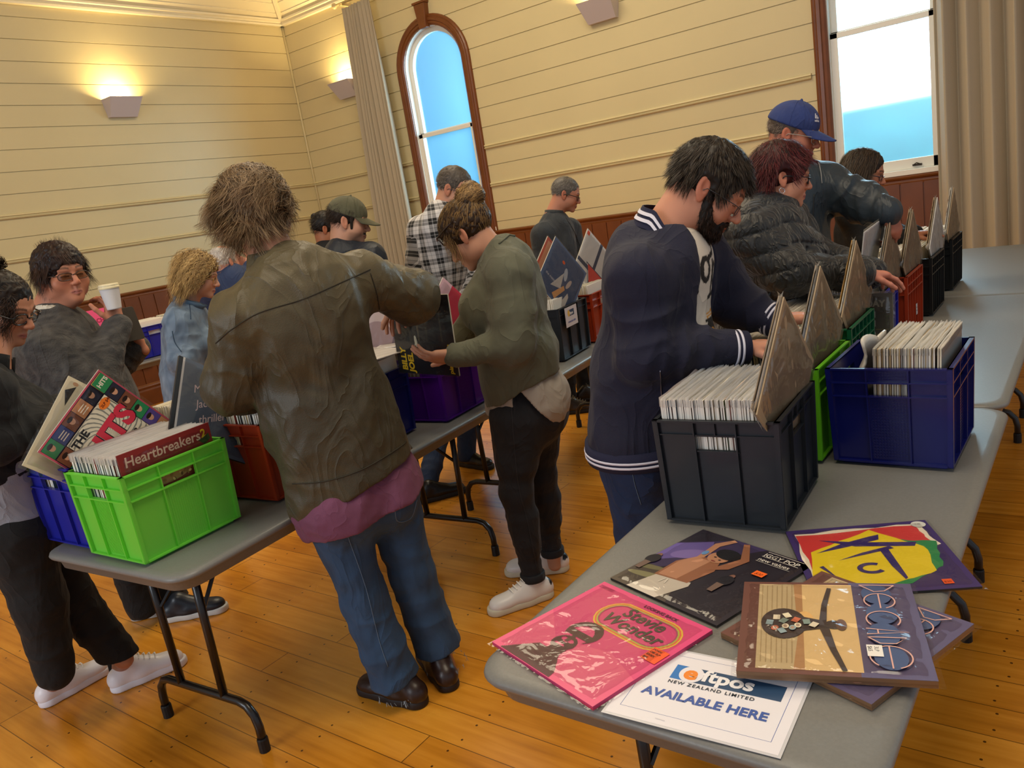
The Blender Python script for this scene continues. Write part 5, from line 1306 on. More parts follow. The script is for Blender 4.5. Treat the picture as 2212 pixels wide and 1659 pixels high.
# tilted blue-grey album with handwriting, leaning in the dark green crate
A = Art(); A.rect(0, 0, 1, 1, '#5b6678'); A.poly([(.2, 0), (1, 0), (1, .6), (.6, .9), (.3, .5)], '#4a566c'); A.rect(0, 0, .05, 1, '#1b1d22'); A.rect(.05, 0, .075, 1, '#c9cbd0')
for i, t in enumerate(('Michael', 'Jackson', 'thriller')): A.text(t, .22+.05*i, .62-.17*i, .040, '#d9c4cc', shear=.4, rot=.45)
mj = sleeve('record_sleeve', 'slate blue album with handwritten pink script leaning beside the waxed jacket sleeve', 'record', COVM[4], .008, bag=.008)
A.build('cover_print', mj, .0083); stand(mj, vv(-2.475, 1.465, 1.075), vv(.05, .80, -.58), vv(-.35, .50, .72))
# pale blue album lying across the red crate
A = Art(); A.rect(0, 0, 1, 1, '#7fa6bf'); A.rect(.05, .1, .95, .9, '#a8c4d4'); A.text('LIVE', .3, .4, .05, '#d8e4ea'); bl = sleeve('record_sleeve', 'pale blue record cover lying flat across the brick red crate on the left table', 'record', M('pale_blue_card', '#88aabf', .5), .004, bag=.006)
A.build('cover_print', bl, .0043); bl.location = (-2.46, 1.70, TZ+.347); bl.rotation_euler = (.03, -.03, math.radians(8))
# black album held open by the woman in the olive jumper
A = Art(.63, .315); A.rect(0, 0, 1, 1, '#121114'); A.rect(0, 0, .004, 1, '#d8d4cc'); 
for i in range(7): A.poly([(.45+.06*i, 1), (.47+.06*i, 1), (.46+.055*i, .2), (.45+.055*i, .2)], ['#3b3326', '#1f1c1a', '#4a4234'][i % 3])
A.poly([(.40, .72), (.43, .72), (.445, .30), (.415, .28)], '#2c2722'); A.ell((.42, .30), (.018, .05), '#cfc6a8'); 
bj = empty('album_cover', (0, 0, 0), 0, 'black album with yellow upright lettering held up by the person in olive', 'record')
A.lay = 0
A2 = Art(.315, .315); A2.rect(0, 0, 1, 1, '#141316')
for i, (u, c) in enumerate(((.18, '#3a3226'), (.30, '#1f1c1b'), (.42, '#2d2720'), (.56, '#4a4130'), (.70, '#332c22'), (.80, '#1b1a1d'))): A2.poly([(.42, u), (.42, u+.03), (1, u+.015), (1, u-.01)], c)
A2.poly([(.44, .60), (.47, .67), (.64, .66), (.64, .61)], '#2b2620'); A2.ell((.42, .63), (.075, .022), '#d2c9ab', .1); A2.line([(.35, .66), (.48, .62)], .010, '#d2c9ab'); A2.line([(.36, .60), (.46, .63)], .008, '#b9b094')
A2.text('BILLY', .04, .84, .038, '#e8bd1c', bold=.0016, shear=.1); A2.text('JOEL', .02, .72, .038, '#e8bd1c', bold=.0016, shear=.1); A2.text('piano man', .02, .075, .028, '#d8ae1c', bold=.0008, shear=.1)
MB().box(-.1575, .1575, -.1575, .1575, -.006, 0).obj('card_sleeve', M('cream_edge_card', '#d9d2bf', .6), bj, loc=(0, 0, 0)); A2.build('cover_print', bj, .0003)
n = 20; V = [(-.162+.324*i/n, -.162+.324*j_/n, .0025+.0015*math.sin(i*1.7+j_)*math.sin(j_*1.1)) for j_ in range(n+1) for i in range(n+1)]
MB().add(V, [(j_*(n+1)+i, j_*(n+1)+i+1, (j_+1)*(n+1)+i+1, (j_+1)*(n+1)+i) for j_ in range(n) for i in range(n)]).obj('plastic_bag', PLAST, bj, loc=(0, 0, 0), smooth=True, recalc=False)
# seen with its lettering running upwards: reading direction is up, cover's up is to the image left
K_ = J(992, 812, 2.95); lf = nrm(-.78*IMR+.62*IMV+vv(0, 0, .04)); upv = vv(0, 0, 1); upv = nrm(upv-lf*(upv@lf))
stand(bj, K_+upv*.157+lf*.157, upv, lf)
# other printed covers further along the middle tables
def plain_album(label, C0, ux, uy, base, shapes, text=None, bag=.008):
    A = Art(); A.rect(0, 0, 1, 1, base)
    for sh in shapes: getattr(A, sh[0])(*sh[1:])
    if text: A.text(*text[0], **text[1])
    o = sleeve('record_sleeve', label, 'record', COVM[7], .005, bag=bag); A.build('cover_print', o, .0053); stand(o, C0, ux, uy); return o
D3 = 3.75
plain_album('navy album with pale and orange bird-like shapes standing corner-up in the charcoal crate', J(1213, 600, 4.28), vv(.1, .62, -.72)+IMR*0, vv(.0, .7, .7), '#4a5878', [('poly', [(.3, .2), (.5, .6), (.55, .3)], '#c9c4c0'), ('ell', (.55, .6), (.05, .12), '#b9c0cc', .3), ('ell', (.7, .5), (.04, .11), '#c9b8b0', -.3), ('ell', (.4, .75), (.04, .03), '#e8602c'), ('poly', [(.4, .1), (.6, .4), (.66, .35), (.5, .05)], '#dba26a'), ('poly', [(.65, .05), (.75, .35), (.8, .3), (.8, .05)], '#d8d0c8')], (('the mating game', .10, .30, .022, '#d9d6dc'), dict(rot=0)))
plain_album('album with an orange edge leaning behind the navy bird album', J(1196, 598, 4.36), vv(.1, .62, -.72), vv(.0, .7, .7), '#b04a34', [('rect', .05, .05, .5, .95, '#c98a6a')])
plain_album('white album with a red triangle and black cross, corner-up in the far brick red crate', J(1283, 575, 4.74), vv(.1, .66, -.70), vv(.0, .7, .7), '#d8d5d2', [('rect', .46, 0, .54, 1, '#39415a'), ('rect', 0, .30, 1, .38, '#39415a'), ('poly', [(.30, .42), (.80, .42), (.52, .05)], '#d8473c'), ('line', [(.26, .42), (.84, .42), (.52, .02)], .03, '#39415a', True), ('rect', .02, .9, .1, .98, '#e2502c')])
plain_album('pink-red album corner standing up behind the black gatefold album', J(978, 706, 3.50), vv(.1, .66, -.70), vv(0, .7, .7), '#c93a50', [('rect', .0, .0, .2, 1, '#e0b8c8')])
# records in the purple and navy crates pulled up and laid flat on top
def flat_rec(label, loc, rz, ry, base, rx=0):
    o = sleeve('record_sleeve', label, 'record', M('ink_'+base[1:], base, .45), .004, bag=.008); o.location = loc; o.rotation_euler = (rx, ry, rz); return o
flat_rec('white sleeve lying flat on top of the purple crate beside the held album', (-2.44, 2.50, TZ+.348), math.radians(24), .02, '#d9d3cc')
flat_rec('pale sleeve lying on the navy crate behind the waxed jacket', (-2.44, 2.13, TZ+.352), math.radians(-14), -.03, '#cfcac4', .02)
plain_album('album with a dusky portrait leaning upright between the waxed jacket and the black album', vv(-2.56, 2.36, 1.13), vv(.78, .6, 0), vv(-.15, .15, 1), '#c9b2ae', [('ell', (.5, .35), (.30, .28), '#6a5a68'), ('ell', (.5, .5), (.22, .22), '#a08688')])
# small sign on the charcoal crate, tape label, price stickers
A = Art(.148, .105); A.rect(0, 0, 1, 1, '#dcdae2'); A.rect(.25, .52, .75, .84, '#2b4a6e'); A.ell((.30, .68), (.10, .17), '#e9c060'); A.text('ftpos', .38, .60, .020, '#fff', bold=.0006); A.text('AVAILABLE HERE', .5, .20, .0125, '#3b5aa8', 'CENTER', bold=.0004)
sg = empty('printed_notice', (0, 0, 0), 0, 'small white payment notice taped to the side of the charcoal crate', 'notice'); MB().box(-.074, .074, -.0525, .0525, -.0006, 0).obj('paper', M('white_paper', '#d9d8de', .7), sg, loc=(0, 0, 0)); A.build('notice_print', sg, .0002)
c = crates['bk2']; a = c.rotation_euler[2]; p = place(a, (c.location[0], c.location[1]), CW/2+.004, -.045); stand(sg, vv(p[0], p[1], TZ+.225), vv(-math.sin(a), math.cos(a), 0), (0.02, 0, 1))
def sticker_on(key, u_off, zc, w_, h_, base, lines, nm='sticker', side='x'):
    c = crates[key]; A = Art(w_, h_); A.rect(0, 0, 1, 1, base)
    for l in lines: A.rect(*l)
    A.build(nm, c, 0, X=(lambda v: np.stack([np.full(len(v), CW/2*.985-.0065)+v[:, 2]+(v[:, 1]+zc)*.008, v[:, 0]+u_off, v[:, 1]+zc], 1)) if side == 'x' else (lambda v: np.stack([v[:, 0]+u_off, -(CD/2*.985-.0065)-v[:, 2]-(v[:, 1]+zc)*.008, v[:, 1]+zc], 1)))
sticker_on('lred', -.06, .155, .042, .105, '#dfe0e6', [(.04, .42, .96, .98, '#1f3f8a'), (.15, .82, .6, .92, '#cfd6ea'), (.2, .62, .8, .66, '#8fa0cc'), (.2, .54, .8, .57, '#8fa0cc'), (.2, .12, .45, .34, '#77787c'), (.5, .12, .8, .34, '#9a9b9f')])
sticker_on('red3', .04, .10, .03, .05, '#dcdcdc', [(.2, .3, .8, .4, '#777'), (.2, .6, .8, .7, '#777')]); sticker_on('k2', .12, .17, .02, .07, '#c9c9c9', [(.3, .1, .7, .9, '#999')])
# plastic-wrapped album with a handwritten price label propped by the royal blue crate
A = Art(); A.rect(0, 0, 1, 1, '#6f6a62'); A.text('DAY', .80, .84, .034, '#cfc6b0', 'CENTER', bold=.0014)
for i, (t, v) in enumerate((('B', .74), ('Promo', .70), ('Set', .63), ('CVS', .59), ('$35', .49))): 
    if i in (0, 2, 4): A.rect(.62, v-.035, .80, v+.04, '#dedbd4')
    A.text(t, .64, v-.012, .011, '#222')
for v in (.56, .50, .44, .38): A.line([(.80, v), (.95, v)], .008, '#a99a70')
for v in (.33, .27, .20): A.line([(.62, v), (.92, v)], .010, '#a0604a')
dy = sleeve('record_sleeve', 'grey album reading DAY with white price labels, propped before the royal blue crate', 'record', COVM[5], .005, bag=.008, bagm=PLAST2)
A.build('cover_print', dy, .0053); stand(dy, vv(-.815, 3.215, TZ+.155), vv(1, -.05, 0), vv(0, .10, 1))
# transparent sleeve being lifted out above the royal blue crate
ls = sleeve('record_sleeve', 'clear-wrapped white record being lifted by the reaching hand', 'record', M('ink_dcdcdc', '#d3d6dc', .4), .004, bag=.012, bagm=PLAST2); stand(ls, vv(-.80, 3.50, 1.13), vv(0, 1, .05), vv(.16, -.05, 1))
# folded plastic bag in the navy crate
BAG = M('milky_plastic_bag', '#d9d3c8', .25, trans=.0, bump=(40, .6), coat=.3)
mb = MB(); n = 14; V = []
for j_ in range(n+1):
    for i in range(n+1):
        u, v = i/n, j_/n; V.append((-.585+.055*v+.010*math.sin(u*9+v*4)+.006*math.sin(v*17), 2.26+.23*u+.010*math.sin(v*9), TZ+.05+.300*v-.03*v*u+.014*math.sin(u*7)*v))
F = [(j_*(n+1)+i, j_*(n+1)+i+1, (j_+1)*(n+1)+i+1, (j_+1)*(n+1)+i) for j_ in range(n) for i in range(n)]
mb.add(V, F); bg = mb.obj('plastic_carrier_bag', BAG, smooth=True, origin=(-.5, 2.39, TZ+.05)); sd = bg.modifiers.new('th', 'SOLIDIFY'); sd.thickness = .007; tag(bg, 'crumpled milky plastic bag folded beside the records in the navy crate', 'bag')
# bright pink card on the end-wall table
A = Art(.30, .21); A.rect(0, 0, 1, 1, '#f0588f'); A.text('CHEAP', .5, .45, .05, '#a02048', 'CENTER', bold=.002); pc = empty('pink_card', (0, 0, 0), 0, 'bright pink card standing on the end-wall table behind the coffee cup', 'card'); MB().box(-.15, .15, -.105, .105, -.001, 0).obj('card', M('pink_card_stock', '#e8518a', .7), pc, loc=(0, 0, 0)); A.build('card_print', pc, .0003); stand(pc, vv(-6.98, 3.35, TZ+.42), vv(-.1, 1, 0), (-.1, 0, 1))
plainb = MB().box(-7.15, -6.95, 3.28, 3.44, TZ, TZ+.33).obj('record_box', COVM[5], origin=(-7.05, 3.36, TZ)); tag(plainb, 'grey box behind the pink card on the end-wall table', 'box')
# little cable cover low on the end wall
tag(MB().box(XA+.016, XA+.05, 4.40, 4.56, .43, .49).obj('power_outlet', M('white_socket_plastic', '#cfcac4', .4), origin=(XA+.02, 4.48, .46), bevel=.004), 'white double power socket low on the brown end-wall boards', 'socket')
# ================================================================ PEOPLE
def joints(D0, d):
    return {k: (J(v[0], v[1], D0+v[2]) if len(v) == 3 else v[0]) for k, v in d.items()}
def torso(s, j, F, r, flat=.66, k=.06, shr=.058, bust=0, belly=0, wr=None, shoulders=True, back=0):
    F = nrm((F[0], F[1], 0))
    s.rc(j['P'], j['W'], r[2], r[1], k, (F, flat+.06), wr=wr); s.rc(j['W'], j['C'], r[1], r[0], k, (F, flat))
    if shoulders:
        s.rc(j['sl'], j['sr'], shr, shr, k); m = (j['sl']+j['sr'])/2
        for q in ('sl', 'sr'): s.rc(j['neck']*.75+m*.25, j[q]*.8+m*.2, shr*.72, shr*.9, k)
        s.rc(m, j['C'], r[0]*.86, r[0], k, (F, flat))
    R_ = np.cross(F, (0, 0, 1))
    if bust:
        for q in (-1, 1): s.el(j['C']+F*(r[0]*flat*.8)+R_*q*r[0]*.45+np.array([0, 0, -.02]), (.085*bust, .075*bust, .085*bust), None, .06)
    if belly: s.el(j['W']+F*r[1]*flat*.5, (r[1]*.9, r[1]*.9*belly, r[1]*1.1), frame_yz(F), .06)
    if back: s.el(j['C']-F*r[0]*flat*.5+np.array([0, 0, .05]), (r[0]*.95, r[0]*.6*back, r[0]*1.1), frame_yz(F), .07)
def arms(s, j, r, k=.03, wr1=(.006, .075), wr2=(.006, .055), which='lr'):
    for q in which:
        s.rc(j['s'+q], j['e'+q], r[0], r[1], k+.02, wr=(wr1[0], wr1[1], .25, 1.0, 1.) if wr1 else None)
        s.rc(j['e'+q], j['w'+q], r[1], r[2], k, wr=(wr2[0], wr2[1], 0, .92, 2.) if wr2 else None)
def legs(s, j, r, k=.03, wr=(.006, .10), which='lr', cuff=None, knee_wr=True):
    for q in which:
        s.rc(j['h'+q], j['k'+q], r[0], r[1], k, wr=(wr[0]*.8, wr[1], .0, 1., 1.) if wr else None)
        s.rc(j['k'+q], j['a'+q], r[1], r[2], k, wr=(wr[0], wr[1]*.8, .0, .96, .3) if wr else None)
    s.rc(j['hl'], j['hr'], r[0]*.9, r[0]*.9, .05)
def person(key, label, D0, jd, F, head, hands=(), origin=None, skin=None, inner=1.0):
    """root body mesh: head, neck, hands and a slim body that the clothes cover"""
    j = joints(D0, jd); j['F'] = nrm((F[0], F[1], 0)); R0_ = np.cross(j['F'], (0, 0, 1.))
    if 'hl' not in j:
        for q, sg in (('l', -1), ('r', 1)):
            b_ = j['P']+R0_*sg*.09; b_[2] = j['P'][2]-.04; j['h'+q] = b_; k_ = b_+j['F']*.02; k_[2] = b_[2]*.53; j['k'+q] = k_; a_ = b_-j['F']*.02+R0_*sg*.02; a_[2] = .09; j['a'+q] = a_
    sk = head.get('skin', SKINC['fair'])
    Hc = j['hc']; R = head_frame(head['dir'], head.get('pitch', 0), head.get('roll', 0)); parts = []
    parts.append(build_head(Hc, R, j['neck'], head))
    for h_ in hands: parts.append(hand_mesh(**dict(dict(skin=sk), **h_)))
    s = SDF(); s.rc(j['P'], j['C'], .085*inner, .08*inner, .04); s.rc(j['C'], j['neck'], .075*inner, .045, .04); s.rc(j['sl'], j['sr'], .03, .03, .03)
    for q in 'lr':
        s.rc(j['s'+q], j['e'+q], .028, .024, .02); s.rc(j['e'+q], j['w'+q], .024, .022, .02)
        if 'k'+q in j: s.rc(j['h'+q], j['k'+q], .06, .045, .02); s.rc(j['k'+q], j['a'+q], .045, .036, .02)
    V, Q = mesh_sdf(s, .011); b = np.array(lin(sk)[:3]); parts.append((V, Q, b*np.ones((len(V), 3))))
    V, Q, C_ = cat_mesh(parts)
    o = origin if origin is not None else (j['P'][0], j['P'][1], 0)
    root = np_obj('person', V, Q, SKINM, None, origin=o, col=C_); root['_o'] = [float(v) for v in o]
    tag(root, label, 'person'); root['_k'] = key
    return root, j, Hc, R
def ring_collar(root, name, N, axis, r, h_, th, mat, F, flat=.85, open_=0, flare=.0, tilt=0):
    """band collar round the neck"""
    Z = nrm(axis); Fv = nrm(F-Z*(np.asarray(F)@Z)); X = np.cross(Fv, Z); mb = MB(); path = []; n = 28
    a0, a1 = open_, 2*PI-open_
    prof = [(0, 0), (th, .003), (th+flare*.6, h_*.7), (th+flare, h_), (flare-.002, h_), (0, h_*.5)]
    for i in range(n+1):
        a = a0+(a1-a0)*i/n; o_ = X*math.sin(a)+Fv*math.cos(a)*flat
        p = N+o_*r+Z*tilt*math.cos(a); path.append((p, nrm(o_), Z))
    mb.sweep(prof, path); return mb.obj(name, mat, root, smooth=True)

def toe_dir(heel, toe):
    a = onz(heel[0], heel[1], 0); b = onz(toe[0], toe[1], 0); return b-a
DENIM = fabric('blue_denim', '#2c4766', bump=(500, .35), var=(9, .28)); DENIM2 = fabric('dark_denim', '#1c2c48', bump=(500, .3), var=(8, .2))
BLKJ = fabric('black_stretch_denim', '#191a20', bump=(480, .25), var=(7, .15)); BLKT = fabric('black_trouser_cloth', '#0e0e10', bump=(300, .2), var=(7, .15))

# ---------------------------------------------------------------- man in waxed jacket, back to us
def man_waxed():
    fl = onz(868, 1512, 0); fr_ = onz(965, 1478, 0)
    jd = dict(hc=(560, 462, .08), neck=(598, 560, .03), C=(655, 720, 0), W=(705, 880, 0), P=(760, 1040, 0), sl=(520, 690, -.06), sr=(778, 605, .07),
              el=(500, 835, -.02), wl=(545, 850, .27), er=(888, 640, .20), wr=(868, 655, .46), hl=(715, 1085, -.03), hr=(835, 1045, .05), kl=(785, 1290, -.02), kr=(888, 1235, .06), al=(865, 1490, -.02), ar=(968, 1455, .08))
    head = dict(dir=idir(18), pitch=.22, skin='#b98468', neck=.06)
    root, j, Hc, R = person('waxed', 'person seen from behind in a brown-olive waxed jacket and worn blue jeans, leaning over crates', 2.53, jd, (-.95, .35), head,
        hands=[dict(wr=J(545, 850, 2.80), fdir=idir(-10), back=(0, 0, 1), side=1), dict(wr=J(868, 655, 2.99), fdir=idir(-30)+vv(0, 0, -.5), back=(0, 0, 1), side=-1)])
    F = j['F']
    # jeans
    s = SDF(); legs(s, j, (.098, .072, .084), wr=(.008, .13)); s.rc(j['P'], (j['hl']+j['hr'])/2, .15, .145, .06, (F, .8))
    for q in (-1, 1): s.el((j['hl']+j['hr'])/2+np.cross(F, (0, 0, 1))*q*.075-F*.055+vv(0, 0, -.02), (.095, .095, .105), None, .04)
    s.cut((0, 0, .035), (.05, .1, -1)); s.cut(j['P']+vv(0, 0, .10), (0, 0, 1))
    tr = garment(root, 'jeans', s, DENIM, .0065, fold=(.0045, 15, 3))
    seam(root, tr, [(752, 1160), (790, 1270), (818, 1380), (838, 1440)], 'seam', .0013, M('denim_stitching', '#5b6f86', .8))
    MB_ = M('frayed_denim_threads', '#9fb0bd', .9); mb = MB()
    r_ = random.Random(4)
    for q, n_ in (('al', 40), ('ar', 40)):
        for i in range(n_):
            a = r_.uniform(0, 2*PI); p = vv(j[q][0]+.076*math.cos(a), j[q][1]+.076*math.sin(a), .045)
            mb.tube([p, p+vv(r_.uniform(-.006, .006), r_.uniform(-.006, .006), -r_.uniform(.008, .028))], .0008, 3)
    mb.obj('frayed_hem', MB_, root)
    # pockets
    PK = M('denim_pocket', '#24384f', .85, var=(12, .2))
    for pts in ([(668, 1125), (730, 1140), (752, 1105)], [(853, 1085), (858, 1125), (888, 1118), (900, 1080)]): seam(root, tr, pts, 'pocket_seam', .0018, M('denim_stitching', '#5b6f86', .8))
    # pink shirt tail
    s = SDF(); s.rc(j['P']+vv(0, 0, .02), j['P']+vv(0, 0, -.12), .174, .184, .03, (F, .80)); s.rc(j['W'], j['P'], .15, .17, .04, (F, .74)); s.rc(j['hl'], j['hr'], .122, .122, .05)
    for q in (-1, 1): s.el((j['hl']+j['hr'])/2+np.cross(F, (0, 0, 1))*q*.075-F*.06+vv(0, 0, -.02), (.112, .112, .125), None, .04)
    s.cut(j['P']+vv(0, 0, -.11), vv(0, 0, -1)+IMR*.20); s.cut(j['W'], (0, 0, 1))
    garment(root, 'shirt', s, fabric('faded_plum_jersey', '#6f3f59', bump=(400, .25), var=(6, .15)), .006, fold=(.006, 11, 8))
    # jacket
    s = SDF(); torso(s, j, F, (.175, .19, .195), .70, shr=.07, back=1.0); arms(s, j, (.082, .078, .062), wr1=(.010, .085), wr2=(.010, .07), k=.025)
    s.rc(j['er'], j['er']*.75+j['sr']*.25+vv(0, 0, .0), .086, .080, .04)
    s.rc(j['P']+vv(0, 0, .12), j['P']+vv(0, 0, .0), .195, .20, .06, (F, .78)); s.cut(j['P']+vv(0, 0, .0), vv(0, 0, -1)+IMR*.32)
    WX = fabric('waxed_brown_olive_cotton', '#4b4433', bump=(260, .25), rough=.5, sheen=.03, attr='Col')
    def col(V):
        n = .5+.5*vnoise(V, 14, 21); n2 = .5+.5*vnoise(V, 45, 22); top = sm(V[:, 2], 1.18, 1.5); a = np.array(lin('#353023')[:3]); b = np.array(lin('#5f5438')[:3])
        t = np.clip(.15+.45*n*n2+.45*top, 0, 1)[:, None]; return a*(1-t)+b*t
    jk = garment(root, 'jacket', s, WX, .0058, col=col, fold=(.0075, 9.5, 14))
    SM = M('jacket_seam_thread', '#2f2a1e', .8)
    seam(root, jk, [(466, 742), (500, 712), (560, 676), (650, 648), (720, 618), (800, 582)], 'yoke_seam', .0017, SM)
    seam(root, jk, [(800, 590), (815, 640), (822, 690)], 'sleeve_seam', .0017, SM); seam(root, jk, [(632, 1045), (700, 1040), (780, 1015), (860, 968), (898, 935)], 'hem_seam', .0022, SM)
    # turned collar
    s = SDF(); Z = nrm(j['neck']-j['C']+vv(0, 0, .3)); N0 = j['neck']+vv(0, 0, -.005)
    s.rc(N0-Z*.035, N0+Z*.035, .105, .083, .02, (F, .9)); s.rc(N0-Z*.03, N0+Z*.06, .088, .070, .01, (F, .9), '-'); s.cut(N0+Z*.035, Z); s.cut(N0-Z*.045, -Z)
    garment(root, 'collar', s, WX, .0045, col=col)
    # hair: shaggy, light brown going grey
    sets = []
    H = hairline(top=.07, side=-.03, nape=-.085, earf=.05); 
    def d1(P): x, y, z = P.T; return np.stack([x*4+.35*np.sin(z*42+y*20), -.35-y*1.0+.45*np.sin(x*38+z*16), -.60+.2*np.sin(y*35+x*30)], 1)
    pts = skull_pts(5200, lambda P: P[:, 2] > np.where(P[:, 1] > .05, .06, -.05))
    sets.append(dict(roots=pts, dirs=d1, length=.105, seg=11, curl=.55, curlf=.55, grav=.15, width=.0012, lift=.026, seed=3, clump=.85, guides=230, noface=(.05, .02)))
    pts = skull_pts(600, lambda P: (P[:, 2] < .0) & (P[:, 1] < .02) & (P[:, 2] > -.06), seed=5)
    def d2(P): x, y, z = P.T; return np.stack([x*6, -.5+0*y, -.7+0*z], 1)
    sets.append(dict(roots=pts, dirs=d2, length=.085, seg=8, curl=.5, curlf=.6, grav=.25, width=.0011, lift=.02, seed=6, clump=.85, guides=60))
    hair_obj(root, Hc, R, 1.06, ('#5a452f', '#a88b66'), dict(thick=.019, lumps=[((0, -.07, -.02), (.068, .045, .06), .03)], rough=.006, face=[((0, .095, -.03), (.074, .06, .098), .012)], cuts=[((0, 0, -.085), (0, .1, -1))], ears=0), sets)
    # grey beard edge
    s = SDF(); E = lambda x, y, z: Hc+R@vv(x, y, z)
    s.el(E(0, .05, -.085), (.052, .05, .045), R, .02); s.post.append(lambda P: .003*vnoise(P, 90, 3)); V, Q = mesh_sdf(s, .004)
    np_obj('beard', V, Q, M('grey_beard', '#9a8d80', .8, bump=(200, .6)), root)
    SHB = '#2a1a16'
    shoe(root, onz(893, 1518, 0)[:2], toe_dir((925, 1535), (790, 1500)), .30, SHB, '#1c1210', 'loafer', lace='#1a1212')
    shoe(root, fr_[:2], toe_dir((975, 1492), (935, 1440)), .30, SHB, '#1c1210', 'loafer', lace='#1a1212')

# ---------------------------------------------------------------- woman in olive jumper
def woman_olive():
    jd = dict(hc=(1013, 506, .02), neck=(1076, 560, 0), C=(1092, 640, 0), W=(1112, 770, 0), P=(1130, 850, .0), sl=(1105, 592, -.15), sr=(1085, 565, .13),
              el=(1112, 742, -.20), wl=(985, 768, -.18), er=(1010, 720, .22), wr=(975, 745, .2), hl=(1118, 905, -.08), hr=(1158, 885, .08), kl=(1115, 1062, -.10), kr=(1168, 1030, .08), al=(1150, 1238, -.08), ar=(1192, 1182, .12))
    head = dict(dir=idir(-66), pitch=.62, roll=.0, skin='#c99478', fem=1, neck=.047, hs=1.0)
    root, j, Hc, R = person('olive', 'person with a blonde-brown bun, olive jumper and black jeans, holding a black album', 3.08, jd, idir(-78), head,
        hands=[dict(wr=J(985, 768, 2.90), fdir=idir(-80)+vv(0, 0, .05), back=idir(150)*.6+vv(0, 0, -.7), side=-1, curls=(.25, .28, .3, .32), thumb=(.2, .1), thumbdir=(.5, .75, .1))])
    F = j['F']
    s = SDF(); legs(s, j, (.098, .062, .042), wr=(.005, .07)); s.rc(j['P'], (j['hl']+j['hr'])/2, .14, .15, .05, (F, .85)); s.el((j['hl']+j['hr'])/2-F*.07+vv(0, 0, .02), (.13, .10, .12), frame_yz(F), .05)
    s.rc(j['hl'], j['hl']*.45+j['kl']*.55, .102, .083, .03); s.rc(j['hr'], j['hr']*.45+j['kr']*.55, .10, .083, .03)
    s.rc(j['kl']*.7+j['al']*.3-F*.012, j['kl']*.4+j['al']*.6-F*.008, .058, .048, .03); s.rc(j['kr']*.7+j['ar']*.3-F*.012, j['kr']*.4+j['ar']*.6-F*.008, .058, .048, .03)
    s.cut((0, 0, .095), (0, 0, -1)); s.cut(j['W'], (0, 0, 1))
    tr = garment(root, 'jeans', s, BLKJ, .006, fold=(.0025, 17, 2)); ST = M('black_jean_stitch', '#33343a', .8)
    seam(root, tr, [(1105, 880), (1110, 950), (1120, 1050), (1140, 1130), (1160, 1230)], 'seam', .0012, ST); seam(root, tr, [(1092, 832), (1110, 836), (1112, 900)], 'pocket_seam', .0012, ST)
    for q in 'lr':
        c = j['a'+q]; MB().lathe([(.050, .094), (.0525, .10), (.0525, .122), (.050, .126)], 24, X=lambda v: v*vv(1, 1, 1)+vv(c[0], c[1], 0)).obj('jean_cuff', BLKJ, root, smooth=True)
    for q in 'lr': V, Q = mesh_sdf(SDF().rc(j['a'+q]+vv(0, 0, .02), vv(j['a'+q][0], j['a'+q][1], .045), .033, .030, .01), .005); np_obj('ankle', V, Q, M('ankle_skin', '#b98a72', .5, sss=.1), root)
    # undershirt
    s = SDF(); s.rc(j['W']+vv(0, 0, -.06), j['P']+vv(0, 0, -.05), .160, .176, .04, (F, .88)); s.el(j['P']-F*.075+vv(0, 0, -.03), (.142, .11, .13), frame_yz(F), .05)
    bk = j['P']-F*.11-np.cross(F, (0, 0, 1))*.03
    s.cut(j['W'], (0, 0, 1)); Fq = F
    s.post.append(lambda P: np.maximum(0, 0*P[:, 0]))
    zb = j['P'][2]
    def tail(P):
        u = (P-j['P'])@F; low = np.full(len(P), zb-.055); low = np.where(u < .01, zb+.055-1.5*np.clip(-u-.02, 0, .11), low)
        return np.maximum(-9., low-P[:, 2])
    ev0 = s.ev
    s.ev = lambda P: np.maximum(ev0(P), tail(P))
    garment(root, 'undershirt', s, fabric('grey_marl_jersey', '#a79d92', bump=(420, .2)), .006, fold=(.005, 14, 5))
    # jumper: batwing top, fitted sleeves
    s = SDF(); torso(s, j, F, (.138, .158, .165), .80, shr=.052, bust=1.05); arms(s, j, (.075, .058, .040), wr1=(.006, .08), wr2=(.006, .06))
    s.rc(j['C']+vv(0, 0, -.03), j['el']*.6+j['sl']*.4, .09, .065, .07); s.rc(j['W'], j['el'], .09, .04, .08); s.rc(j['W']-F*.02, j['P']+vv(0, 0, .06), .17, .165, .06, (F, .88))
    s.el(j['C']-F*.05, (.12, .10, .17), frame_yz(F), .05)
    s.cut(j['P']+vv(0, 0, .035), vv(0, 0, -1)-F*.36, 0)
    OL = fabric('olive_knit', '#5f604e', bump=(520, .35), sheen=.12, var=(12, .06))
    jp = garment(root, 'jumper', s, OL, .0056, fold=(.0065, 10, 31))
    
    MB().tube(drape(jp, dense([(1078, 527), (1100, 508), (1118, 512)]), .002) or [j['neck'], j['neck']+vv(0, 0, .01)], .004, 6).obj('neckband', OL, root, smooth=True)
    MB().lathe([(.043, -.012), (.046, -.006), (.046, .05), (.042, .055)], 20, X=lambda v: j['wl']+(v@frame_yz(nrm(np.cross(nrm(j['el']-j['wl']), vv(0, 0, 1))), nrm(j['el']-j['wl'])).T)).obj('cuff', OL, root, smooth=True)
    # hair with a bun and loose strands
    H = lambda P: (P[:, 2] > np.where(P[:, 1] > .05, .055, np.where(P[:, 1] > -.03, -.0, -.045)))
    bun = vv(0, -.098, .088)
    def dn(P): v = bun-P; return v/np.linalg.norm(v, axis=1)[:, None]+vv(0, 0, 0)
    sets = [dict(roots=skull_pts(3000, H, 2), dirs=dn, length=.12, seg=8, curl=.12, curlf=.5, grav=0, width=.0012, lift=.008, seed=2, spread=.35)]
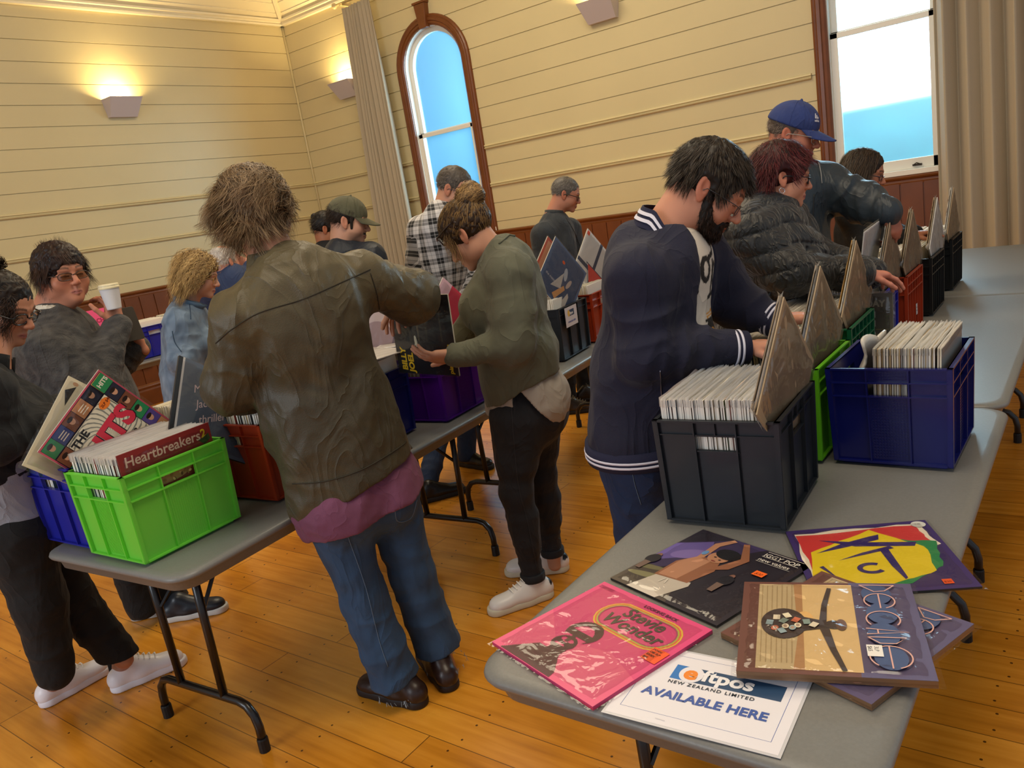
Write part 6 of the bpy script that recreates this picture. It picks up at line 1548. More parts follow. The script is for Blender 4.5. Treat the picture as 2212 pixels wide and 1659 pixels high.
    ths = np.random.default_rng(3).normal(size=(1500, 3)); ths /= np.linalg.norm(ths, axis=1)[:, None]; rb = bun+ths*vv(.040, .042, .036)
    def db(P): v = P-bun; a = np.cross(v, vv(.3, .5, 1)); return a/np.linalg.norm(a, axis=1)[:, None]+.25*np.sin(P*90)
    # bun strands use the bun as their own skull
    st = dict(roots=rb, dirs=db, length=.10, seg=10, curl=.2, curlf=.5, grav=0, width=.0012, lift=.004, seed=8, shell=(1, 1, 1))
    def bunhair():
        r2 = np.random.default_rng(5); N_ = 1400; a0 = r2.uniform(0, 2*PI, N_); el_ = r2.uniform(-1.1, 1.2, N_); Ps = []
        tilt = r2.normal(size=(N_, 2))*.35
        for i in range(11):
            a = a0+i*.26; e = el_+tilt[:, 0]*np.sin(i*.3); rr = 1.03+.06*r2.uniform(0, 1, N_)
            Ps.append(bun+np.stack([.048*np.cos(e)*np.cos(a), .050*np.cos(e)*np.sin(a), .043*np.sin(e)+.012*np.sin(a)*tilt[:, 1]], 1)*rr[:, None])
        A = np.stack(Ps, 1); T = np.gradient(A, axis=1); S_ = np.cross(T, A-bun); S_ /= np.linalg.norm(S_, axis=2)[:, :, None]; w_ = .0011
        V = np.stack([A-S_*w_, A+S_*w_], 2).reshape(-1, 3); k = 22; b = (np.arange(N_)*k)[:, None]+np.arange(10)[None]*2
        return Hc+V@R.T*1.08, np.stack([b, b+1, b+3, b+2], 2).reshape(-1, 4), np.repeat(r2.uniform(0, 1, N_), k)
    r3 = skull_pts(160, lambda P: (P[:, 1] > .02) & (P[:, 2] < .05) & (np.abs(P[:, 0]) > .05) & (P[:, 2] > 0), 9)
    sets.append(dict(roots=r3, dirs=lambda P: np.tile(vv(0, .35, -.8), (len(P), 1)), length=.11, seg=8, curl=.35, curlf=.5, grav=.5, width=.0008, lift=.02, seed=4))
    c0, c1 = [np.array(lin(c)[:3]) for c in ('#3f2a18', '#a98552')]
    V, Q = hair_shell(Hc, R, 1.05, dict(thick=.010, lumps=[((0, -.098, .088), (.050, .052, .044), .012)], rough=.004, face=[((0, .095, -.025), (.085, .07, .085), .012), ((0, .0, -.085), (.12, .16, .06), .02)], cuts=[((0, 0, -.05), (0, .2, -1))]))
    parts = [(V, Q, c0[None]*.6*np.ones((len(V), 1)))]
    for st_ in sets:
        V, Q, tone, tt = strands(Hc, R, 1.06, **st_); parts.append((V, Q, c0[None]*(1-tone[:, None])+c1[None]*tone[:, None]))
    V, Q, tone = bunhair(); parts.append((V, Q, c0[None]*(1-tone[:, None])+c1[None]*1.15*tone[:, None]))
    V, Q, C_ = cat_mesh(parts); np_obj('hair', V, Q, M('hair_strands_0.5', '#ffffff', .5, attr='Col', spec=.35), root, col=C_)
    glasses(root, Hc, R, 1.06, '#2a1712', .003, .028, .02, tint=1, dy=-.012, dz=.052)
    acc = [(lambda L: (L[:, 1] < -.040) & (L[:, 2] > .06), '#15161a')]
    shoe(root, onz(1168, 1292, 0)[:2], toe_dir((1182, 1290), (1068, 1330)), .285, '#dedad8', '#c9c2ac', 'sneaker', accents=acc)
    shoe(root, onz(1202, 1232, 0)[:2], toe_dir((1222, 1232), (1105, 1243)), .285, '#dedad8', '#c9c2ac', 'sneaker', accents=acc)

# ---------------------------------------------------------------- woman with glasses at the left edge
def woman_left():
    jd = dict(hc=(4, 664, -.04), neck=(-20, 800, -.12), C=(-10, 900, -.12), W=(5, 1010, -.10), P=(30, 1105, -.06), sl=(-60, 870, -.02), sr=(-25, 850, -.30),
              er=(-5, 960, -.32), wr=(110, 900, -.22), el=(40, 960, .1), wl=(125, 880, .12), hl=(70, 1130, .02), hr=(35, 1150, -.14), kl=(150, 1290, .0), kr=(85, 1300, -.14), al=(268, 1425, -.02), ar=(120, 1450, -.10))
    head = dict(dir=idir(98), pitch=.50, skin='#b98266', fem=1, neck=.052, brow='#241812')
    root, j, Hc, R = person('left', 'person with dark curly tied-up hair and black-rimmed glasses, black jumper and white sneakers', 3.28, jd, idir(80), head,
        hands=[dict(wr=J(118, 878, 3.38), fdir=idir(80)+vv(0, 0, .1), back=(0, 0, 1), side=1)])
    F = j['F']
    s = SDF(); legs(s, j, (.108, .082, .062), wr=(.006, .12)); s.rc(j['P'], (j['hl']+j['hr'])/2, .15, .15, .05, (F, .85)); s.el((j['hl']+j['hr'])/2-F*.06, (.14, .10, .12), frame_yz(F), .05)
    s.cut((0, 0, .165), (0, 0, -1)); garment(root, 'trousers', s, BLKT, .0065, fold=(.004, 14, 4))
    for q, p in (('l', onz(262, 1470, 0)), ('r', onz(122, 1505, 0))): V, Q = mesh_sdf(SDF().rc(j['a'+q], vv(p[0], p[1], .05), .034, .031, .01), .005); np_obj('ankle', V, Q, M('ankle_skin_tan', '#a87a62', .5, sss=.1), root)
    s = SDF(); s.rc(j['W']+vv(0, 0, .02), j['P']+vv(0, 0, -.04), .160, .176, .05, (F, .84)); s.cut(j['P']+vv(0, 0, -.055), (0, 0, -1)); s.cut(j['W']+vv(0, 0, .08), (0, 0, 1))
    garment(root, 'undershirt', s, fabric('pale_grey_shirt', '#8d919c', bump=(300, .2)), .006, fold=(.007, 9, 6))
    s = SDF(); torso(s, j, F, (.145, .15, .155), .75, shr=.058, bust=.95); arms(s, j, (.07, .060, .046), wr1=(.007, .07), wr2=(.007, .06)); s.cut(j['W']+vv(0, 0, -.03), vv(0, 0, -1)+F*.2)
    BK = fabric('black_jersey', '#101012', bump=(400, .25), var=(6, .2)); jp = garment(root, 'jumper', s, BK, .0062, fold=(.006, 11, 7))
    ring_collar(root, 'collar', j['neck']+vv(0, 0, -.01)+F*.005, nrm(j['hc']-j['neck']+vv(0, 0, .08)), .064, .055, .006, BK, F, open_=.25)
    HR = ('#120b07', '#3c2817')
    def dn(P): v = vv(0, -.09, .07)-P; return v/np.linalg.norm(v, axis=1)[:, None]
    Hm = lambda P: P[:, 2] > np.where(P[:, 1] > .05, .06, np.where(P[:, 1] > -.01, .0, -.045))
    pony = lambda P: np.tile(vv(0, -.35, -.5), (len(P), 1))+.5*np.sin(P*60)
    r_ = np.random.default_rng(4); v = r_.normal(size=(1800, 3)); v /= np.linalg.norm(v, axis=1)[:, None]
    sets = [dict(roots=skull_pts(3000, Hm, 3), dirs=dn, length=.13, seg=8, curl=.05, curlf=.6, grav=0, width=.0012, lift=.004, seed=3),
            dict(roots=vv(0, -.115, .075)+v*vv(.05, .045, .05), dirs=pony, length=.16, seg=12, curl=1.3, curlf=1.0, grav=.2, width=.0017, lift=.03, seed=5),
            dict(roots=vv(.0, -.06, .135)+v[:500]*vv(.035, .035, .03), dirs=pony, length=.06, seg=8, curl=1.3, curlf=1.0, grav=.0, width=.0016, lift=.02, seed=6),
            dict(roots=skull_pts(70, lambda P: (P[:, 1] > .045) & (P[:, 0] > .04) & (P[:, 2] > .03) & (P[:, 2] < .07), 7), dirs=lambda P: np.tile(vv(.1, 0, -1), (len(P), 1)), length=.17, seg=14, curl=.8, curlf=.9, grav=.4, width=.0012, lift=.02, seed=8)]
    hair_obj(root, Hc, R, 1.0, HR, dict(thick=.007, lumps=[((0, -.11, .07), (.05, .045, .055), .015)], rough=.004, face=[((0, .10, -.035), (.085, .068, .093), .012), ((0, .02, -.085), (.12, .10, .055), .02)], cuts=[((0, 0, -.05), (0, .1, -1))]), sets)
    glasses(root, Hc, R, 1.0, '#0d0a0a', .0026, .027, .019)
    acc = []
    shoe(root, onz(120, 1512, 0)[:2], toe_dir((95, 1515), (235, 1435)), .285, '#ebe8ee', '#e4e1e8', 'sneaker')
    shoe(root, onz(275, 1482, 0)[:2], toe_dir((245, 1482), (400, 1415)), .285, '#ebe8ee', '#e4e1e8', 'sneaker')
    for q, p in (('l', onz(268, 1475, 0)), ('r', onz(126, 1508, 0))): MB().lathe([(.036, .055), (.039, .065), (.037, .10), (.034, .105)], 18, X=lambda v: v+vv(p[0], p[1], 0)).obj('sock', M('black_sock', '#111113', .9), root, smooth=True)

def stand_shoes(root, j, col='#17110f', sole='#2a2320', L=.29, **kw):
    for q in 'lr':
        a = j['a'+q]; shoe(root, a[:2]-j['F'][:2]*.0, j['F'], L, col, sole, **dict(dict(style='loafer', lace=None), **kw))
def short_hair(root, Hc, R, sc, cols, L=.022, n=4200, H=None, lift=.01, thick=.006, dirs=None, seed=1, width=.0009, curl=.08, grav=.1, face=None, rough=.5, cuts=None, spread=.3, noface=(.055, .055), ear=True):
    H = H or hairline(top=.072, side=-.005, nape=-.05)
    d = dirs or (lambda P: np.stack([P[:, 0]*4, -P[:, 1]*0-.15+P[:, 1]*5, P[:, 2]*0-.55], 1))
    hair_obj(root, Hc, R, sc, cols, dict(thick=thick, rough=.0015, face=face or [((0, .095, -.03), (.080, .072, .098), .010), ((0, .0, -.075), (.12, .08, .050), .012)], cuts=cuts or [((0, 0, -.052), (0, .1, -1))]),
        [dict(roots=skull_pts(n, H, seed), dirs=d, length=L, seg=5, curl=curl, curlf=.6, grav=grav, width=width, lift=lift, seed=seed, spread=spread, clump=.4, noface=noface, ear=ear)], rough=rough)
def cap_hat(root, Hc, R, sc, col, bill_l=.085, name='baseball_cap', dz=.0, label=None, tilt=.0, panel='#000', logo=None):
    mt = fabric('cap_cloth_'+col[1:], col, bump=(420, .3), var=(18, .12)); E = lambda x, y, z: Hc+R@(vv(x, y, z)*sc)
    s = SDF(); s.el(E(0, -.010, .040), vv(.088, .108, .094)*sc, R, .01); s.cut(E(0, 0, .030+dz), R@vv(0, -.16, -1), .006)
    s.rc(E(0, .0, .134), E(0, .0, .137), .006*sc, .006*sc, .004)
    V, Q = mesh_sdf(s, .004); cp = np_obj(name, V, Q, mt, root)
    mb = MB(); n = 18; k = 6; Vv = []
    for i in range(n+1):
        a = -1.15+2.3*i/n
        for jn in range(k+1):
            t = jn/k; r0 = vv(.083*math.sin(a), -.01+.103*math.cos(a), .032+dz+.012*math.cos(a)*0); ex = bill_l*(math.cos(a*1.05)**.6 if abs(a*1.05) < PI/2 else 0)*t
            p = r0+vv(0, ex, -.30*ex-.012*(a/1.15)**2*0-.020*math.sin(abs(a))*t)
            Vv.append(E(*p))
    F = [(i*(k+1)+q, (i+1)*(k+1)+q, (i+1)*(k+1)+q+1, i*(k+1)+q+1) for i in range(n) for q in range(k)]
    mb.add(Vv, F); bl = mb.obj('visor', mt, cp, origin=root['_o'], smooth=True); sd = bl.modifiers.new('th', 'SOLIDIFY'); sd.thickness = .0035
    SM = M('cap_seam', '#1d1d1d', .9)
    for a in (0, PI/3, -PI/3, PI/2):
        P = [E(.0885*math.sin(a)*math.cos(t), -.010+.1085*math.cos(a)*math.cos(t), .040+.0945*math.sin(t)) for t in np.linspace(-.05, PI/2, 14)]
        MB().tube(P, .0009, 4).obj('seam', mt, cp, origin=root['_o'])
    return cp, E
# ---------------------------------------------------------------- woman with coffee cup
def woman_cup():
    jd = dict(hc=(134, 594, 0), neck=(100, 690, .02), C=(125, 780, 0), W=(165, 880, 0), P=(195, 960, 0), sr=(98, 755, -.14), sl=(158, 712, .16),
              er=(205, 852, -.20), wr=(253, 705, -.06), el=(235, 800, .16), wl=(300, 750, .10), hl=(250, 1010, .06), hr=(200, 1030, -.08), kl=(305, 1160, .06), kr=(262, 1180, -.08), al=(378, 1300, .02), ar=(308, 1312, -.04))
    head = dict(dir=idir(128), pitch=.06, skin='#c08064', fem=1, fat=.008, age=1, neck=.060, hs=1.03, brow='#5a4030')
    cupc = J(240, 640, 3.78)
    root, j, Hc, R = person('cup', 'person with short dark hair and grey wool cardigan, raising a paper coffee cup', 3.85, jd, idir(72), head,
        hands=[dict(wr=J(256, 700, 3.80), fdir=vv(0, 0, 1)+idir(-40)*.25, back=idir(160)*.4+idir(90)*.9, side=-1, curls=(.55, .6, .62, .65), thumb=(.2, .3), thumbdir=(.85, .8, -.2)),
               dict(wr=J(305, 742, 3.93), fdir=vv(0, 0, 1)+idir(-70)*.35, back=idir(90)+idir(0)*.3, side=1, curls=(.5, .55, .6, .6), thumb=(.1, .3), thumbdir=(.5, .9, -.5))])
    F = j['F']
    s = SDF(); legs(s, j, (.105, .078, .065), wr=(.008, .12)); s.rc(j['P'], (j['hl']+j['hr'])/2, .17, .16, .05, (F, .85)); s.cut((0, 0, .06), (0, 0, -1)); garment(root, 'trousers', s, BLKT, .008, fold=(.004, 14, 4))
    s = SDF(); torso(s, j, F, (.178, .205, .205), .84, shr=.068, bust=1.15, belly=.9); arms(s, j, (.082, .070, .050), wr1=(.008, .07), wr2=(.010, .055)); s.cut(j['P']+vv(0, 0, -.09), (0, 0, -1))
    WL = fabric('charcoal_boiled_wool', '#37363a', bump=(130, .9), sheen=.12, attr='Col')
    def col(V):
        n = .5+.5*vnoise(V, 70, 2); n2 = .5+.5*vnoise(V, 24, 3); t = np.clip(n*.7+n2*.3, 0, 1)[:, None]; return np.array(lin('#232225')[:3])*(1-t)+np.array(lin('#56534f')[:3])*t
    cd = garment(root, 'cardigan', s, WL, .0062, col=col, fold=(.008, 9, 9))
    Z = nrm(vv(0, 0, 1)+F*.2); PR = fabric('pale_printed_blouse', '#c9c2b4', bump=(60, .2), var=(60, .25))
    s = SDF(); N0 = j['neck']+F*.01+Z*.035
    s.rc(N0-Z*.03, N0+Z*.045, .115, .082, .02, (F, .9)); s.rc(N0-Z*.03, N0+Z*.08, .096, .072, .01, (F, .9), '-'); s.cut(N0+Z*.035, Z-F*.25); s.cut(N0-Z*.035, -Z)
    V, Q = mesh_sdf(s, .0045); np_obj('blouse_collar', V, Q, PR, root)
    s = SDF(); N1 = N0-Z*.025; s.rc(N1-Z*.03, N1+Z*.02, .135, .112, .02, (F, .9)); s.rc(N1-Z*.04, N1+Z*.05, .12, .102, .01, (F, .9), '-'); s.cut(N1+Z*.015, Z-F*.3); garment(root, 'cardigan_collar', s, WL, .005, col=col)
    def dd(P): x, y, z = P.T; return np.stack([x*4+.2*np.sin(z*70), .25+y*4, -.75+0*z], 1)
    Hm = lambda P: P[:, 2] > np.where(P[:, 1] > .05, .05, np.where(P[:, 1] > .0, -.0, -.06))
    hair_obj(root, Hc, R, 1.04, ('#1b0f10', '#4b3022'), dict(thick=.017, lumps=[((0, -.05, -.02), (.07, .055, .06), .03)], rough=.005, face=[((0, .108, -.048), (.084, .070, .095), .012)], cuts=[((0, 0, -.092), (0, .15, -1))], ears=0),
        [dict(roots=skull_pts(3800, Hm, 4), dirs=dd, length=.075, seg=8, curl=.12, curlf=.5, grav=.25, width=.0013, lift=.016, seed=4, spread=.35, noface=(.05, .036), clump=.7),
         dict(roots=skull_pts(160, lambda P: P[:, 2] > .095, 8), dirs=lambda P: np.tile(vv(0, -.1, 1.), (len(P), 1))+P*3, length=.04, seg=5, curl=.1, curlf=.5, grav=.5, width=.0008, lift=.02, seed=9, shell=(.05, .06, .05))])
    glasses(root, Hc, R, 1.03, '#3a2418', .0018, .027, .015, tint=1)
    stand = [(onz(385, 1336, 0)[:2], toe_dir((352, 1335), (488, 1308))), (onz(312, 1332, 0)[:2], toe_dir((288, 1332), (330, 1322)))]
    for p, d in stand: shoe(root, p, d, .285, '#20242c', '#c9c9c6', 'loafer', lace=None)
    # cup (held, its own thing)
    c = cupc; cup = empty('coffee_cup', c, 0, 'white paper takeaway cup with cream lid held up by the person in grey wool', 'cup'); cup['_o'] = [float(x) for x in c]
    ax = vv(0, 0, 1)
    MB().lathe([(.029, -.055), (.0295, -.05), (.040, .035), (.0405, .037)], 28, X=lambda v: v+c).obj('cup_body', M('white_paper_cup', '#e8e4e2', .5), cup, smooth=True)
    MB().lathe([(.043, .033), (.0435, .038), (.041, .042), (.041, .048), (.038, .053), (.034, .050)], 28, X=lambda v: v+c).obj('lid', M('cream_plastic_lid', '#e9dcb4', .4), cup, smooth=False)
    # phone
    p = J(280, 700, 3.87); Y = nrm(vv(0, 0, 1)-idir(90)*.12); X = nrm(idir(60)); Z = np.cross(X, Y); mb = MB()
    mb.prism([(x*.039, y*.075) for x, y in ((-1, -.9), (-.85, -1), (.85, -1), (1, -.9), (1, .9), (.85, 1), (-.85, 1), (-1, .9))], -.005, .005, X=lambda v: p+v[:, :1]*X+v[:, 1:2]*Y+v[:, 2:]*Z)
    ph = mb.obj('phone_case', M('brown_leather_case', '#4a4236', .5), None, origin=p, bevel=.001); tag(ph, 'brown folded phone case in the left hand of the person with the coffee cup', 'phone')

def woman_curly():
    jd = dict(hc=(428, 596, 0), neck=(405, 665, 0), C=(402, 735, 0), W=(402, 810, 0), P=(412, 880, 0), sr=(388, 700, -.13), sl=(420, 688, .14), er=(395, 775, -.17), wr=(415, 825, -.05), el=(435, 765, .15), wl=(470, 815, .10))
    head = dict(dir=idir(80), pitch=.38, skin='#cf9c82', fem=1, neck=.05, hs=.97, brow='#6b4a30')
    root, j, Hc, R = person('curly', 'person with curly blonde hair and thin glasses in a washed denim jacket, seen in profile', 4.75, jd, idir(75), head,
        hands=[dict(wr=J(418, 828, 4.70), fdir=vv(0, 0, -1)+idir(90)*.6, back=idir(180), side=1)])
    F = j['F']
    s = SDF(); legs(s, j, (.09, .065, .05), wr=(.006, .1)); s.rc(j['P'], (j['hl']+j['hr'])/2, .14, .14, .05, (F, .85)); s.cut((0, 0, .06), (0, 0, -1)); garment(root, 'trousers', s, DENIM2, .010)
    s = SDF(); torso(s, j, F, (.14, .145, .15), .80, shr=.062, bust=.9); arms(s, j, (.075, .070, .058), wr1=(.010, .07), wr2=(.010, .06)); s.cut(j['P']+vv(0, 0, -.02), (0, 0, -1))
    DJ = fabric('washed_denim_jacket', '#6f8ba6', bump=(420, .4), attr='Col')
    def col(V):
        n = .5+.5*vnoise(V, 22, 2); n2 = .5+.5*vnoise(V, 60, 3); t = np.clip(n*.6+n2*.4, 0, 1)[:, None]; return np.array(lin('#4c6078')[:3])*(1-t)+np.array(lin('#8ea3b8')[:3])*t
    jk = garment(root, 'denim_jacket', s, DJ, .0068, col=col, fold=(.008, 10, 12))
    ring_collar(root, 'collar', j['neck']+vv(0, 0, -.005), nrm(j['hc']-j['neck']), .085, .05, .006, M('denim_collar', '#59748e', .85, bump=(400, .4)), F, open_=.4, flare=.02)
    seam(root, jk, [(372, 715), (378, 740), (392, 760)], 'sleeve_seam', .002, M('denim_dark_seam', '#34495f', .9)); seam(root, jk, [(409, 655), (411, 672), (412, 690)], 'shoulder_seam', .0025, M('denim_dark_seam', '#34495f', .9))
    Hm = lambda P: P[:, 2] > np.where(P[:, 1] > .05, .06, np.where(P[:, 1] > .0, .0, -.06))
    dd = lambda P: np.stack([P[:, 0]*9, -.25-P[:, 1]*1.0, -.6+0*P[:, 2]], 1)
    hair_obj(root, Hc, R, .98, ('#6e4f2c', '#dcb878'), dict(thick=.018, rough=.008, lumps=[((0, -.06, -.05), (.085, .06, .085), .04)], face=[((0, .108, -.045), (.078, .066, .105), .012)], cuts=[((0, 0, -.125), (0, .1, -1))], ears=0),
        [dict(roots=skull_pts(2600, Hm, 4), dirs=dd, length=.18, seg=20, curl=1.1, curlf=1.15, grav=.4, width=.0017, lift=.035, seed=4, spread=.25, noface=(.055, .055), clump=.8, guides=260)])
    glasses(root, Hc, R, .97, '#b08a4a', .0011, .024, .018); stand_shoes(root, j)

def man_white():
    jd = dict(hc=(487, 566, 0), neck=(492, 602, 0), C=(505, 660, 0), W=(520, 730, 0), P=(535, 790, 0), sl=(452, 622, -.05), sr=(548, 606, .05), el=(440, 690, .1), wl=(460, 730, .35), er=(572, 640, .05), wr=(541, 575, .05))
    head = dict(dir=idir(35), pitch=.05, skin='#cc8f78', neck=.06)
    root, j, Hc, R = person('white', 'person with white hair seen from behind in a navy polo shirt, one hand raised', 6.3, jd, idir(25), head, hands=[dict(wr=J(541, 576, 6.35), fdir=vv(0, 0, .75)+idir(-90), back=idir(180), side=1, curls=(.2, .3, .35, .4), spread=.12)])
    F = j['F']; s = SDF(); torso(s, j, F, (.18, .19, .18), .75, shr=.07); arms(s, j, (.075, .062, .048)); s.cut(j['P']+vv(0, 0, -.05), (0, 0, -1)); garment(root, 'shirt', s, fabric('navy_pique', '#2d3c5e', bump=(300, .2)), .009, fold=(.006, 10, 3))
    ring_collar(root, 'collar', j['neck']+vv(0, 0, -.01), vv(0, 0, 1), .07, .04, .006, M('navy_collar', '#1a2136', .8), F, flare=.006)
    s = SDF(); legs(s, j, (.10, .075, .06)); s.cut((0, 0, .05), (0, 0, -1)); garment(root, 'trousers', s, BLKT, .012); stand_shoes(root, j)
    short_hair(root, Hc, R, 1, ('#cfc8c2', '#f1ece6'), L=.03, n=2600, H=lambda P: (P[:, 2] < .10) & (P[:, 2] > np.where(P[:, 1] > .04, .5, -.045)), lift=.012, cuts=[((0, 0, -.05), (0, .1, -1)), ((0, -.03, .105), (0, .25, 1))])

def man_olivecap():
    jd = dict(hc=(752, 478, 0), neck=(742, 545, 0), C=(757, 620, 0), W=(775, 700, 0), P=(790, 775, 0), sr=(700, 575, .10), sl=(800, 560, -.08), er=(705, 660, .1), wr=(760, 720, -.05), el=(830, 640, -.1), wl=(800, 700, -.2))
    head = dict(dir=idir(86), pitch=.30, skin='#c8957a', stubble=.35, moustache='#2a1c14', neck=.058, brow='#2a1c14')
    root, j, Hc, R = person('cap', 'person with a moustache under an olive baseball cap, dark rain jacket, looking down', 4.45, jd, idir(120), head)
    F = j['F']; s = SDF(); torso(s, j, F, (.165, .165, .165), .72, shr=.065); arms(s, j, (.072, .062, .05)); s.cut(j['P']+vv(0, 0, -.06), (0, 0, -1)); JM = fabric('dark_navy_rain_shell', '#1f2630', bump=(60, .3), rough=.55)
    garment(root, 'rain_jacket', s, JM, .009, fold=(.008, 10, 3)); ring_collar(root, 'hood', j['neck']+vv(0, 0, -.045), nrm(vv(0, 0, 1)), .105, .055, .02, JM, F, flare=.02, open_=.5)
    s = SDF(); legs(s, j, (.09, .07, .06)); s.cut((0, 0, .05), (0, 0, -1)); garment(root, 'trousers', s, DENIM2, .012); stand_shoes(root, j)
    short_hair(root, Hc, R, 1, ('#160e0a', '#3a281c'), L=.03, n=2600, lift=.008)
    s = SDF(); E = lambda x, y, z: Hc+R@vv(x, y, z)
    for q in (-1, 1): s.rc(E(q*.073, .022, .02), E(q*.069, .028, -.032), .009, .007, .01)
    V, Q = mesh_sdf(s, .003); np_obj('sideburn', V, Q, M('dark_sideburn_hair', '#1d130e', .8, bump=(300, .6)), root)
    cap_hat(root, Hc, R, 1.0, '#57553f', bill_l=.082)

def man_behind():
    jd = dict(hc=(706, 494, 0), neck=(706, 528, 0), C=(712, 580, 0), W=(725, 650, 0), P=(740, 700, 0), sr=(680, 560, .1), sl=(745, 545, -.08), er=(680, 620, .1), wr=(700, 660, -.1), el=(760, 610, -.1), wl=(750, 660, -.2))
    root, j, Hc, R = person('behind', 'dark-haired person almost hidden behind the one in the olive cap', 6.2, jd, idir(100), dict(dir=idir(80), pitch=.35, skin='#a87050'))
    F = j['F']; s = SDF(); torso(s, j, F, (.16, .16, .16), .72); arms(s, j, (.07, .06, .05)); s.cut(j['P']+vv(0, 0, -.06), (0, 0, -1)); garment(root, 'jumper', s, BLKT, .012)
    s = SDF(); legs(s, j, (.09, .07, .06)); s.cut((0, 0, .05), (0, 0, -1)); garment(root, 'trousers', s, BLKT, .012); stand_shoes(root, j)
    short_hair(root, Hc, R, 1, ('#0d0807', '#241812'), L=.04, n=1500, lift=.015, thick=.012)
    V, Q = (lambda s: mesh_sdf(s.el(Hc+R@vv(0, -.10, .07), (.03, .028, .028)), .005))(SDF()); np_obj('hair_bun', V, Q, M('black_hair_bun', '#120b09', .6, bump=(120, .8)), root)

def plaid_mat():
    mt = M('black_white_plaid_flannel', '#888', .85, sheen=.2); nt = mt.node_tree; N = nt.nodes; L = nt.links; b = N['Principled BSDF']
    at = N.new('ShaderNodeAttribute'); at.attribute_name = 'Col'; sp = N.new('ShaderNodeSeparateXYZ'); L.new(at.outputs['Vector'], sp.inputs[0])
    def mth(op, a, b_=None):
        n = N.new('ShaderNodeMath'); n.operation = op
        for i, v in enumerate((a, b_)):
            if v is None: continue
            if isinstance(v, (int, float)): n.inputs[i].default_value = v
            else: L.new(v, n.inputs[i])
        return n.outputs[0]
    def bands(c):
        f = mth('FRACT', mth('MULTIPLY', c, 1/.075)); wide = mth('LESS_THAN', mth('ABSOLUTE', mth('SUBTRACT', f, .25)), .22); thin = mth('LESS_THAN', mth('ABSOLUTE', mth('SUBTRACT', f, .25)), .025); th2 = mth('LESS_THAN', mth('ABSOLUTE', mth('SUBTRACT', f, .76)), .02)
        w_ = mth('MULTIPLY', mth('SUBTRACT', 1.0, wide), .9); w_ = mth('MAXIMUM', w_, mth('MULTIPLY', thin, .6)); return mth('MAXIMUM', mth('SUBTRACT', w_, mth('MULTIPLY', th2, .45)), 0.0)
    v = mth('MULTIPLY', mth('ADD', bands(sp.outputs[0]), bands(sp.outputs[1])), .5); v = mth('POWER', v, 1.3); v = mth('ADD', mth('MULTIPLY', v, .72), .008)
    cb = N.new('ShaderNodeCombineXYZ'); L.new(v, cb.inputs[0]); L.new(mth('MULTIPLY', v, .95), cb.inputs[1]); L.new(mth('MULTIPLY', v, .92), cb.inputs[2]); L.new(cb.outputs[0], b.inputs['Base Color']); return mt
def man_plaid():
    jd = dict(hc=(982, 408, 0), neck=(958, 462, 0), C=(958, 560, .12), W=(968, 660, .26), P=(985, 745, .40), sr=(912, 498, .08), sl=(1010, 480, -.10), er=(898, 610, .05), wr=(925, 700, -.15), el=(1040, 590, -.15), wl=(1000, 670, -.30),
              hl=(1010, 780, .35), hr=(965, 785, .42), kl=(1008, 880, .28), kr=(955, 905, .15), al=(1008, 985, .25), ar=(922, 1058, -.2))
    head = dict(dir=idir(108), pitch=.5, skin='#c08a6e', stubble=.6, stubc='#4b4038', neck=.056, brow='#3a2c22')
    root, j, Hc, R = person('plaid', 'person with cropped greying hair and beard in a black and white plaid shirt', 4.62, jd, idir(125), head)
    F = j['F']; s = SDF(); torso(s, j, F, (.172, .175, .17), .72, shr=.068); arms(s, j, (.075, .066, .05), wr1=(.008, .08), wr2=(.008, .06)); s.cut(j['P']+vv(0, 0, -.06), (0, 0, -1))
    X = np.cross(F, (0, 0, 1))
    def col(V):
        c = np.zeros((len(V), 3)); q = V-j['C']; ang = np.arctan2(q@X, q@F); c[:, 0] = ang*.17+5; c[:, 1] = V[:, 2]
        for k, (a, b) in enumerate((('sr', 'er'), ('sl', 'el'), ('er', 'wr'), ('el', 'wl'))):
            A, B = j[a], j[b]; ab = B-A; t = ((V-A)@ab)/(ab@ab); d = np.linalg.norm(V-A-np.clip(t, 0, 1)[:, None]*ab, axis=1); m_ = (d < .095) & (t > .18 if k < 2 else t > -.1) & (np.abs(q@X) > .12)
            c[m_, 1] = (t[m_]*np.linalg.norm(ab)); c[m_, 0] = ((V[m_]-A)@nrm(np.cross(ab, F)))
        return c+1
    pm = plaid_mat(); sh = garment(root, 'plaid_shirt', s, pm, .0065, col=col, fold=(.006, 10, 3))
    ring_collar(root, 'collar', j['neck']+vv(0, 0, -.012), nrm(vv(0, 0, 1)+F*.15), .066, .045, .006, M('orange_neckband', '#c0502a', .8), F, open_=.3)
    ring_collar(root, 'shirt_collar', j['neck']+vv(0, 0, -.03), nrm(vv(0, 0, 1)+F*.15), .082, .045, .006, M('grey_white_collar', '#7b7976', .8, var=(60, .8)), F, open_=.5, flare=.014)
    s = SDF(); legs(s, j, (.09, .068, .055)); s.rc(j['P'], (j['hl']+j['hr'])/2, .14, .14, .05, (F, .85)); s.cut((0, 0, .05), (0, 0, -1)); garment(root, 'trousers', s, DENIM2, .010, fold=(.004, 12, 3))
    shoe(root, onz(1008, 1005, 0)[:2], toe_dir((990, 1010), (1043, 1018)), .29, '#15110f', '#1c1714', 'loafer', lace=None); shoe(root, onz(925, 1083, 0)[:2], toe_dir((905, 1085), (958, 1070)), .29, '#15110f', '#1c1714', 'loafer', lace=None)
    short_hair(root, Hc, R, 1, ('#3d332b', '#8d8175'), L=.012, n=4200, lift=.004, thick=.004)
    glasses(root, Hc, R, 1, '#20242a', .0014, .025, .016)

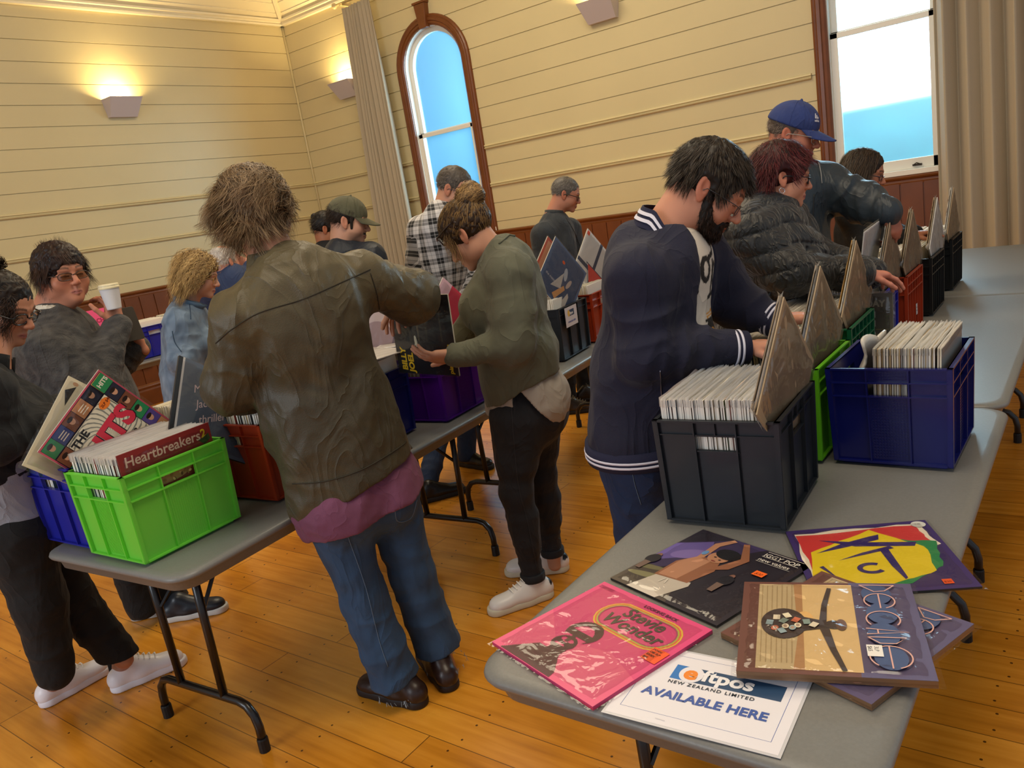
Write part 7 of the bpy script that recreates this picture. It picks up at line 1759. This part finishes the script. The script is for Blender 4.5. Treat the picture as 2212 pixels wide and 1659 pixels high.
def man_darksweater():
    jd = dict(hc=(1222, 420, 0), neck=(1196, 470, 0), C=(1200, 545, 0), W=(1208, 625, 0), P=(1222, 685, 0), sr=(1172, 510, -.13), sl=(1228, 497, .15), er=(1172, 590, -.16), wr=(1228, 632, -.02), el=(1262, 580, .12), wl=(1275, 600, -.05),
              hl=(1250, 705, .08), hr=(1215, 712, -.08), kl=(1262, 775, .10), kr=(1225, 790, -.08), al=(1262, 848, .10), ar=(1228, 874, -.08))
    head = dict(dir=idir(96), pitch=.42, skin='#b98068', age=1, neck=.058, stubble=.25, stubc='#6b5a50', brow='#5a4a3e')
    root, j, Hc, R = person('sweater', 'person with short grey hair and glasses in a charcoal half-zip fleece', 6.05, jd, idir(68), head, hands=[dict(wr=J(1230, 634, 6.03), fdir=idir(80)+vv(0, 0, -.2), back=(0, 0, 1), side=1)])
    F = j['F']; s = SDF(); torso(s, j, F, (.178, .175, .17), .78, shr=.072); arms(s, j, (.082, .068, .052), wr1=(.009, .09), wr2=(.008, .07)); s.cut(j['P']+vv(0, 0, -.06), (0, 0, -1)); FL = fabric('charcoal_fleece', '#2b3036', bump=(200, .5), sheen=.12, var=(20, .15))
    sw = garment(root, 'fleece', s, FL, .0075, fold=(.008, 9, 3)); ring_collar(root, 'collar', j['neck']+vv(0, 0, -.02), nrm(vv(0, 0, 1)+F*.25), .072, .07, .008, FL, F, open_=.12, flare=.004)
    seam(root, sw, [(1222, 470), (1240, 500), (1252, 530)], 'zip', .003, M('dark_zip', '#15181c', .5))
    s = SDF(); legs(s, j, (.095, .072, .060)); s.rc(j['P'], (j['hl']+j['hr'])/2, .14, .14, .05, (F, .85)); s.cut((0, 0, .05), (0, 0, -1)); garment(root, 'trousers', s, BLKT, .010, fold=(.004, 12, 3))
    shoe(root, onz(1232, 893, 0)[:2], toe_dir((1208, 893), (1274, 885)), .30, '#2a231b', '#1c1714', 'loafer', lace='#5b5240'); shoe(root, onz(1262, 866, 0)[:2], toe_dir((1242, 866), (1300, 856)), .30, '#2a231b', '#1c1714', 'loafer', lace='#5b5240')
    short_hair(root, Hc, R, 1, ('#57504a', '#a09a92'), L=.014, n=4200, lift=.006, thick=.005); glasses(root, Hc, R, 1, '#241713', .0026, .026, .016)

# ---------------------------------------------------------------- bearded man in varsity jacket
def man_varsity():
    jd = dict(hc=(1528, 408, .02), neck=(1440, 515, 0), C=(1425, 650, 0), W=(1400, 800, 0), P=(1385, 930, -.02), sr=(1378, 600, -.17), sl=(1515, 555, .17), er=(1392, 762, -.19), wr=(1590, 752, -.12), el=(1590, 655, .16), wl=(1668, 690, .10),
              hl=(1425, 960, .08), hr=(1372, 985, -.08), kl=(1440, 1140, .08), kr=(1395, 1170, -.08), al=(1490, 1330, .06), ar=(1440, 1380, -.08))
    head = dict(dir=idir(106), pitch=.70, roll=-.06, skin='#c48a70', neck=.066, hs=1.06, stubble=.2, stubc='#2a1d16', brow='#1c1410', nose=.002)
    root, j, Hc, R = person('varsity', 'bearded person in a navy varsity jacket with white stripes, flicking through records', 2.42, jd, idir(114), head,
        hands=[dict(wr=J(1597, 750, 2.30), fdir=idir(80)+vv(0, 0, -.12), back=vv(0, 0, 1)-idir(90)*.1, side=1, curls=(.16, .2, .26, .32), spread=.05), dict(wr=J(1675, 690, 2.52), fdir=idir(85)+vv(0, 0, -.10), back=(0, 0, 1), side=-1, curls=(.2, .3, .35, .4), spread=.08)])
    F = j['F']
    s = SDF(); legs(s, j, (.105, .085, .075), wr=(.007, .12)); s.rc(j['P'], (j['hl']+j['hr'])/2, .165, .16, .05, (F, .85)); s.cut((0, 0, .05), (0, 0, -1))
    JN = fabric('indigo_denim', '#16294a', bump=(480, .3), var=(9, .3)); tr = garment(root, 'jeans', s, JN, .0065, fold=(.005, 12, 5))
    seam(root, tr, [(1322, 985), (1332, 1003), (1346, 1001)], 'pocket_seam', .0012, M('denim_stitching', '#5b6f86', .8)); seam(root, tr, [(1360, 985), (1370, 1040), (1385, 1090)], 'seam', .0012, M('denim_stitching', '#5b6f86', .8))
    # T-shirt with printed bird and lettering
    s = SDF(); torso(s, j, F, (.160, .180, .185), .80, shr=.062, belly=.95); s.cut(j['P']+vv(0, 0, -.02), (0, 0, -1)); N0 = j['neck']
    BL, GO, WH, GR = [np.array(lin(c)[:3]) for c in ('#17130f', '#d18f22', '#d9cfbf', '#6b6a66')]
    def col(V):
        # print laid out in chest coordinates (metres): u to the wearer's left, w upwards
        Xl = nrm(np.cross((0, 0, 1), F)); q = V-j['C']; u = q@Xl; w_ = q[:, 2]; c = np.tile(WH, (len(V), 1)); fr_ = q@F > .02
        def el(cu, cw, ru, rw, a=0): du, dw = u-cu, w_-cw; ca, sa = math.cos(a), math.sin(a); return ((du*ca+dw*sa)/ru)**2+((-du*sa+dw*ca)/rw)**2 < 1
        def bar(u0, w0, u1, w1, r): d = vv(u1-u0, w1-w0); L2 = d@d; t = np.clip(((u-u0)*d[0]+(w_-w0)*d[1])/L2, 0, 1); return (u-u0-t*d[0])**2+(w_-w0-t*d[1])**2 < r*r
        def put(m_, cc): c[m_ & fr_] = cc
        for k_, (cu, cw) in enumerate(((-.045, .085), (.045, .06))):    # big rounded letters
            put(el(cu, cw, .034, .040), BL); put(el(cu, cw, .016, .022), WH)
        put(bar(.085, .03, .085, .11, .010), BL); put(bar(-.02, .115, .03, .125, .008), BL); put(bar(.03, .125, .05, .145, .008), BL); put(bar(.0, .02, .02, .10, .009), BL); put(bar(-.09, .03, -.09, .1, .01), BL)
        put(bar(-.02, .0, .06, .012, .008), BL)
        put(el(.0, -.115, .062, .058), BL); 
        for i in range(7): put(bar(-.045+i*.016, -.085-.004*i, -.035+i*.015, -.145, .0018), GR)
        put(bar(-.035, -.052, .035, -.048, .014), WH); put(bar(-.035, -.056, .036, -.052, .003), GO); put(bar(-.035, -.047, .036, -.043, .003), GO); put(bar(-.05, -.066, .055, -.060, .004), BL)
        put(el(-.022, -.105, .017, .016), GO); put(el(-.020, -.105, .011, .010), WH); put(el(-.019, -.107, .005, .006), BL); put(el(-.052, -.128, .020, .011, .4), GO)
        put(el(.045, -.175, .020, .045, .35), GO); 
        for i in range(4): put(bar(.03+i*.010, -.15, .045+i*.011, -.235, .002), BL)
        put(el(-.03, -.22, .030, .032), BL); put(el(-.03, -.22, .02, .022), GR); put(bar(-.04, -.165, -.02, -.18, .008), GO); put(bar(.04, -.20, .055, -.25, .012), GR); put(bar(.02, -.27, .05, -.27, .006), GO)
        return c
    ts = garment(root, 't_shirt', s, fabric('printed_white_cotton', '#fff', bump=(380, .2), attr='Col'), .0042, col=col, fold=(.004, 9, 8))
    ring_collar(root, 'neckband', j['neck']+vv(0, 0, -.022)+F*.012, nrm(vv(0, 0, 1)+F*.25), .078, .022, .005, M('white_cotton_rib', '#cfc6b6', .85), F)
    # jacket, open in front
    s = SDF(); torso(s, j, F, (.172, .185, .188), .80, shr=.072, back=.8, belly=.6)
    R_ = np.cross(F, (0, 0, 1))
    op = j['C']+F*.22
    for a, b, w_ in ((j['neck']+F*.10+vv(0, 0, .02), j['C']+F*.20+R_*.025, .082), (j['C']+F*.20+R_*.025, j['W']+F*.23+R_*.02, .108), (j['W']+F*.23+R_*.02, j['P']+F*.23+R_*.0, .105)): s.rc(a, b, w_, w_*1.05, .012, None, '-')
    s.rc(j['neck']+vv(0, 0, -.02), j['neck']+vv(0, 0, .10)+F*.03, .080, .095, .01, None, '-'); arms(s, j, (.080, .074, .048), wr1=(.012, .10), wr2=(.013, .075), k=.03); s.cut(j['P']+vv(0, 0, -.035), vv(0, 0, -1))
    NV = fabric('navy_sweat_cloth', '#191a30', bump=(420, .35), sheen=.06, var=(7, .12)); jk = garment(root, 'varsity_jacket', s, NV, .0052, fold=(.0070, 8.5, 19))
    WS = M('white_rib_stripe', '#d9d6e2', .8); NR = M('navy_rib', '#1b1d38', .85, bump=(240, .3))
    # ribbed hem and cuffs with two white stripes each
    Zt = vv(0, 0, 1); c = j['P']+vv(0, 0, -.04)
    def ribring(name, c, A, r, fl, h_, Fv, hosts, stripes, o0=0, o1=2*PI):
        Fv = nrm(Fv-A*(Fv@A)); X = np.cross(Fv, A); n = 40
        def path(rr, dz): return [(c+A*dz+(X*math.sin(a)+Fv*math.cos(a)*fl)*rr, nrm(X*math.sin(a)+Fv*math.cos(a)*fl), A) for a in np.linspace(o0, o1, n+1)]
        b = MB().sweep([(-.02, 0), (.0, 0), (.004, h_*.5), (0, h_), (-.02, h_)], path(r, 0)).obj(name, NR, root, smooth=True)
        for z in stripes: MB().sweep([(.001, -.004), (.0052, -.003), (.0052, .003), (.001, .004)], path(r, z)).obj('stripe', WS, b, origin=root['_o'], smooth=True)
    ribring('hem_rib', c+vv(0, 0, -.03), Zt, .198, .90, .06, F, None, (.018, .032), .45, 2*PI-.30)
    for q in 'rl':
        A = nrm(j['w'+q]-j['e'+q]); ribring('cuff_rib', j['w'+q]-A*.030, A, .0485, 1, .062, vv(0, 0, 1), None, (.022, .036))
    # striped stand collar, running down both edges
    for s_ in (1, -1):
        pass
    Zc = nrm(vv(0, 0, 1)+F*.35); Fc = nrm(F-Zc*(F@Zc)); Xc = np.cross(Fc, Zc); N1 = j['neck']+vv(0, 0, .040)+F*.005
    def cp(a, dz, rr):
        dr = max(0, (abs(a-PI)-1.2))
        return N1+(Xc*math.sin(a)+Fc*math.cos(a)*.95)*(rr+.030*dr)+Zc*(dz-.085*dr**1.3)
    aa = np.linspace(.38, 2*PI-.38, 42)
    def band(z0, z1, r0, r1, mat, nm, par=root):
        mb = MB(); V = []; 
        for a in aa: V += [cp(a, z0, r0), cp(a, z1, r1), cp(a, z1, r1-.004), cp(a, z0, r0-.004)]
        F_ = [(i*4+k_, (i+1)*4+k_, (i+1)*4+(k_+1) % 4, i*4+(k_+1) % 4) for i in range(len(aa)-1) for k_ in range(4)]
        mb.add(V, F_); return mb.obj(nm, mat, par, origin=root['_o'], smooth=False)
    cb = band(-.012, .042, .106, .086, NR, 'collar'); band(.004, .013, .1035, .1000, WS, 'stripe', cb); band(.022, .031, .0965, .0930, WS, 'stripe', cb)
    seam(root, jk, [(1426, 800), (1428, 840), (1430, 870)], 'pocket_zip', .0018, M('steel_zip', '#8a8a94', .3, metal=.8))
    # hair: thick straight, fringe hanging forward
    cr = vv(0, -.05, .125)
    def dd(P):
        v = P-cr; v = v/(np.linalg.norm(v, axis=1)[:, None]+1e-6); return v+vv(0, .1, -.15)
    sets = [dict(roots=skull_pts(6500, lambda P: P[:, 2] > np.where(P[:, 1] > .05, .045, np.where(P[:, 1] > .02, .0, np.where(P[:, 1] > -.035, .01, -.05))), 3), dirs=dd, length=.040, seg=6, curl=.05, curlf=.5, grav=.15, width=.0011, lift=.010, seed=3, spread=.3, noface=(.07, .030), ear=True, clump=.6)]
    hair_obj(root, Hc, R, 1.09, ('#130e0b', '#43362a'), dict(thick=.009, rough=.003, face=[((0, .100, -.035), (.078, .070, .098), .010), ((0, .01, -.085), (.12, .085, .060), .012)], cuts=[((0, 0, -.062), (0, .1, -1))]), sets)
    # beard
    s = SDF(); E = lambda x, y, z: Hc+R@(vv(x, y, z)*1.06)
    s.el(E(0, .040, -.078), (.062, .060, .042), R, .02); s.el(E(0, .080, -.092), (.034, .028, .028), R, .02)
    for q in (-1, 1): s.rc(E(q*.066, .012, -.01), E(q*.058, .035, -.065), .013, .022, .02); s.rc(E(q*.028, .088, -.058), E(0, .098, -.053), .007, .006, .01)
    s.rc(E(-.014, .105, -.069), E(.014, .105, -.069), .0085, .0085, .004, None, '-'); s.el(E(0, .0, .06), (.09, .12, .075), R, .01, '-'); s.post.append(lambda P: .0025*vnoise(P, 120, 3)); V, Q = mesh_sdf(s, .003)
    bp = skull_pts(1, lambda P: P[:, 2] > 0); br = np.random.default_rng(3).integers(0, len(V), 2600); L_ = (V[br]-Hc)@R/1.06
    Vs, Qs, tone, tt = strands(Hc, R, 1.06, roots=L_, dirs=lambda P: np.stack([P[:, 0]*2, .35+0*P[:, 0], -.9+0*P[:, 0]], 1), length=.012, seg=4, curl=.3, curlf=.8, grav=.3, width=.0009, lift=.01, seed=2, shell=(.03, .03, .03))
    a, b = np.array(lin('#120c09')[:3]), np.array(lin('#4b3324')[:3]); Vc, Qc, Cc = cat_mesh([(V, Q, a*np.ones((len(V), 3))), (Vs, Qs, a*(1-tone[:, None])+b*tone[:, None])]); np_obj('beard', Vc, Qc, M('hair_strands_0.6', '#fff', .6, attr='Col', spec=.3), root, col=Cc)
    glasses(root, Hc, R, 1.06, '#2a2a30', .0011, .024, .015, dy=.004, dz=-.004)
    stand_shoes(root, j)

def woman_puffer():
    jd = dict(hc=(1688, 382, 0), neck=(1652, 462, 0), C=(1655, 545, 0), W=(1650, 630, .08), P=(1640, 700, .17), sr=(1622, 505, -.14), sl=(1695, 485, .16), er=(1700, 592, -.20), wr=(1855, 590, -.10), el=(1760, 560, .15), wl=(1880, 590, .10))
    head = dict(dir=idir(98), pitch=.24, skin='#d09478', fem=1, age=1, neck=.052, hs=.98, brow='#5a3a30')
    root, j, Hc, R = person('puffer', 'person with short burgundy hair, hoop earring and glasses in a black quilted puffer coat', 3.32, jd, idir(84), head, hands=[dict(wr=J(1862, 590, 3.22), fdir=idir(80)+vv(0, 0, -.25), back=(0, 0, 1), side=1, curls=(.3, .35, .4, .45), skin='#c98570')])
    F = j['F']; s = SDF(); torso(s, j, F, (.178, .190, .195), .84, shr=.085, bust=1.0); arms(s, j, (.090, .080, .058), wr1=None, wr2=None, k=.03); s.cut(j['P']+vv(0, 0, -.12), (0, 0, -1)); s.rc(j['P'], j['P']+vv(0, 0, -.1), .195, .195, .05, (F, .88))
    # quilting: soft channels across body and sleeves
    def quilt(P):
        q = P-j['C']; u = P[:, 2]/.080+.22*np.sin(np.arctan2(q@np.cross(F, (0, 0, 1)), q@F)*3)+.1*vnoise(P, 9, 4)
        A, B = j['er'], j['wr']; ab = B-A; t = ((P-A)@ab)/(ab@ab); d = np.linalg.norm(P-A-np.clip(t, 0, 1)[:, None]*ab, axis=1)
        A2, B2 = j['sr'], j['er']; ab2 = B2-A2; t2 = ((P-A2)@ab2)/(ab2@ab2); d2 = np.linalg.norm(P-A2-np.clip(t2, 0, 1)[:, None]*ab2, axis=1)
        u2 = t*np.linalg.norm(ab)/.085; u3 = u
        u = np.where((d < .11) & (t > .05), u2, np.where((d2 < .115) & (t2 > .0), u3, u)); return -.013*(np.abs(np.sin(PI*u))**.42)+.009
    s.post.append(quilt); PF = M('black_nylon_quilting', '#191a1b', .5, bump=(70, .5), sheen=.2, wrink=(16, .02))
    garment(root, 'puffer_coat', s, PF, .0055, fold=(.003, 16, 3))
    s = SDF(); Z = nrm(vv(0, 0, 1)+F*.25); N0 = j['neck']+vv(0, 0, -.02)
    s.rc(N0-Z*.02, N0+Z*.055, .108, .092, .02, (F, .9)); s.rc(N0, N0+Z*.09, .072, .078, .01, (F, .9), '-'); s.cut(N0+Z*.055, Z); garment(root, 'coat_collar', s, PF, .005, fold=(.004, 14, 3))
    s = SDF(); legs(s, j, (.095, .07, .06)); s.cut((0, 0, .05), (0, 0, -1)); garment(root, 'trousers', s, BLKT, .012); stand_shoes(root, j)
    dd = lambda P: np.stack([P[:, 0]*4, .35+P[:, 1]*6, -.55+0*P[:, 2]], 1)
    short_hair(root, Hc, R, 1.03, ('#1f0a0c', '#6b2024'), L=.055, n=4200, lift=.022, thick=.014, dirs=dd, curl=.15, face=[((0, .105, -.042), (.082, .068, .098), .010), ((0, .02, -.075), (.12, .060, .055), .012)], width=.0012, noface=(.05, .040))
    glasses(root, Hc, R, .98, '#15171c', .0022, .026, .017)
    e = Hc+R@vv(.083, -.008, -.052); MB().tube([e+R[:, 1]*.010*math.cos(a)+vv(0, 0, .010*math.sin(a)) for a in np.linspace(0, 2*PI, 15)[:-1]], .0014, 6, closed=True).obj('earring', M('silver', '#cfcfd4', .2, metal=1), root, smooth=True)

def man_bluecap():
    jd = dict(hc=(1712, 290, 0), neck=(1690, 375, 0), C=(1705, 470, 0), W=(1715, 580, 0), P=(1698, 670, .14), sr=(1630, 425, -.02), sl=(1785, 405, .0), er=(1598, 560, .0), wr=(1610, 660, -.05), el=(1868, 440, -.05), wl=(1918, 458, -.12))
    head = dict(dir=idir(120), pitch=.34, skin='#b5765e', age=1, neck=.060, hs=1.03, stubble=.3, stubc='#6b5a52', brow='#6b5a50')
    root, j, Hc, R = person('bluecap', 'tall person in a blue baseball cap and dark teal rain jacket, reaching over the crates', 3.85, jd, idir(118), head, hands=[dict(wr=J(1921, 462, 3.70), fdir=vv(0, 0, -1)+idir(70)*.35, back=idir(160)*.8+vv(0, 0, .3), side=-1, curls=(.45, .5, .55, .6), skin='#a86a54')])
    F = j['F']; s = SDF(); torso(s, j, F, (.185, .195, .20), .78, shr=.078); s.rc(j['P'], j['P']+vv(0, 0, -.12), .205, .21, .05, (F, .8))
    JT = fabric('dark_teal_rain_shell', '#242f38', bump=(70, .25), rough=.5, sheen=.05); R_ = np.cross(F, (0, 0, 1)); s.rc(j['neck']+F*.13, j['W']+F*.24, .045, .035, .012, None, '-'); arms(s, j, (.082, .076, .058), wr1=(.014, .10), wr2=(.012, .07)); s.cut(j['P']+vv(0, 0, -.14), (0, 0, -1))
    jk = garment(root, 'rain_jacket', s, JT, .0062, fold=(.010, 8, 3))
    for dx in (1,): 
        ring_collar(root, 'hood', j['neck']+vv(0, 0, -.055), nrm(vv(0, 0, 1)+F*.1), .125, .05, .02, JT, F, flare=.01, open_=.6)
    ring_collar(root, 'shirt_collar', j['neck']+vv(0, 0, -.005), nrm(vv(0, 0, 1)+F*.2), .092, .055, .008, M('pink_check_cotton', '#c9a898', .8, var=(70, .5)), F, open_=.35, flare=.012)
    s = SDF(); s.rc(j['C'], j['W'], .165, .17, .04, (F, .78)); s.rc(j['neck']+vv(0, 0, -.05), j['C'], .10, .165, .05, (F, .8)); V, Q = mesh_sdf(s, .008); np_obj('t_shirt', V, Q, M('pale_t_shirt', '#b9b3ac', .85), root)
    s = SDF(); legs(s, j, (.10, .08, .065)); s.cut((0, 0, .05), (0, 0, -1)); garment(root, 'trousers', s, DENIM2, .012); stand_shoes(root, j)
    MB().tube(drape(jk, dense([(1768, 352), (1772, 372), (1775, 396)]), .004) or [j['C'], j['W']], .002, 5).obj('drawcord', M('grey_cord', '#8a8a8a', .8), root)
    seam(root, jk, [(1758, 420), (1756, 480), (1760, 560), (1766, 620)], 'zip', .003, M('dark_zip', '#15181c', .5))
    short_hair(root, Hc, R, 1.02, ('#5a4a40', '#8d7d70'), L=.012, n=1800, lift=.004, thick=.003); glasses(root, Hc, R, 1.03, '#9a8f86', .0014, .027, .019)
    cp, E = cap_hat(root, Hc, R, 1.05, '#28386e', bill_l=.085)
    # three slanted bars and word mark on the cap front
    WM = M('white_embroidery', '#d8d8e0', .7); mb = MB()
    def on(u, w_):
        a = u/.100; b = w_/.095; p = vv(.0905*math.sin(a)*math.cos(b), -.010+.1105*math.cos(a)*math.cos(b), .040+.0965*math.sin(b)); return E(*p)
    u0, w0 = .042, .036
    for i in range(3):
        x = -.012+i*.0095; h_ = .008+.0065*i; mb.add([on(u0+x, w0), on(u0+x+.007, w0), on(u0+x+.007-h_*.35, w0+h_), on(u0+x-h_*.35, w0+h_)], [(0, 1, 2, 3)])
    V, Fc = text_mesh('adidas', .013, 'CENTER', ext=0, bold=.0004); mb.add([on(u0+x, w0-.012+y) for x, y, z in V], Fc)
    mb.obj('cap_emblem', WM, cp, origin=root['_o'], recalc=False)

def woman_long():
    jd = dict(hc=(1864, 376, 0), neck=(1858, 428, 0), C=(1862, 500, 0), W=(1872, 575, 0), P=(1838, 640, .2), sr=(1838, 462, -.12), sl=(1890, 452, .13), er=(1872, 525, -.15), wr=(1952, 512, -.08), el=(1920, 510, .1), wl=(1975, 505, .05))
    head = dict(dir=idir(122), pitch=.30, skin='#b3785c', fem=1, age=.6, neck=.05, hs=.98, brow='#2a1a14')
    root, j, Hc, R = person('long', 'person with long dark hair and glasses in black, reaching into the far crates', 4.72, jd, idir(85), head, hands=[dict(wr=J(1962, 508, 4.66), fdir=idir(85)+vv(0, 0, -.05), back=(0, 0, 1), side=1, curls=(.15, .2, .25, .3))])
    F = j['F']; s = SDF(); torso(s, j, F, (.15, .155, .16), .8, shr=.06, bust=.95); arms(s, j, (.068, .056, .042), wr1=(.007, .08), wr2=(.006, .06)); s.cut(j['P']+vv(0, 0, -.08), (0, 0, -1)); garment(root, 'jumper', s, M('black_soft_knit', '#0f0f11', .8, bump=(200, .4)), .009, fold=(.006, 10, 3))
    s = SDF(); legs(s, j, (.09, .07, .06)); s.cut((0, 0, .05), (0, 0, -1)); garment(root, 'trousers', s, BLKT, .012); stand_shoes(root, j)
    dd = lambda P: np.stack([P[:, 0]*7, -.05-P[:, 1]*.5, -.9+0*P[:, 2]], 1); Hm = lambda P: P[:, 2] > np.where(P[:, 1] > .05, .06, np.where(P[:, 1] > .01, .0, -.06))
    hair_obj(root, Hc, R, 1.0, ('#140d0a', '#54412f'), dict(thick=.012, rough=.003, lumps=[((0, -.05, -.07), (.08, .06, .10), .04)], face=[((0, .105, -.045), (.088, .078, .112), .012)], cuts=[((0, 0, -.16), (0, .1, -1))], ears=0),
        [dict(roots=skull_pts(3400, Hm, 4), dirs=dd, length=.22, seg=9, curl=.08, curlf=.5, grav=.5, width=.0013, lift=.018, seed=4, spread=.2, noface=(.040, .06))])
    glasses(root, Hc, R, .98, '#2a2438', .002, .025, .015)

for f_ in (man_waxed, woman_olive, woman_left, woman_cup, woman_curly, man_white, man_olivecap, man_behind, man_plaid, man_darksweater, man_varsity, woman_puffer, man_bluecap, woman_long):
    f_()
